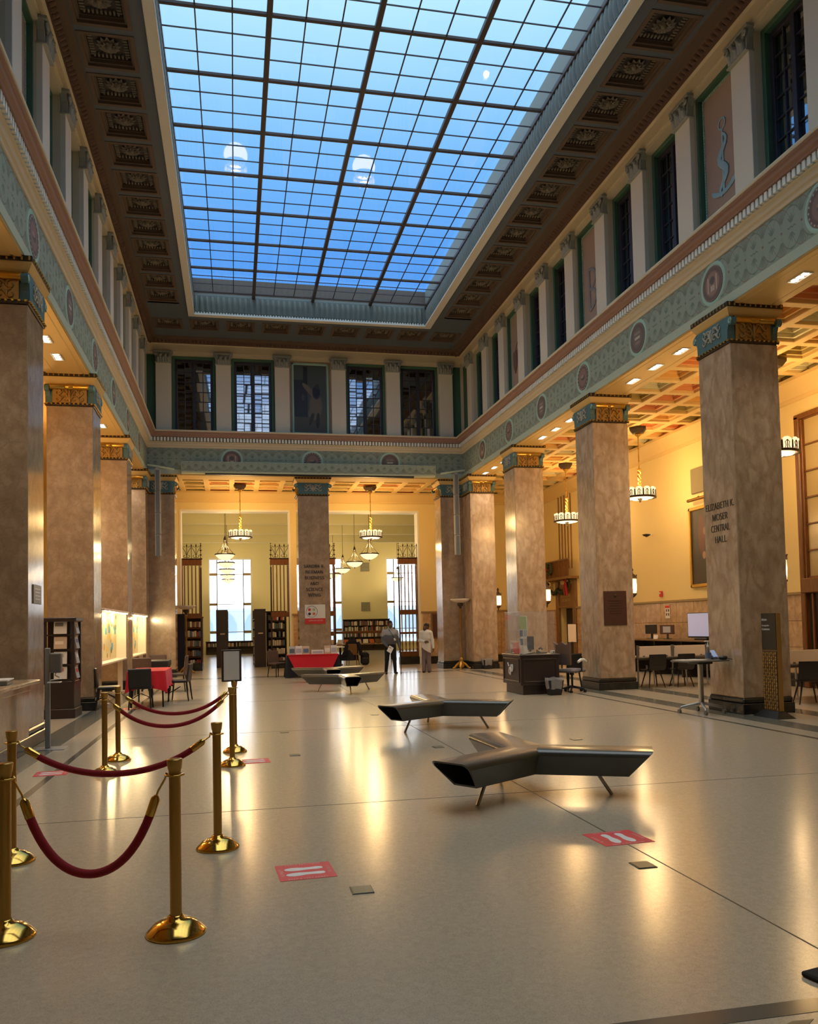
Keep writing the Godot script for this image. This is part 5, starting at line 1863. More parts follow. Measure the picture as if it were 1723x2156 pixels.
func carrel(label: String, x0: float, x1: float, z: float, n: int) -> void:
	var t := thing("study_carrel", label, "study carrel", V(x0, 0, z), 0, "grey study carrels with cream dividers")
	var w := x1 - x0
	obj("beam", Sh.new().box(Vector3(w / 2, 0.695, 0), Vector3(w, 0.075, 0.05), 0.006), "carrel_grey", t)
	obj("worktop", Sh.new().box(Vector3(w / 2, 0.71, -0.5), Vector3(w, 0.03, 1.1), 0.006), "carrel_grey", t)
	for i in n + 1:
		obj("post", Sh.new().box(Vector3(w * i / n, 0.85, 0), Vector3(0.055, 0.32, 0.05), 0.006), "carrel_grey", t)
		obj("leg", Sh.new().tube([Vector3(w * i / n, 0.68, 0), Vector3(w * i / n, 0, 0)], 0.022, 8), "aluminium", t)
		obj("leg", Sh.new().tube([Vector3(w * i / n, 0.68, -1.0), Vector3(w * i / n + 0.05, 0, -1.04)], 0.022, 8), "aluminium", t)
	for i in n:
		var p := obj("divider_panel", Sh.new().box(Vector3(w * (i + 0.5) / n, 0.865, 0), Vector3(w / n - 0.09, 0.25, 0.018), 0.003), "panel_cream", t)
		for q in [[-0.5, 0.09], [0.5, 0.09], [-0.35, -0.12], [0.35, -0.12]]:
			obj("clip", Sh.new().box(Vector3(w * (i + 0.5 + q[0] * 0.94) / n, 0.865 + q[1], 0.012), Vector3(0.05, 0.04, 0.02), 0.004), "carrel_grey", p)


func right_side() -> void:
	carrel("grey study carrel with two cream dividers between the first two right-hand piers", 9.50, 11.34, 18.63, 2)
	carrel("grey study carrel at the photo's right edge, beyond the nearest pier", 10.25, 12.1, 14.1, 2)
	shell_chair("dark shell chair under the left half of the two-divider carrel", V(9.84, 0, 18.55), 180)
	shell_chair("dark shell chair under the right half of the two-divider carrel", V(10.56, 0, 18.5), 180)
	shell_chair("dark shell chair at the carrel by the photo's right edge", V(10.45, 0, 13.8), 160)
	var t := thing("rolling_table", "grey flip-top table on a chrome castor base before the lettered pier", "table", V(7.87, 0, 13.15), 8)
	obj("tabletop", Sh.new().box(Vector3(0, 0.9, 0), Vector3(0.86, 0.03, 0.5), 0.01), "carrel_grey", t)
	obj("bracket", Sh.new().box(Vector3(0, 0.865, 0), Vector3(0.3, 0.04, 0.3), 0.01), "black_plastic", t)
	obj("column", Sh.new().box(Vector3(0, 0.49, 0), Vector3(0.075, 0.72, 0.075), 0.012), "aluminium", t)
	for k in 4:
		var a := TAU * k / 4 + 0.5
		var d := Vector3(cos(a), 0, sin(a))
		var b := obj("base_arm", Sh.new().tube([d * 0.03 + Vector3(0, 0.17, 0), d * 0.34 + Vector3(0, 0.1, 0), d * 0.36 + Vector3(0, 0.07, 0)], [0.028, 0.022, 0.016], 8), "aluminium", t)
		obj("castor", Sh.new().lathe([[0.0, -0.02], [0.035, -0.02], [0.035, 0.02], [0.0, 0.02]], 12, d * 0.37 + Vector3(0, 0.035, 0), true, Basis(Vector3(0, 0, 1), PI / 2)), "carrel_grey", b)
	t = thing("sanitizer_bottle", "clear pump sanitizer bottle on the flip-top table", "bottle", V(8.0, 0.916, 13.1))
	obj("bottle", Sh.new().lathe([[0.0, 0.0], [0.05, 0.0], [0.05, 0.15], [0.02, 0.19], [0.018, 0.22], [0.0, 0.22]], 14), "plexi", t)
	obj("label_band", Sh.new().lathe([[0.051, 0.03], [0.051, 0.12]], 14), "print_blue", t)
	var s := Sh.new().lathe([[0.02, 0.22], [0.02, 0.25], [0.008, 0.26], [0.008, 0.31]], 10)
	s.box(Vector3(-0.02, 0.315, 0), Vector3(0.09, 0.016, 0.025), 0.004)
	obj("pump", s, "plastic_white", t)
	t = thing("tablet", "small pale tablet tilted on a black holder on the flip-top table", "tablet", V(8.13, 0.916, 13.15), 20)
	obj("holder", Sh.new().prism([Vector2(-0.08, 0), Vector2(0.08, 0), Vector2(0.03, 0.06)], -0.07, 0.07, Basis(Vector3.UP, PI / 2)), "black_plastic", t)
	obj("screen", Sh.new().box(Vector3(0, 0.1, 0.01), Vector3(0.12, 0.14, 0.012), 0.004, Basis(Vector3.RIGHT, -0.6)), "screen_blue", t)
	t = thing("card_reader", "black card reader at the right end of the flip-top table", "device", V(8.22, 0.916, 13.0), 30)
	obj("body", Sh.new().box(Vector3(0, 0.03, 0), Vector3(0.16, 0.06, 0.1), 0.02), "black_plastic", t)
	obj("cable", Sh.new().tube([Vector3(0.05, 0.02, 0.04), Vector3(0.1, 0.0, 0.12), Vector3(0.1, -0.1, 0.16), Vector3(0.09, -0.2, 0.16)], 0.006, 6), "black", t)
	for k in 2:
		t = thing("paper_sheet", ["left white sheet lying on the flip-top table", "right white sheet lying on the flip-top table, nearer the tablet"][k], "paper", V(7.62 + 0.22 * k, 0.9165, 13.27 - 0.03 * k), 6 + 4 * k)
		obj("sheet", Sh.new().box(Vector3(0, 0.001, 0), Vector3(0.2, 0.002, 0.28)), "paper", t)
	# wayfinding pylon
	t = thing("sign_pylon", "narrow black and bronze sign pylon with gold edge, standing before the nearest right-hand pier", "sign", V(8.57, 0, 12.16))
	obj("foot", pyramid(Vector2(0.17, 0.33), Vector2(0.06, 0.2), 0.11), "bench_dark", t)
	obj("edge", Sh.new().box(Vector3(0.012, 0.9, 0), Vector3(0.085, 1.58, 0.38), 0.004), "gold_relief", t)
	obj("upper_panel", Sh.new().box(Vector3(-0.034, 1.39, 0), Vector3(0.012, 0.60, 0.372)), "bench_dark", t)
	var lp := obj("lattice_panel", Sh.new().box(Vector3(-0.033, 0.60, 0), Vector3(0.012, 0.96, 0.372)), "dark_bronze", t)
	var tm := Sh.new().prism([Vector2(-0.022, -0.02), Vector2(0.022, -0.02), Vector2(0, 0.024)], 0, 0.006, Basis(Vector3.UP, -PI / 2)).mesh()
	var pl := []
	for i in 7:
		for j in 18:
			pl.append(Transform3D(Basis(Vector3.RIGHT, PI * ((i + j) % 2)), Vector3(-0.04, 0.15 + j * 0.052, -0.156 + i * 0.052)))
	many("lattice", tm, pl, "gold_relief", lp)
	for k in 3:
		var l := text(["Main", "Computer", "Commons"][k], [0.13, 0.19, 0.2][k], 0.035, "letter_white", t)
		l.rotation_degrees.y = -90
		l.position = Vector3(-0.042, [1.585, 1.49, 1.43][k], -0.165 + [0.13, 0.19, 0.2][k] / 2 + 0.0)
	# counter along the aisle wall and what stands on it
	t = thing("wall_counter", "brown counter along the right aisle wall", "counter", V(12.45, 0, 21.4))
	obj("countertop", Sh.new().box(Vector3(0, 1.03, 0), Vector3(0.66, 0.05, 6.4), 0.01), "counter_brown", t)
	for k in 5:
		obj("cabinet_end", Sh.new().box(Vector3(0.05, 0.5, -3.1 + 1.55 * k), Vector3(0.5, 1.0, 0.05)), "espresso", t)
	obj("back", Sh.new().box(Vector3(0.28, 0.6, 0), Vector3(0.04, 0.8, 6.3)), "bench_dark", t)
	t = thing("monitor", "small black monitor on the right aisle counter, left of the framed notice", "monitor", V(12.3, 1.055, 23.2), -70)
	obj("screen_back", Sh.new().box(Vector3(0, 0.29, 0), Vector3(0.44, 0.28, 0.04), 0.01), "black_plastic", t)
	obj("stand", Sh.new().box(Vector3(0, 0.08, -0.03), Vector3(0.06, 0.18, 0.03)), "black_plastic", t)
	obj("foot", Sh.new().box(Vector3(0, 0.01, 0), Vector3(0.22, 0.02, 0.18), 0.006), "black_plastic", t)
	t = thing("framed_notice", "dark-framed notice on a stand on the right aisle counter", "notice", V(12.3, 1.055, 22.25), -65)
	obj("frame", Sh.new().box(Vector3(0, 0.28, 0), Vector3(0.5, 0.27, 0.03), 0.01), "plaque_brown", t)
	obj("sheet", Sh.new().box(Vector3(0, 0.28, 0.017), Vector3(0.26, 0.18, 0.004)), "paper_grey", t)
	obj("stand", Sh.new().box(Vector3(0, 0.08, -0.02), Vector3(0.05, 0.16, 0.03)), "black_plastic", t)
	obj("foot", Sh.new().box(Vector3(0, 0.008, 0), Vector3(0.2, 0.016, 0.15)), "black_plastic", t)
	t = thing("card", "small white card leaning before the framed notice", "card", V(12.2, 1.055, 22.75), -70)
	obj("sheet", Sh.new().box(Vector3(0, 0.06, 0), Vector3(0.16, 0.12, 0.006), 0.0, Basis(Vector3.RIGHT, -0.2)), "paper", t)
	t = thing("large_monitor", "large monitor showing a plain blue screen, beside the nearest right-hand pier", "monitor", V(12.3, 1.055, 20.35), -80)
	obj("bezel", Sh.new().box(Vector3(0, 0.40, 0), Vector3(1.16, 0.68, 0.05), 0.012), "black_plastic", t)
	obj("screen", Sh.new().box(Vector3(0, 0.41, 0.026), Vector3(1.1, 0.62, 0.006)), "screen_blue", t)
	obj("stand", Sh.new().box(Vector3(0, 0.03, 0), Vector3(0.5, 0.06, 0.2), 0.015), "black_plastic", t)
	# on the aisle wall
	t = thing("framed_portrait", "tall dark portrait in a gilt frame on the right aisle wall", "painting", V(12.82, 2.52, 21.0), -90)
	s = Sh.new()
	for sx in [-1, 1]:
		s.box(Vector3(sx * 0.67, 1.13, 0), Vector3(0.1, 2.28, 0.08), 0.02)
		s.box(Vector3(0, 1.13 + sx * 1.09, 0), Vector3(1.44, 0.1, 0.08), 0.02)
	obj("frame", s, "gilt", t)
	var im := img(64, 100, C(40, 34, 30))
	blob(im, 0.42, 0.34, 0.16, 0.3, C(84, 36, 32))
	blob(im, 0.5, 0.62, 0.08, 0.06, C(150, 120, 96))
	blob(im, 0.55, 0.3, 0.08, 0.06, C(120, 94, 78))
	tex("portrait", im, 0.4)
	obj("canvas", Sh.new().box(Vector3(0, 1.13, -0.01), Vector3(1.26, 2.1, 0.02)), "portrait", t)
	t = thing("picture_light", "brass picture light above the dark portrait", "picture light", V(12.7, 4.98, 21.1), -90)
	obj("shade", Sh.new().tube([Vector3(-0.45, 0, 0), Vector3(0.45, 0, 0)], 0.045, 10), "brass_satin", t)
	obj("arm", Sh.new().tube([Vector3(0, 0, 0), Vector3(0, 0.08, -0.06), Vector3(0, 0.05, -0.15)], 0.015, 6), "brass_satin", t)
	t = thing("acoustic_panel", "grey-green square acoustic panel above the portrait", "panel", V(12.82, 5.18, 20.9), -90)
	obj("panel", Sh.new().box(Vector3(0, 0.35, 0), Vector3(1.25, 0.7, 0.06), 0.01), "acoustic", t)
	obj("edge", Sh.new().box(Vector3(0, 0.35, -0.02), Vector3(1.28, 0.73, 0.03)), "tan_band", t)
	t = thing("security_camera", "small dark dome camera bracket high on the right aisle wall", "camera", V(12.7, 4.3, 23.95), -90)
	obj("arm", Sh.new().box(Vector3(0, 0, -0.05), Vector3(0.05, 0.05, 0.2), 0.01), "plastic_white", t)
	obj("dome", Sh.new().lathe([[0.0, -0.09], [0.1, -0.04], [0.13, 0.0], [0.0, 0.02]], 14, Vector3(0, 0, 0.05)), "black", t)
	t = thing("fire_alarm", "red fire alarm box on the right aisle wall", "alarm", V(12.83, 2.32, 23.5), -90)
	obj("box", Sh.new().box(Vector3(0, 0.09, 0), Vector3(0.14, 0.18, 0.06), 0.01), "print_red", t)
	obj("lens", Sh.new().box(Vector3(0, 0.12, 0.035), Vector3(0.08, 0.05, 0.02), 0.005), "plastic_white", t)
	t = thing("wall_notice", "white wall notice with four dark pictures above the right aisle counter", "notice", V(12.81, 1.66, 23.1), -90)
	obj("sheet", Sh.new().box(Vector3(0, 0.2, 0), Vector3(0.28, 0.4, 0.006)), "paper", t)
	obj("header", Sh.new().box(Vector3(0, 0.35, 0.004), Vector3(0.26, 0.08, 0.004)), "print_red", t)
	for k in 4:
		obj("picture", Sh.new().box(Vector3(-0.06 + 0.12 * (k % 2), 0.24 - 0.12 * int(k / 2.0), 0.004), Vector3(0.06, 0.08, 0.004), 0.001), "dark_bronze", t)
	# bronze screen in the aisle wall at the right edge
	t = thing("bronze_window", "tall bronze-framed glazed screen at the photo's right edge", "window", V(12.84, 0, 15.4), -90)
	s = Sh.new()
	for sx in [-1, 1]:
		s.box(Vector3(sx * 1.46, 3.12, 0.03), Vector3(0.16, 6.24, 0.14), 0.02)
		s.box(Vector3(sx * 1.34, 4.3, 0.02), Vector3(0.07, 3.7, 0.1), 0.01)
	s.box(Vector3(0, 6.22, 0.03), Vector3(3.08, 0.12, 0.14), 0.02)
	s.box(Vector3(0, 2.33, 0.04), Vector3(3.0, 0.34, 0.16), 0.02)
	obj("frame", s, "bronze_wood", t)
	for i in 4:
		for j in 6:
			obj("pane", Sh.new().box(Vector3(-0.98 + 0.65 * i, 2.82 + 0.605 * j, 0.0), Vector3(0.61, 0.57, 0.02)), "beige_pane", t)
	for i in 5:
		obj("glazing_bar", Sh.new().box(Vector3(-1.3 + 0.65 * i, 4.33, 0.02), Vector3(0.04, 3.7, 0.05)), "bronze_wood", t)
	for j in 7:
		obj("glazing_bar", Sh.new().box(Vector3(0, 2.52 + 0.605 * j, 0.02), Vector3(2.6, 0.035, 0.05)), "bronze_wood", t)
	for i in 9:
		obj("door_bar", Sh.new().box(Vector3(-1.2 + 0.3 * i, 1.08, 0.02), Vector3(0.06, 2.14, 0.06), 0.008), "bronze_wood", t)
	obj("door_leaf", Sh.new().box(Vector3(0, 1.08, -0.01), Vector3(2.7, 2.16, 0.03)), "bench_dark", t)


func pyramid(a: Vector2, b: Vector2, h: float) -> Sh:
	var s := Sh.new()
	for sg in [-1, 1]:
		s.face([Vector3(-a.x, 0, sg * a.y), Vector3(a.x, 0, sg * a.y), Vector3(b.x, h, sg * b.y), Vector3(-b.x, h, sg * b.y)], Vector3(0, 0.5, sg))
		s.face([Vector3(sg * a.x, 0, -a.y), Vector3(sg * a.x, 0, a.y), Vector3(sg * b.x, h, b.y), Vector3(sg * b.x, h, -b.y)], Vector3(sg, 0.5, 0))
	s.face([Vector3(-b.x, h, -b.y), Vector3(b.x, h, -b.y), Vector3(b.x, h, b.y), Vector3(-b.x, h, b.y)], Vector3.UP)
	s.face([Vector3(-a.x, 0, -a.y), Vector3(a.x, 0, -a.y), Vector3(a.x, 0, a.y), Vector3(-a.x, 0, a.y)], Vector3.DOWN)
	return s


func bow(label: String, at: Vector3, turn: float) -> void:
	var t := thing("ribbon_bow", label, "bow", at, turn, "red bows on the garland")
	for sx in [-1, 1]:
		obj("loop", Sh.new().tube([Vector3(0, 0, 0), Vector3(sx * 0.12, 0.1, 0.03), Vector3(sx * 0.2, 0.04, 0.02), Vector3(sx * 0.1, -0.02, 0.02), Vector3(0, 0, 0)], 0.035, 7), "bow_red", t)
		obj("tail", Sh.new().tube([Vector3(0, 0, 0), Vector3(sx * 0.08, -0.25, 0.02), Vector3(sx * 0.12, -0.6, 0.0)], [0.03, 0.05, 0.045], 6), "bow_red", t)
	obj("knot", Sh.new().lathe([[0.0, -0.05], [0.05, 0], [0.0, 0.05]], 8), "bow_red", t)


func portal() -> void:   # doorway with a balcony, in the aisle wall beyond the piers
	var t := struct("door_1", V(12.86, 0, 30.95), -90)
	var s := Sh.new()
	for sx in [-1, 1]:
		s.box(Vector3(sx * 0.85, 1.62, 0.04), Vector3(0.3, 3.24, 0.12), 0.015)
	s.box(Vector3(0, 2.65, 0.0), Vector3(1.4, 0.92, 0.1), 0.015)
	s.box(Vector3(0, 2.21, 0.05), Vector3(1.5, 0.08, 0.1), 0.015)
	obj("surround", s, "oak", t)
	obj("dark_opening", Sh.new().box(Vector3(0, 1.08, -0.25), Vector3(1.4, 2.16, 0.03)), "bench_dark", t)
	for i in 2:
		var l := text(["PERIODICALS", "DOCUMENTS"][i], [0.98, 0.82][i], 0.11, "letter_gold", t)
		l.position = Vector3(0, 2.66 - 0.18 * i, 0.06)
	s = Sh.new()
	for i in 5:
		s.box(Vector3(-0.6 + 0.3 * i, 5.2, 0.0), Vector3(0.06, 3.0, 0.08), 0.01)
	obj("screen_bars", s, "oak", t)
	obj("screen_panel", Sh.new().box(Vector3(0, 5.2, -0.08), Vector3(1.3, 3.1, 0.03)), "tan_band", t)
	t = thing("balcony", "small wooden balcony with a balustrade above the far aisle doorway", "balcony", V(12.84, 3.3, 31.2), -90)
	obj("floor_slab", Sh.new().box(Vector3(0, 0.02, 0.2), Vector3(2.9, 0.1, 0.5), 0.015), "oak", t)
	obj("handrail", Sh.new().box(Vector3(0, 0.72, 0.4), Vector3(2.9, 0.06, 0.08), 0.012), "oak", t)
	for i in 24:
		obj("baluster", Sh.new().box(Vector3(-1.4 + 2.8 * i / 23.0, 0.37, 0.4), Vector3(0.06 if i % 4 else 0.11, 0.66, 0.04), 0.006), "bronze_wood", t)
	t = thing("wreath", "dark green holiday wreath hung on the balcony", "wreath", V(12.36, 3.74, 31.45), -90)
	var n := 26
	for k in n:
		var a := TAU * k / n
		obj("sprig", Sh.new().lathe([[0.0, -0.09], [0.05, 0], [0.0, 0.09]], 6, Vector3(0.21 * cos(a), 0.21 * sin(a), 0.02 * (k % 3)), false, Basis(Vector3.BACK, a + 0.5)), "garland", t)
	for k in 5:
		obj("berry", Sh.new().lathe([[0.0, -0.03], [0.03, 0], [0.0, 0.03]], 6, Vector3(-0.2 + 0.03 * k, -0.05 + 0.05 * (k % 2), 0.08)), "bow_red", t)
	t = thing("garland_swag", "dark evergreen garland hung under the balcony", "garland", V(12.72, 3.2, 31.5), -90)
	for k in 40:
		var u := k / 39.0 * 2 - 1
		obj("sprig", Sh.new().lathe([[0.0, -0.12], [0.06, 0], [0.0, 0.12]], 6, Vector3(u * 1.1, -0.28 + 0.2 * absf(sin(u * PI)) * -1 + 0.25 * u * u, 0.03 * (k % 3)), false, Basis(Vector3.BACK, k * 1.3)), "garland", t)
	bow("red bow at the left end of the garland, above the pier's lantern", V(12.6, 3.25, 32.55), -90)
	bow("red bow with long tails at the right end of the garland", V(12.6, 3.25, 30.45), -90)
	t = thing("aisle_screen", "cream board on a stand before the far dark doorway", "board", V(12.2, 0.9, 29.0), -70)
	obj("board", Sh.new().box(Vector3(0, 0.3, 0), Vector3(0.42, 0.66, 0.03), 0.004), "panel_cream", t)
	obj("edge", Sh.new().box(Vector3(0, 0.3, -0.02), Vector3(0.46, 0.7, 0.02)), "black", t)
	obj("pole", Sh.new().lathe([[0.02, -0.9], [0.02, 0.0]], 8), "black", t)
	obj("foot", Sh.new().lathe([[0.0, -0.9], [0.16, -0.9], [0.15, -0.88], [0.02, -0.87]], 14), "black", t)


func left_side() -> void:
	var t := thing("marble_counter", "marble information counter at the photo's left edge before the nearest left pier", "counter", V(-3.05, 0, 11.0))
	obj("body", Sh.new().box(Vector3(0, 0.55, 0), Vector3(0.5, 0.76, 2.9), 0.01), "veined_marble", t)
	obj("countertop", Sh.new().box(Vector3(0.03, 0.955, 0), Vector3(0.72, 0.05, 3.0), 0.015), "wainscot_marble", t)
	obj("base", Sh.new().box(Vector3(0, 0.1, 0), Vector3(0.54, 0.2, 2.96), 0.01), "black_marble", t)
	obj("rail", Sh.new().box(Vector3(0.0, 0.88, 0), Vector3(0.54, 0.10, 2.92), 0.01), "veined_marble", t)
	t = thing("lidded_tray", "white-lidded grey tray on the marble counter", "tray", V(-2.97, 0.98, 11.4), 6)
	obj("tray", Sh.new().box(Vector3(0, 0.025, 0), Vector3(0.36, 0.05, 0.5), 0.01), "grey_metal", t)
	obj("lid", Sh.new().box(Vector3(0, 0.06, 0), Vector3(0.38, 0.02, 0.52), 0.006), "paper", t)
	t = thing("dispenser_stand", "grey floor stand with a hand-sanitizer dispenser box and tray", "dispenser", V(-2.56, 0, 12.55))
	obj("base_plate", Sh.new().box(Vector3(0.02, 0.006, 0), Vector3(0.42, 0.012, 0.34), 0.004), "grey_metal", t)
	obj("post", Sh.new().box(Vector3(-0.02, 0.71, 0), Vector3(0.07, 1.4, 0.04), 0.008), "grey_metal", t)
	obj("dispenser_box", Sh.new().box(Vector3(0.1, 1.2, 0.04), Vector3(0.15, 0.28, 0.12), 0.015), "plaque_grey", t)
	obj("drip_tray", Sh.new().box(Vector3(0.08, 0.93, 0.05), Vector3(0.17, 0.015, 0.14), 0.004), "plastic_white", t)
	obj("drip_tray", Sh.new().box(Vector3(0.1, 0.97, 0.05), Vector3(0.14, 0.012, 0.12), 0.003, Basis(Vector3.BACK, 0.12)), "plastic_white", t)
	obj("elbow_lever", Sh.new().tube([Vector3(0.1, 1.06, 0.06), Vector3(0.1, 1.03, 0.12), Vector3(0.16, 1.0, 0.14)], 0.008, 6), "grey_metal", t)
	t = thing("wall_plaque", "small grey plaque on the hall face of the nearest left pier", "plaque", V(-2.855, 2.05, 13.18), 90)
	obj("plate", Sh.new().box(Vector3(0, 0.14, 0), Vector3(0.5, 0.28, 0.02), 0.005), "plaque_grey", t)
	for k in 4:
		obj("text_line", Sh.new().box(Vector3(0, 0.22 - 0.05 * k, 0.011), Vector3(0.34 - 0.04 * (k % 2), 0.014, 0.004)), "letter_white", t)
	# brochure rack
	t = thing("brochure_rack", "tall dark wooden brochure rack beside the second left pier", "rack", V(-3.26, 0, 17.2))
	obj("plinth", Sh.new().box(Vector3(0, 0.09, 0), Vector3(0.57, 0.18, 0.74), 0.01), "espresso", t)
	obj("body", Sh.new().box(Vector3(-0.02, 0.98, -0.03), Vector3(0.40, 1.72, 0.56)), "espresso", t)
	obj("top", Sh.new().box(Vector3(0, 1.87, 0), Vector3(0.62, 0.08, 0.78), 0.015), "espresso", t)
	obj("lower_panel", Sh.new().box(Vector3(0, 0.44, 0), Vector3(0.53, 0.52, 0.69), 0.008), "espresso", t)
	for q in [[-0.25, 0.33], [0.25, 0.33], [0.25, -0.33], [-0.25, -0.33]]:
		obj("corner_post", Sh.new().box(Vector3(q[0], 1.25, q[1]), Vector3(0.05, 1.2, 0.05), 0.006), "espresso", t)
	for k in 4:
		var y := 0.74 + 0.285 * k
		obj("ledge", Sh.new().box(Vector3(0, y - 0.02, 0.0), Vector3(0.5, 0.03, 0.67)), "espresso", t)
		var b := thing("brochure", ["white and orange leaflet on the brochure rack's lowest front ledge", "small white leaflet on the rack's second front ledge, behind the dispenser box", "tan leaflet on the rack's third front ledge", "white leaflet with a dark sketch on the rack's top front ledge"][k], "brochure", V(-3.24, y, 16.87), 0, "leaflets on the brochure rack")
		obj("sheet", Sh.new().box(Vector3(0, 0.12, 0), Vector3(0.235, 0.235, 0.012), 0.002, Basis(Vector3.RIGHT, -0.14)), ["paper", "paper", "paper_tan", "paper"][k], b)
		obj("print", Sh.new().box(Vector3(-0.02, [0.18, 0.16, 0.12, 0.18][k], 0.006), Vector3(0.15, 0.06, 0.004), 0.0, Basis(Vector3.RIGHT, -0.14)), ["print_orange", "paper_grey", "panel_cream", "carrel_grey"][k], b)
		b = thing("brochure", "pale leaflet on the brochure rack's right-hand side, " + ["lowest", "second lowest", "second highest", "highest"][k] + " of its four", "brochure", V(-3.0, y, 17.2), 90, "leaflets on the brochure rack")
		obj("sheet", Sh.new().box(Vector3(0, 0.11, 0), Vector3(0.3, 0.22, 0.012), 0.002, Basis(Vector3.RIGHT, -0.2)), "paper_grey", b)
		obj("print", Sh.new().box(Vector3(0, 0.15, 0.002), Vector3(0.2, 0.07, 0.004), 0.0, Basis(Vector3.RIGHT, -0.2)), ["print_red", "paper", "print_blue", "carrel_grey"][k], b)
	# display cases in the bays
	var im := img(160, 64, C(216, 208, 166))
	for k in 46:
		var c: Color = [C(236, 200, 84), C(176, 196, 120), C(226, 214, 176), C(84, 100, 72), C(206, 150, 76)][rng.randi() % 5]
		blob(im, rng.randf(), rng.randf_range(0.05, 0.95), rng.randf_range(0.015, 0.035), rng.randf_range(0.04, 0.09), c)
	for q in [[0.06, 0.6], [0.2, 0.3], [0.36, 0.62], [0.52, 0.3], [0.66, 0.28], [0.78, 0.66], [0.9, 0.3]]:
		rect(im, q[0], q[1], 0.065, 0.17, C(72, 162, 206))
	tex("case_print", im, 0.6)
	for k in 2:
		t = thing("display_case", ["lit display case of yellow and blue sheets between the second and third left piers", "lit display case of yellow and blue sheets between the last two left piers"][k], "display case", V(-2.94, 0, [21.62, 27.0][k]), 90, "lit display cases in the left bays")
		var w: float = [4.3, 3.7][k]
		obj("back_board", Sh.new().box(Vector3(0, 1.5, -0.22), Vector3(w, 1.24, 0.03)), "panel_cream", t)
		obj("print_sheet", Sh.new().box(Vector3(0, 1.5, -0.2), Vector3(w - 0.1, 1.12, 0.012)), "case_print", t)
		for sx in [-1, 1]:
			obj("side", Sh.new().box(Vector3(sx * (w / 2 - 0.03), 1.5, -0.09), Vector3(0.06, 1.3, 0.3), 0.008), "panel_cream", t)
		obj("hood", Sh.new().box(Vector3(0, 2.12, -0.06), Vector3(w + 0.05, 0.05, 0.38), 0.01), "panel_cream", t)
		obj("sill", Sh.new().box(Vector3(0, 0.885, -0.09), Vector3(w, 0.05, 0.32), 0.01), "panel_cream", t)
		for sx in [-1, 1]:
			obj("leg", Sh.new().box(Vector3(sx * (w / 2 - 0.06), 0.43, -0.1), Vector3(0.09, 0.86, 0.12), 0.01), "panel_cream", t)
			obj("foot", Sh.new().box(Vector3(sx * (w / 2 - 0.06), 0.02, -0.05), Vector3(0.14, 0.04, 0.5), 0.01), "panel_cream", t)
		for j in 5:
			obj("hood_slat", Sh.new().box(Vector3(-w / 2 + w * (j + 0.5) / 5, 2.09, 0.05), Vector3(0.05, 0.03, 0.2), 0.004), "panel_cream", t)
		obj("light_strip", Sh.new().box(Vector3(0, 2.09, 0.10), Vector3(w - 0.2, 0.02, 0.03)), "led_glow", t)
		for j in 3:
			omni(t, Vector3(-w / 3 + w / 3 * j, 2.0, 0.08), Color(1, 0.86, 0.62), 0.55, 0.05, "strip_light")
	# red-draped table by the cases with its black chairs
	draped_table("red-clothed table by the display cases, with black chairs round it", V(-1.84, 0, 19.3), 0.78, 1.75, 0.76, 0.36, "red_cloth")
	black_chair("black chair pushed up to the near end of the red-clothed left table", V(-1.93, 0, 18.25), 180, 0.82)
	black_chair("black chair at the far right of the red-clothed left table", V(-1.25, 0, 20.0), 262, 0.82)
	black_chair("round-backed dark chair left of the red-clothed table, behind the rope posts", V(-2.62, 0, 18.5), 95, 0.84)
	t = thing("dark_table", "dark table behind the red-clothed left table", "table", V(-2.1, 0, 23.0))
	obj("tabletop", Sh.new().box(Vector3(0, 0.76, 0), Vector3(0.8, 0.16, 1.2), 0.01), "black_plastic", t)
	for sx in [-1, 1]:
		for sz in [-1, 1]:
			obj("leg", Sh.new().box(Vector3(sx * 0.35, 0.35, sz * 0.5), Vector3(0.05, 0.7, 0.05)), "black_plastic", t)
	for q in [["brown chair at the near left of the dark table", -2.3, 22.2, 180], ["brown chair at the far side of the dark table", -2.1, 24.0, 0], ["brown chair at the right side of the dark table", -1.5, 23.0, 265]]:
		t = thing("brown_chair", q[0], "chair", V(q[1], 0, q[2]), q[3], "brown chairs at the dark table")
		side_chair(t, "brown_leather", "black", 0.92)
	t = thing("navy_banner", "tall narrow navy panel left of the gilt floor lamp at the left opening", "panel", V(-2.03, 0, 33.0))
	obj("panel", Sh.new().box(Vector3(0, 1.14, 0), Vector3(0.34, 2.2, 0.3), 0.02), "navy", t)
	obj("foot", Sh.new().box(Vector3(0, 0.02, 0), Vector3(0.4, 0.04, 0.4), 0.01), "black", t)


func black_chair(label: String, at: Vector3, turn: float, back: float) -> void:
	var t := thing("black_chair", label, "chair", at, turn, "black chairs round the red-clothed left table")
	side_chair(t, "black_plastic", "black", back)
	obj("stretcher", Sh.new().tube([Vector3(-0.2, 0.2, 0.2), Vector3(0, 0.32, 0.0), Vector3(0.2, 0.2, 0.2)], 0.01, 6), "black", t)


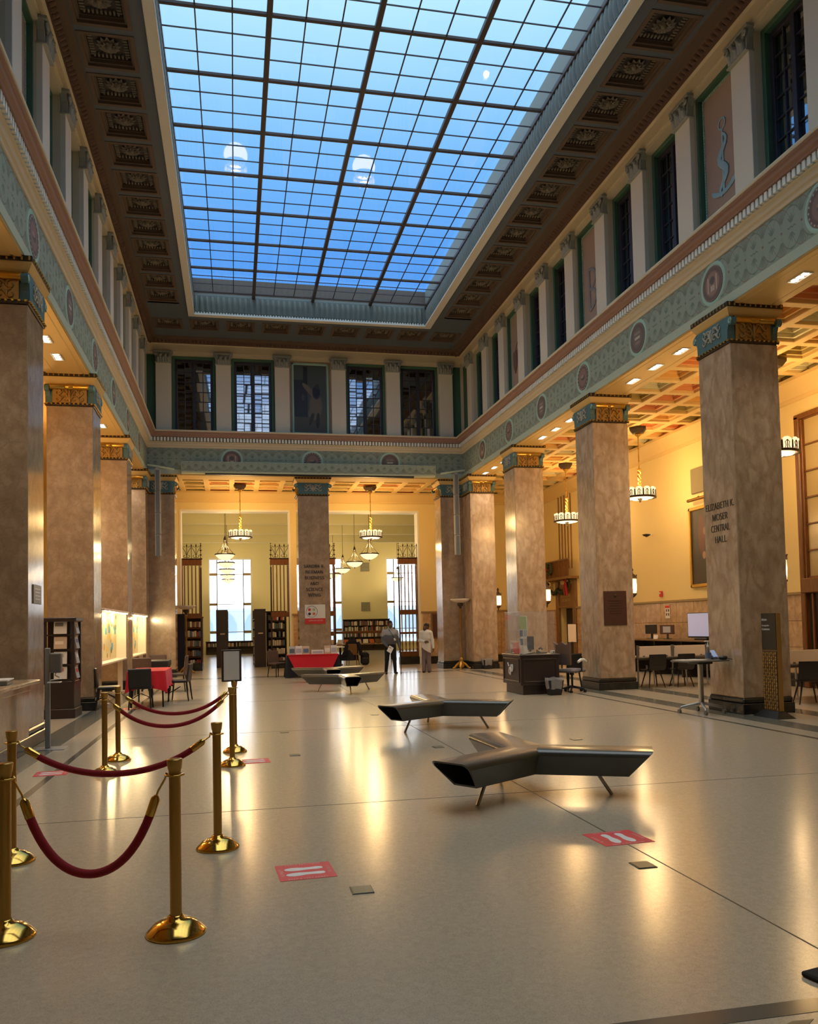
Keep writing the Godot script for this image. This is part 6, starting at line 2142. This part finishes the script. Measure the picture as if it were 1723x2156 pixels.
func draped_table(label: String, at: Vector3, w: float, d: float, h: float, drop: float, mt: String) -> void:
	var t := thing("folding_table", label, "table", at)
	obj("tabletop", Sh.new().box(Vector3(0, h - 0.02, 0), Vector3(w - 0.02, 0.035, d - 0.02)), "black_plastic", t)
	for sx in [-1, 1]:
		for sz in [-1, 1]:
			obj("leg", Sh.new().tube([Vector3(sx * (w / 2 - 0.08), h - 0.03, sz * (d / 2 - 0.15)), Vector3(sx * (w / 2 - 0.06), 0, sz * (d / 2 - 0.12))], 0.018, 7), "black", t)
	var c := thing("tablecloth", "red cloth draped over the table by the display cases" if mt == "red_cloth" and d > 1.0 else "black cloth draped over the information table under its red runner", "tablecloth", at)
	var s := Sh.new()
	s.box(Vector3(0, h + 0.002, 0), Vector3(w, 0.012, d))
	s.smooth()
	var loop := []
	var per := []
	var n := 18
	for k in n:
		per.append(Vector2(-w / 2 + w * k / n, d / 2))
	for k in n:
		per.append(Vector2(w / 2, d / 2 - d * k / n))
	for k in n:
		per.append(Vector2(w / 2 - w * k / n, -d / 2))
	for k in n:
		per.append(Vector2(-w / 2, -d / 2 + d * k / n))
	for j in 4:
		var r := []
		for i in per.size():
			var p: Vector2 = per[i]
			var out := p.normalized()
			var corner := pow(absf(p.x) / (w / 2) * absf(p.y) / (d / 2), 3.0)
			var f := j / 3.0
			var q := p + out * f * (0.035 + 0.03 * sin(i * 1.5) + 0.06 * corner)
			r.append(Vector3(q.x, h - f * (drop + 0.1 * corner) + 0.006, q.y))
		loop.append(r)
	for j in 3:
		for i in per.size():
			var i2 := (i + 1) % per.size()
			s.face([loop[j][i], loop[j][i2], loop[j + 1][i2], loop[j + 1][i]], Vector3(loop[j][i].x, 0, loop[j][i].z))
	obj("cloth", s, mt, c)


func far_things() -> void:
	draped_table("information table before the middle pier of the far colonnade", V(2.49, 0, 27.65), 1.68, 0.75, 0.715, 0.66, "black_cloth")
	var t := thing("red_runner", "red trapezoid runner hanging over the front of the black-clothed table", "runner", V(2.49, 0, 28.03))
	t.position = V(2.49, 0, 27.25)
	obj("drop", Sh.new().prism([Vector2(-0.83, 0.735), Vector2(0.83, 0.735), Vector2(0.58, 0.22), Vector2(-0.58, 0.22)], 0, 0.008, Basis(Vector3.RIGHT, -0.06), Vector3(0, 0, 0.05)), "red_cloth", t)
	obj("top_part", Sh.new().box(Vector3(0, 0.735, -0.32), Vector3(1.66, 0.01, 0.72)), "red_cloth", t)
	var cards := [[1.82, 0.2, 0.27, "paper_grey", "slate_blue", "leftmost picture card standing on the information table"], [2.04, 0.22, 0.28, "paper", "paper_grey", "plain white card second from left on the information table"], [2.27, 0.22, 0.27, "paper_tan", "print_blue", "blue-pictured card third from left on the information table"], [2.65, 0.40, 0.14, "paper", "paper_grey", "wide low tent card at the middle of the information table"], [2.97, 0.2, 0.27, "paper_tan", "paper", "card with small drawings second from right on the information table"], [3.19, 0.2, 0.28, "paper", "paper_grey", "rightmost white card standing on the information table"]]
	for q in cards:
		t = thing("display_card", q[5], "card", V(q[0], 0.742, 27.5), 0, "cards on the information table")
		obj("card", Sh.new().box(Vector3(0, q[2] / 2, 0), Vector3(q[1], q[2], 0.01), 0.002, Basis(Vector3.RIGHT, -0.15)), q[3], t)
		obj("picture", Sh.new().box(Vector3(0, q[2] * 0.45, 0.012), Vector3(q[1] * 0.8, q[2] * 0.5, 0.003), 0.0, Basis(Vector3.RIGHT, -0.15)), q[4], t)
		obj("prop", Sh.new().box(Vector3(0, q[2] * 0.4, -0.05), Vector3(q[1] * 0.5, q[2] * 0.8, 0.006), 0.0, Basis(Vector3.RIGHT, 0.25)), q[3], t)
	t = thing("brown_chair", "brown chair just left of the black-clothed information table", "chair", V(1.36, 0, 28.1), 35)
	side_chair(t, "brown_leather", "black", 0.84)
	# torchere lamps
	var l: Node3D = null
	for q in [[8.0, 29.2, "gilt floor lamp with a white dish before the right end pier"], [-1.78, 32.4, "gilt floor lamp with a white dish at the left opening"]]:
		if l:
			dup(l, q[2], V(q[0], 0, q[1]))
			continue
		l = thing("floor_lamp", q[2], "floor lamp", V(q[0], 0, q[1]), 0, "gilt floor lamps with white dishes")
		var s := Sh.new()
		for k in 4:
			var a := TAU * k / 4 + 0.4
			var d := Vector3(cos(a), 0, sin(a))
			s.tube([d * 0.05 + Vector3(0, 0.24, 0), d * 0.16 + Vector3(0, 0.16, 0), d * 0.26 + Vector3(0, 0.05, 0), d * 0.32 + Vector3(0, 0.03, 0)], [0.05, 0.045, 0.035, 0.04], 8)
		s.lathe([[0.0, 0.06], [0.12, 0.1], [0.1, 0.2], [0.06, 0.3], [0.075, 0.36], [0.035, 0.42]], 12)
		obj("base", s, "gilt", l)
		obj("pole", Sh.new().lathe([[0.03, 0.4], [0.05, 0.5], [0.03, 0.56], [0.028, 2.1], [0.045, 2.14], [0.03, 2.2]], 12), "brass_satin", l)
		obj("cup", Sh.new().lathe([[0.03, 2.18], [0.05, 2.25], [0.11, 2.3], [0.12, 2.36], [0.08, 2.4]], 14), "dark_bronze", l)
		obj("dish", Sh.new().lathe([[0.05, 2.38], [0.22, 2.42], [0.32, 2.48], [0.36, 2.53], [0.34, 2.53], [0.2, 2.45], [0.0, 2.41]], 24), "torch_glass", l)
	# hanging line speakers
	l = null
	for q in [[-2.5, "grey line-array speaker hanging before the left end pier", 1], [7.95, "grey line-array speaker hanging before the right end pier", -1]]:
		t = thing("line_speaker", q[1], "speaker", V(q[0], 4.12, 29.2), 0, "hanging grey line speakers")
		for k in 4:
			obj("cabinet", Sh.new().box(Vector3(0, 0.37 + 0.735 * k, 0), Vector3(0.19, 0.725, 0.16), 0.012), "grey_metal", t)
			obj("grille", Sh.new().box(Vector3(0, 0.37 + 0.735 * k, 0.08), Vector3(0.12, 0.69, 0.012), 0.004), "slate_blue", t)
		obj("bracket", Sh.new().box(Vector3(q[2] * 0.1, 3.05, -0.06), Vector3(0.9, 0.06, 0.1), 0.01, Basis(Vector3.BACK, -0.12 * q[2]) * Basis(Vector3.UP, 0.2 * q[2])), "sage", t)
		obj("yoke", Sh.new().prism([Vector2(-0.1, 0), Vector2(0.1, 0), Vector2(0.03, 0.12), Vector2(-0.03, 0.12)], -0.04, 0.04, Basis(), Vector3(0, 2.93, 0)), "grey_metal", t)
	# projection screen housing painted like the frieze
	t = thing("screen_housing", "long projection-screen housing painted like the frieze, under the far beam", "screen housing", V(2.76, 7.03, BACK))
	obj("housing", Sh.new().box(Vector3(0, 0.2, 0.17), Vector3(9.0, 0.4, 0.33), 0.01), "sage", t)
	var s := Sh.new()
	s.face([Vector3(-4.48, 0.06, 0.337), Vector3(4.48, 0.06, 0.337), Vector3(4.48, 0.38, 0.337), Vector3(-4.48, 0.38, 0.337)], Vector3.BACK, [Vector2(-9.5, 0.95), Vector2(9.5, 0.95), Vector2(9.5, 0.5), Vector2(-9.5, 0.5)])
	obj("painted_front", s, "frieze", t)
	obj("slot", Sh.new().box(Vector3(0, -0.02, 0.2), Vector3(7.4, 0.05, 0.16)), "black", t)
	# mural
	t = thing("mural", "dark painting of a pale-robed figure with raised arm, high on the far wall", "painting", V(2.78, 8.55, BACK + 0.19))
	s = Sh.new()
	for sx in [-1, 1]:
		s.box(Vector3(sx * 0.63, 1.33, 0), Vector3(0.08, 2.62, 0.08), 0.015)
		s.box(Vector3(0, 1.33 + sx * 1.27, 0), Vector3(1.34, 0.08, 0.08), 0.015)
	obj("frame", s, "border_pale", t)
	obj("canvas", Sh.new().box(Vector3(0, 1.33, -0.01), Vector3(1.2, 2.48, 0.02)), "painting", t)
	# poster on the middle pier
	t = thing("wall_poster", "white poster with four coloured figures over a red band, on the middle pier", "poster", V(2.815, 1.74, 29.87))
	obj("sheet", Sh.new().box(Vector3(0, 0.345, 0), Vector3(0.73, 0.69, 0.008)), "paper", t)
	obj("red_band", Sh.new().box(Vector3(0, 0.1, 0.003), Vector3(0.73, 0.2, 0.008)), "print_red", t)
	var l2 := text("LEARN AND EXPLORE", 0.5, 0.05, "sticker_pink", t)
	l2.position = Vector3(0.02, 0.12, 0.008)
	var ring := []
	for k in 17:
		ring.append(Vector3(-0.12 + 0.2 * cos(k * TAU / 16), 0.44 + 0.2 * sin(k * TAU / 16), 0.006))
	obj("circle", Sh.new().tube(ring, 0.007, 5, false), "slate_blue", t)
	for k in 4:
		var c := Vector3(-0.2 + 0.155 * (k % 2), 0.51 - 0.15 * int(k / 2.0), 0.005)
		var p := []
		for j in 14:
			var a := TAU * j / 14
			p.append(Vector2(cos(a), sin(a)) * (0.06 if j % 2 else 0.042))
		obj("figure", Sh.new().prism(p, 0, 0.004, Basis(), c), ["print_red", "print_green", "black", "print_orange"][k], t)
	t = thing("wall_plaque", "large brown bronze plaque on the near face of the second right-hand pier", "plaque", V(8.80, 1.51, 18.30))
	obj("plate", Sh.new().box(Vector3(0, 0.41, 0), Vector3(0.58, 0.81, 0.03), 0.008), "plaque_brown", t)
	obj("crest", Sh.new().lathe([[0.0, 0.01], [0.03, 0.008], [0.04, 0.0]], 12, Vector3(0, 0.7, 0.015), false, Basis(Vector3.RIGHT, PI / 2)), "dark_bronze", t)
	for k in 6:
		obj("text_line", Sh.new().box(Vector3(0, 0.58 - 0.06 * k, 0.016), Vector3(0.4 - 0.05 * (k % 3), 0.012, 0.004)), "dark_bronze", t)
	t = thing("notice_frame", "dark-wood notice frame on the marble wall right of the woman in white", "notice", V(8.2, 1.05, 33.93))
	obj("frame", Sh.new().box(Vector3(0, 0.53, 0), Vector3(0.34, 1.08, 0.06), 0.015), "oak", t)
	obj("board", Sh.new().box(Vector3(0, 0.53, 0.03), Vector3(0.24, 0.96, 0.01)), "plaque_brown", t)
	grille(-2.02, -1.30, false, "bronze lattice screen at the left side of the left opening", false)
	grille(1.46, 2.18, true, "bronze lattice screen at the right side of the left opening", false)
	grille(3.32, 4.04, false, "bronze lattice screen half hidden right of the middle pier", true)
	grille(6.74, 7.52, true, "bronze lattice screen with turned balusters behind the standing man", true)


func body(bones: Array, cell: float, k: float) -> Sh:   # bones: [from, to, radius, radius], joined smoothly and meshed with surface nets
	var lo := Vector3.INF
	var hi := -Vector3.INF
	for b in bones:
		for i in 2:
			lo = lo.min(b[i] - Vector3.ONE * (b[2 + i] + 3 * cell))
			hi = hi.max(b[i] + Vector3.ONE * (b[2 + i] + 3 * cell))
	var n := Vector3i(((hi - lo) / cell).ceil()) + Vector3i.ONE
	var f := PackedFloat32Array()
	f.resize(n.x * n.y * n.z)
	f.fill(1e3)
	for b in bones:
		var p: Vector3 = b[0]
		var q: Vector3 = b[1]
		var sq: Vector3 = b[4] if b.size() > 4 else Vector3.ONE
		var rm: float = maxf(b[2], b[3]) + 3 * cell + k
		var a := Vector3i(((p.min(q) - Vector3.ONE * rm - lo) / cell).floor()).clamp(Vector3i.ZERO, n - Vector3i.ONE)
		var e := Vector3i(((p.max(q) + Vector3.ONE * rm - lo) / cell).ceil()).clamp(Vector3i.ZERO, n - Vector3i.ONE)
		var d := q - p
		var dd := maxf(d.length_squared(), 1e-6)
		for z in range(a.z, e.z + 1):
			for y in range(a.y, e.y + 1):
				for x in range(a.x, e.x + 1):
					var v := lo + Vector3(x, y, z) * cell - p
					var t := clampf(v.dot(d) / dd, 0, 1)
					var g: float = ((v - d * t) * sq).length() - lerpf(b[2], b[3], t)
					var i := (z * n.y + y) * n.x + x
					var o := f[i]
					var h := clampf(0.5 + 0.5 * (o - g) / k, 0, 1)
					f[i] = lerpf(o, g, h) - k * h * (1 - h) if o < 100 else g
	var ids := {}
	var pts := PackedVector3Array()
	var off := [0, 1, n.x, n.x + 1, n.x * n.y, n.x * n.y + 1, n.x * n.y + n.x, n.x * n.y + n.x + 1]
	for z in n.z - 1:
		for y in n.y - 1:
			for x in n.x - 1:
				var i := (z * n.y + y) * n.x + x
				var c := 0
				for j in 8:
					if f[i + off[j]] < 0:
						c += 1
				if c == 0 or c == 8:
					continue
				var s := Vector3()
				var m := 0
				for e in [[0, 1], [2, 3], [4, 5], [6, 7], [0, 2], [1, 3], [4, 6], [5, 7], [0, 4], [1, 5], [2, 6], [3, 7]]:
					var u := f[i + off[e[0]]]
					var w := f[i + off[e[1]]]
					if (u < 0) != (w < 0):
						var t := u / (u - w)
						var p0 := Vector3(e[0] & 1, (e[0] >> 1) & 1, e[0] >> 2)
						var p1 := Vector3(e[1] & 1, (e[1] >> 1) & 1, e[1] >> 2)
						s += p0.lerp(p1, t)
						m += 1
				ids[i] = pts.size()
				pts.append(lo + (Vector3(x, y, z) + s / m) * cell)
	var out := Sh.new()
	out.smooth()
	var st := [1, n.x, n.x * n.y]
	for i in ids:
		for ax in 3:
			var u: int = st[(ax + 1) % 3]
			var w: int = st[(ax + 2) % 3]
			var j: int = i + st[ax]
			if j >= f.size() or (f[i] < 0) == (f[j] < 0):
				continue
			if ids.has(i - u) and ids.has(i - w) and ids.has(i - u - w):
				var dir := Vector3()
				dir[ax] = 1.0 if f[i] < 0 else -1.0
				out.face([pts[ids[i]], pts[ids[i - u]], pts[ids[i - u - w]], pts[ids[i - w]]], dir)
	return out


func hand(t: Node3D, at: Vector3, dir: Vector3, palm: Vector3, mt: String) -> void:   # fingers along dir, slightly curled towards palm
	var side := dir.cross(palm).normalized()
	var b := [[at, at + dir * 0.06, 0.022, 0.024]]
	for k in 4:
		var o := at + dir * 0.075 + side * (-0.03 + 0.02 * k)
		var ln: float = [0.05, 0.062, 0.06, 0.045][k]
		b.append([at + dir * 0.03 + side * (-0.024 + 0.016 * k), o, 0.011, 0.0095])
		b.append([o, o + (dir * 0.85 + palm * 0.5) * ln, 0.0095, 0.0085])
		b.append([o + (dir * 0.85 + palm * 0.5) * ln, o + (dir * 1.25 + palm * 1.1) * ln, 0.0085, 0.007])
	b.append([at + dir * 0.015 - side * 0.015, at + dir * 0.045 - side * 0.05 + palm * 0.015, 0.012, 0.010])
	b.append([at + dir * 0.045 - side * 0.05 + palm * 0.015, at + dir * 0.08 - side * 0.055 + palm * 0.03, 0.010, 0.008])
	obj("hand", body(b, 0.005, 0.006), mt, t)


func head(t: Node3D, at: Vector3, turn: float, hair: String) -> void:   # at = chin level, middle of the neck
	var h := Node3D.new()
	h.name = "head"
	t.add_child(h, true)
	h.position = at
	h.rotation_degrees.y = turn
	var b := [[Vector3(0, 0.13, -0.01), Vector3(0, 0.15, -0.02), 0.082, 0.086], [Vector3(0, 0.03, 0.045), Vector3(0, 0.08, 0.035), 0.042, 0.062], [Vector3(0, -0.06, -0.02), Vector3(0, 0.04, -0.01), 0.05, 0.052], [Vector3(0, 0.105, 0.09), Vector3(0, 0.075, 0.108), 0.009, 0.014], [Vector3(-0.018, 0.073, 0.098), Vector3(0.018, 0.073, 0.098), 0.009, 0.009], [Vector3(-0.022, 0.042, 0.088), Vector3(0.022, 0.042, 0.088), 0.008, 0.008], [Vector3(0, 0.015, 0.08), Vector3(0, 0.012, 0.07), 0.02, 0.02]]
	for sx in [-1, 1]:
		b.append([Vector3(sx * 0.03, 0.125, 0.072), Vector3(sx * 0.045, 0.122, 0.064), 0.014, 0.014])
		b.append([Vector3(sx * 0.084, 0.085, -0.005), Vector3(sx * 0.088, 0.12, -0.012), 0.010, 0.014])
	obj("face", body(b, 0.007, 0.02), "skin_brown", h)
	for sx in [-1, 1]:
		obj("eye", Sh.new().lathe([[0.0, -0.011], [0.008, -0.008], [0.011, 0.0], [0.008, 0.008], [0.0, 0.011]], 10, Vector3(sx * 0.032, 0.108, 0.078)), "paper", h)
		obj("iris", Sh.new().lathe([[0.0, 0.004], [0.006, 0.0]], 8, Vector3(sx * 0.032, 0.108, 0.0875), false, Basis(Vector3.RIGHT, PI / 2)), "hair_black", h)
	var hb := [[Vector3(0, 0.165, -0.025), Vector3(0, 0.16, -0.03), 0.088, 0.09], [Vector3(0, 0.1, -0.06), Vector3(0, 0.15, -0.05), 0.06, 0.075]]
	if hair == "bun":
		hb.append([Vector3(0, 0.17, -0.10), Vector3(0, 0.2, -0.1), 0.045, 0.045])
	var hg := body(hb, 0.01, 0.02)
	obj("hair", hg, "hair_black", h)
	if hair == "short":
		obj("face_mask", body([[Vector3(-0.035, 0.05, 0.075), Vector3(0.035, 0.05, 0.075), 0.035, 0.035], [Vector3(0, 0.07, 0.09), Vector3(0, 0.03, 0.085), 0.028, 0.03]], 0.007, 0.015), "mask_olive", h)


func people() -> void:
	# the man faces the camera; +z local is towards the camera
	var t := thing("person", "standing person in a two-tone grey sweater and black trousers holding a white sheet", "person", V(5.10, 0, 27.6), 4)
	var b := [[Vector3(0, 0.98, 0), Vector3(0, 1.2, 0.02), 0.17, 0.19, Vector3(0.85, 1, 1.25)], [Vector3(0, 1.2, 0.02), Vector3(0, 1.38, 0), 0.19, 0.15, Vector3(0.82, 1, 1.2)], [Vector3(-0.16, 1.43, 0), Vector3(0.16, 1.43, 0), 0.075, 0.075], [Vector3(0, 1.43, 0), Vector3(0, 1.55, 0.01), 0.07, 0.058]]
	for sx in [-1, 1]:
		b.append([Vector3(sx * 0.215, 1.41, 0), Vector3(sx * 0.27, 1.13, -0.02), 0.068, 0.055])
	b.append([Vector3(-0.27, 1.13, -0.02), Vector3(-0.16, 0.94, 0.16), 0.055, 0.038])
	b.append([Vector3(0.27, 1.13, -0.02), Vector3(0.30, 0.88, 0.08), 0.055, 0.038])
	obj("sweater", body(b, 0.016, 0.04), "sweater_dark", t)
	b = [[Vector3(-0.15, 1.40, 0.0), Vector3(0.15, 1.40, 0.0), 0.10, 0.10], [Vector3(0, 1.34, 0.03), Vector3(0, 1.42, 0.01), 0.155, 0.12, Vector3(0.82, 1, 1.12)], [Vector3(0, 1.45, 0.0), Vector3(0, 1.535, 0.01), 0.085, 0.068]]
	for sx in [-1, 1]:
		b.append([Vector3(sx * 0.215, 1.415, 0), Vector3(sx * 0.242, 1.29, -0.005), 0.074, 0.066])
	obj("yoke", body(b, 0.016, 0.04), "sweater_light", t)
	b = [[Vector3(0, 0.97, 0), Vector3(0, 0.90, 0), 0.165, 0.15, Vector3(0.85, 1, 1.15)]]
	for sx in [-1, 1]:
		b.append([Vector3(sx * 0.095, 0.9, 0), Vector3(sx * 0.13, 0.5, 0.015), 0.105, 0.072])
		b.append([Vector3(sx * 0.13, 0.5, 0.015), Vector3(sx * 0.16, 0.09, -0.02), 0.070, 0.052])
	obj("trousers", body(b, 0.016, 0.03), "trousers_black", t)
	for sx in [-1, 1]:
		obj("shoe", body([[Vector3(sx * 0.16, 0.045, -0.04), Vector3(sx * 0.18, 0.04, 0.12), 0.044, 0.04], [Vector3(sx * 0.16, 0.06, -0.03), Vector3(sx * 0.16, 0.1, -0.03), 0.045, 0.045]], 0.012, 0.02), "black", t)
	head(t, Vector3(0, 1.545, 0.02), 0, "short")
	hand(t, Vector3(-0.15, 0.925, 0.175), Vector3(0.55, -0.6, 0.58).normalized(), Vector3(0.6, 0.2, -0.5).normalized(), "skin_brown")
	hand(t, Vector3(0.302, 0.86, 0.09), Vector3(0.05, -0.95, 0.3).normalized(), Vector3(-0.9, 0, 0.3).normalized(), "skin_brown")
	obj("strap", Sh.new().tube([Vector3(-0.07, 1.5, 0.10), Vector3(0.0, 1.36, 0.19), Vector3(0.09, 1.2, 0.225)], 0.009, 6), "black", t)
	obj("badge", Sh.new().box(Vector3(0.10, 1.16, 0.225), Vector3(0.06, 0.085, 0.006), 0.002, Basis(Vector3.BACK, 0.4)), "paper", t)
	var p := thing("sheet_of_paper", "white sheet held tilted in the standing person's hand", "paper", t.transform * Vector3(-0.07, 0.83, 0.25), 4)
	obj("sheet", Sh.new().box(Vector3(), Vector3(0.17, 0.22, 0.003), 0.0, Basis(Vector3.BACK, -0.55) * Basis(Vector3.RIGHT, -0.25)), "paper", p)
	p = thing("cane", "thin dark cane standing beside the person in the grey sweater", "cane", V(5.43, 0, 27.5))
	obj("shaft", Sh.new().tube([Vector3(0, 0, 0), Vector3(-0.01, 0.8, 0)], 0.011, 8), "black", p)
	obj("grip", Sh.new().tube([Vector3(-0.01, 0.79, 0), Vector3(-0.01, 0.83, 0.02), Vector3(-0.01, 0.83, 0.09)], 0.014, 8), "black", p)
	# the woman stands turned to her right, a white wrap over one shoulder
	t = thing("person", "standing person in a white draped wrap and mauve trousers, one forearm raised", "person", V(6.37, 0, 27.75), -25)
	var k := 0.93
	b = [[Vector3(0, 1.0, 0), Vector3(0, 1.18, 0.01), 0.135, 0.13, Vector3(0.9, 1, 1.2)], [Vector3(0, 1.18, 0.01), Vector3(0, 1.33, 0), 0.13, 0.13, Vector3(0.85, 1, 1.15)], [Vector3(-0.12, 1.37, 0), Vector3(0.12, 1.37, 0), 0.065, 0.065], [Vector3(0, 1.37, 0), Vector3(0, 1.46, 0.005), 0.06, 0.05]]
	b.append([Vector3(-0.17, 1.35, 0), Vector3(-0.22, 1.08, -0.01), 0.062, 0.05])
	b.append([Vector3(-0.22, 1.08, -0.01), Vector3(-0.03, 1.05, 0.18), 0.05, 0.036])
	b.append([Vector3(0.17, 1.35, 0), Vector3(0.22, 1.08, -0.02), 0.062, 0.05])
	b.append([Vector3(0.22, 1.08, -0.02), Vector3(0.25, 0.84, 0.03), 0.05, 0.036])
	obj("wrap", body(b, 0.016, 0.04), "shawl_white", t)
	var s := Sh.new()
	s.smooth()
	var rows := []
	for j in 6:
		var r := []
		for i in 13:
			var u := i / 12.0
			var y0 := 1.06
			var y1 := lerpf(0.86, 0.62, u) - 0.1 * absf(u - 0.72) * -1.0
			var y := lerpf(y0, y1, j / 5.0)
			var a := lerpf(-1.5, 1.6, u)
			var rr := 0.17 + 0.02 * sin(u * 20 + j) * j / 5.0
			r.append(Vector3(sin(a) * rr * 1.05, y, cos(a) * rr))
		rows.append(r)
	for j in 5:
		for i in 12:
			s.face([rows[j][i], rows[j][i + 1], rows[j + 1][i + 1], rows[j + 1][i]], Vector3(rows[j][i].x, 0, rows[j][i].z))
	obj("wrap_tail", s, "shawl_white", t)
	b = [[Vector3(0, 1.0, 0), Vector3(0, 0.9, 0), 0.14, 0.14, Vector3(0.88, 1, 1.1)]]
	for sx in [-1, 1]:
		b.append([Vector3(sx * 0.075, 0.88, 0), Vector3(sx * 0.08, 0.5, 0.01), 0.095, 0.075])
		b.append([Vector3(sx * 0.08, 0.5, 0.01), Vector3(sx * 0.09, 0.07, 0), 0.072, 0.075])
	obj("trousers", body(b, 0.016, 0.03), "trousers_mauve", t)
	for sx in [-1, 1]:
		obj("shoe", body([[Vector3(sx * 0.09, 0.035, -0.03), Vector3(sx * 0.1, 0.032, 0.12), 0.034, 0.03]], 0.011, 0.01), "black", t)
	head(t, Vector3(0, 1.425, 0.015), -35, "bun")
	hand(t, Vector3(-0.01, 1.05, 0.195), Vector3(0.85, 0.0, 0.45).normalized(), Vector3(0.2, -0.3, -0.9).normalized(), "skin_brown")
	hand(t, Vector3(0.252, 0.82, 0.035), Vector3(0.05, -0.97, 0.2).normalized(), Vector3(-0.9, 0, 0.2).normalized(), "skin_brown")


func _ready() -> void:
	set_up()
	make_materials()
	floor_()
	hall_walls()
	hall_ceiling()
	skylight()
	aisles()
	reading_room()
	piers()
	chandeliers()
	sconces()
	downlights()
	bench("nearest dark three-armed bench on the floor's joint line", V(2.745, 0, 7.68), 93.5)
	var b: Node3D = get_node("bench")
	bench("second dark three-armed bench, behind the nearest one", V(3.16, 0, 12.9), 92, b)
	bench("third dark three-armed bench, its front arm pointing at the camera", V(2.70, 0, 20.85), 272, b)
	bench("farthest dark three-armed bench, overlapping the red-fronted information table", V(2.70, 0, 24.5), 270, b)
	ropes_and_posts()
	desk_area()
	right_side()
	portal()
	left_side()
	far_things()
	people()
	reading_furniture()
	floor_things()
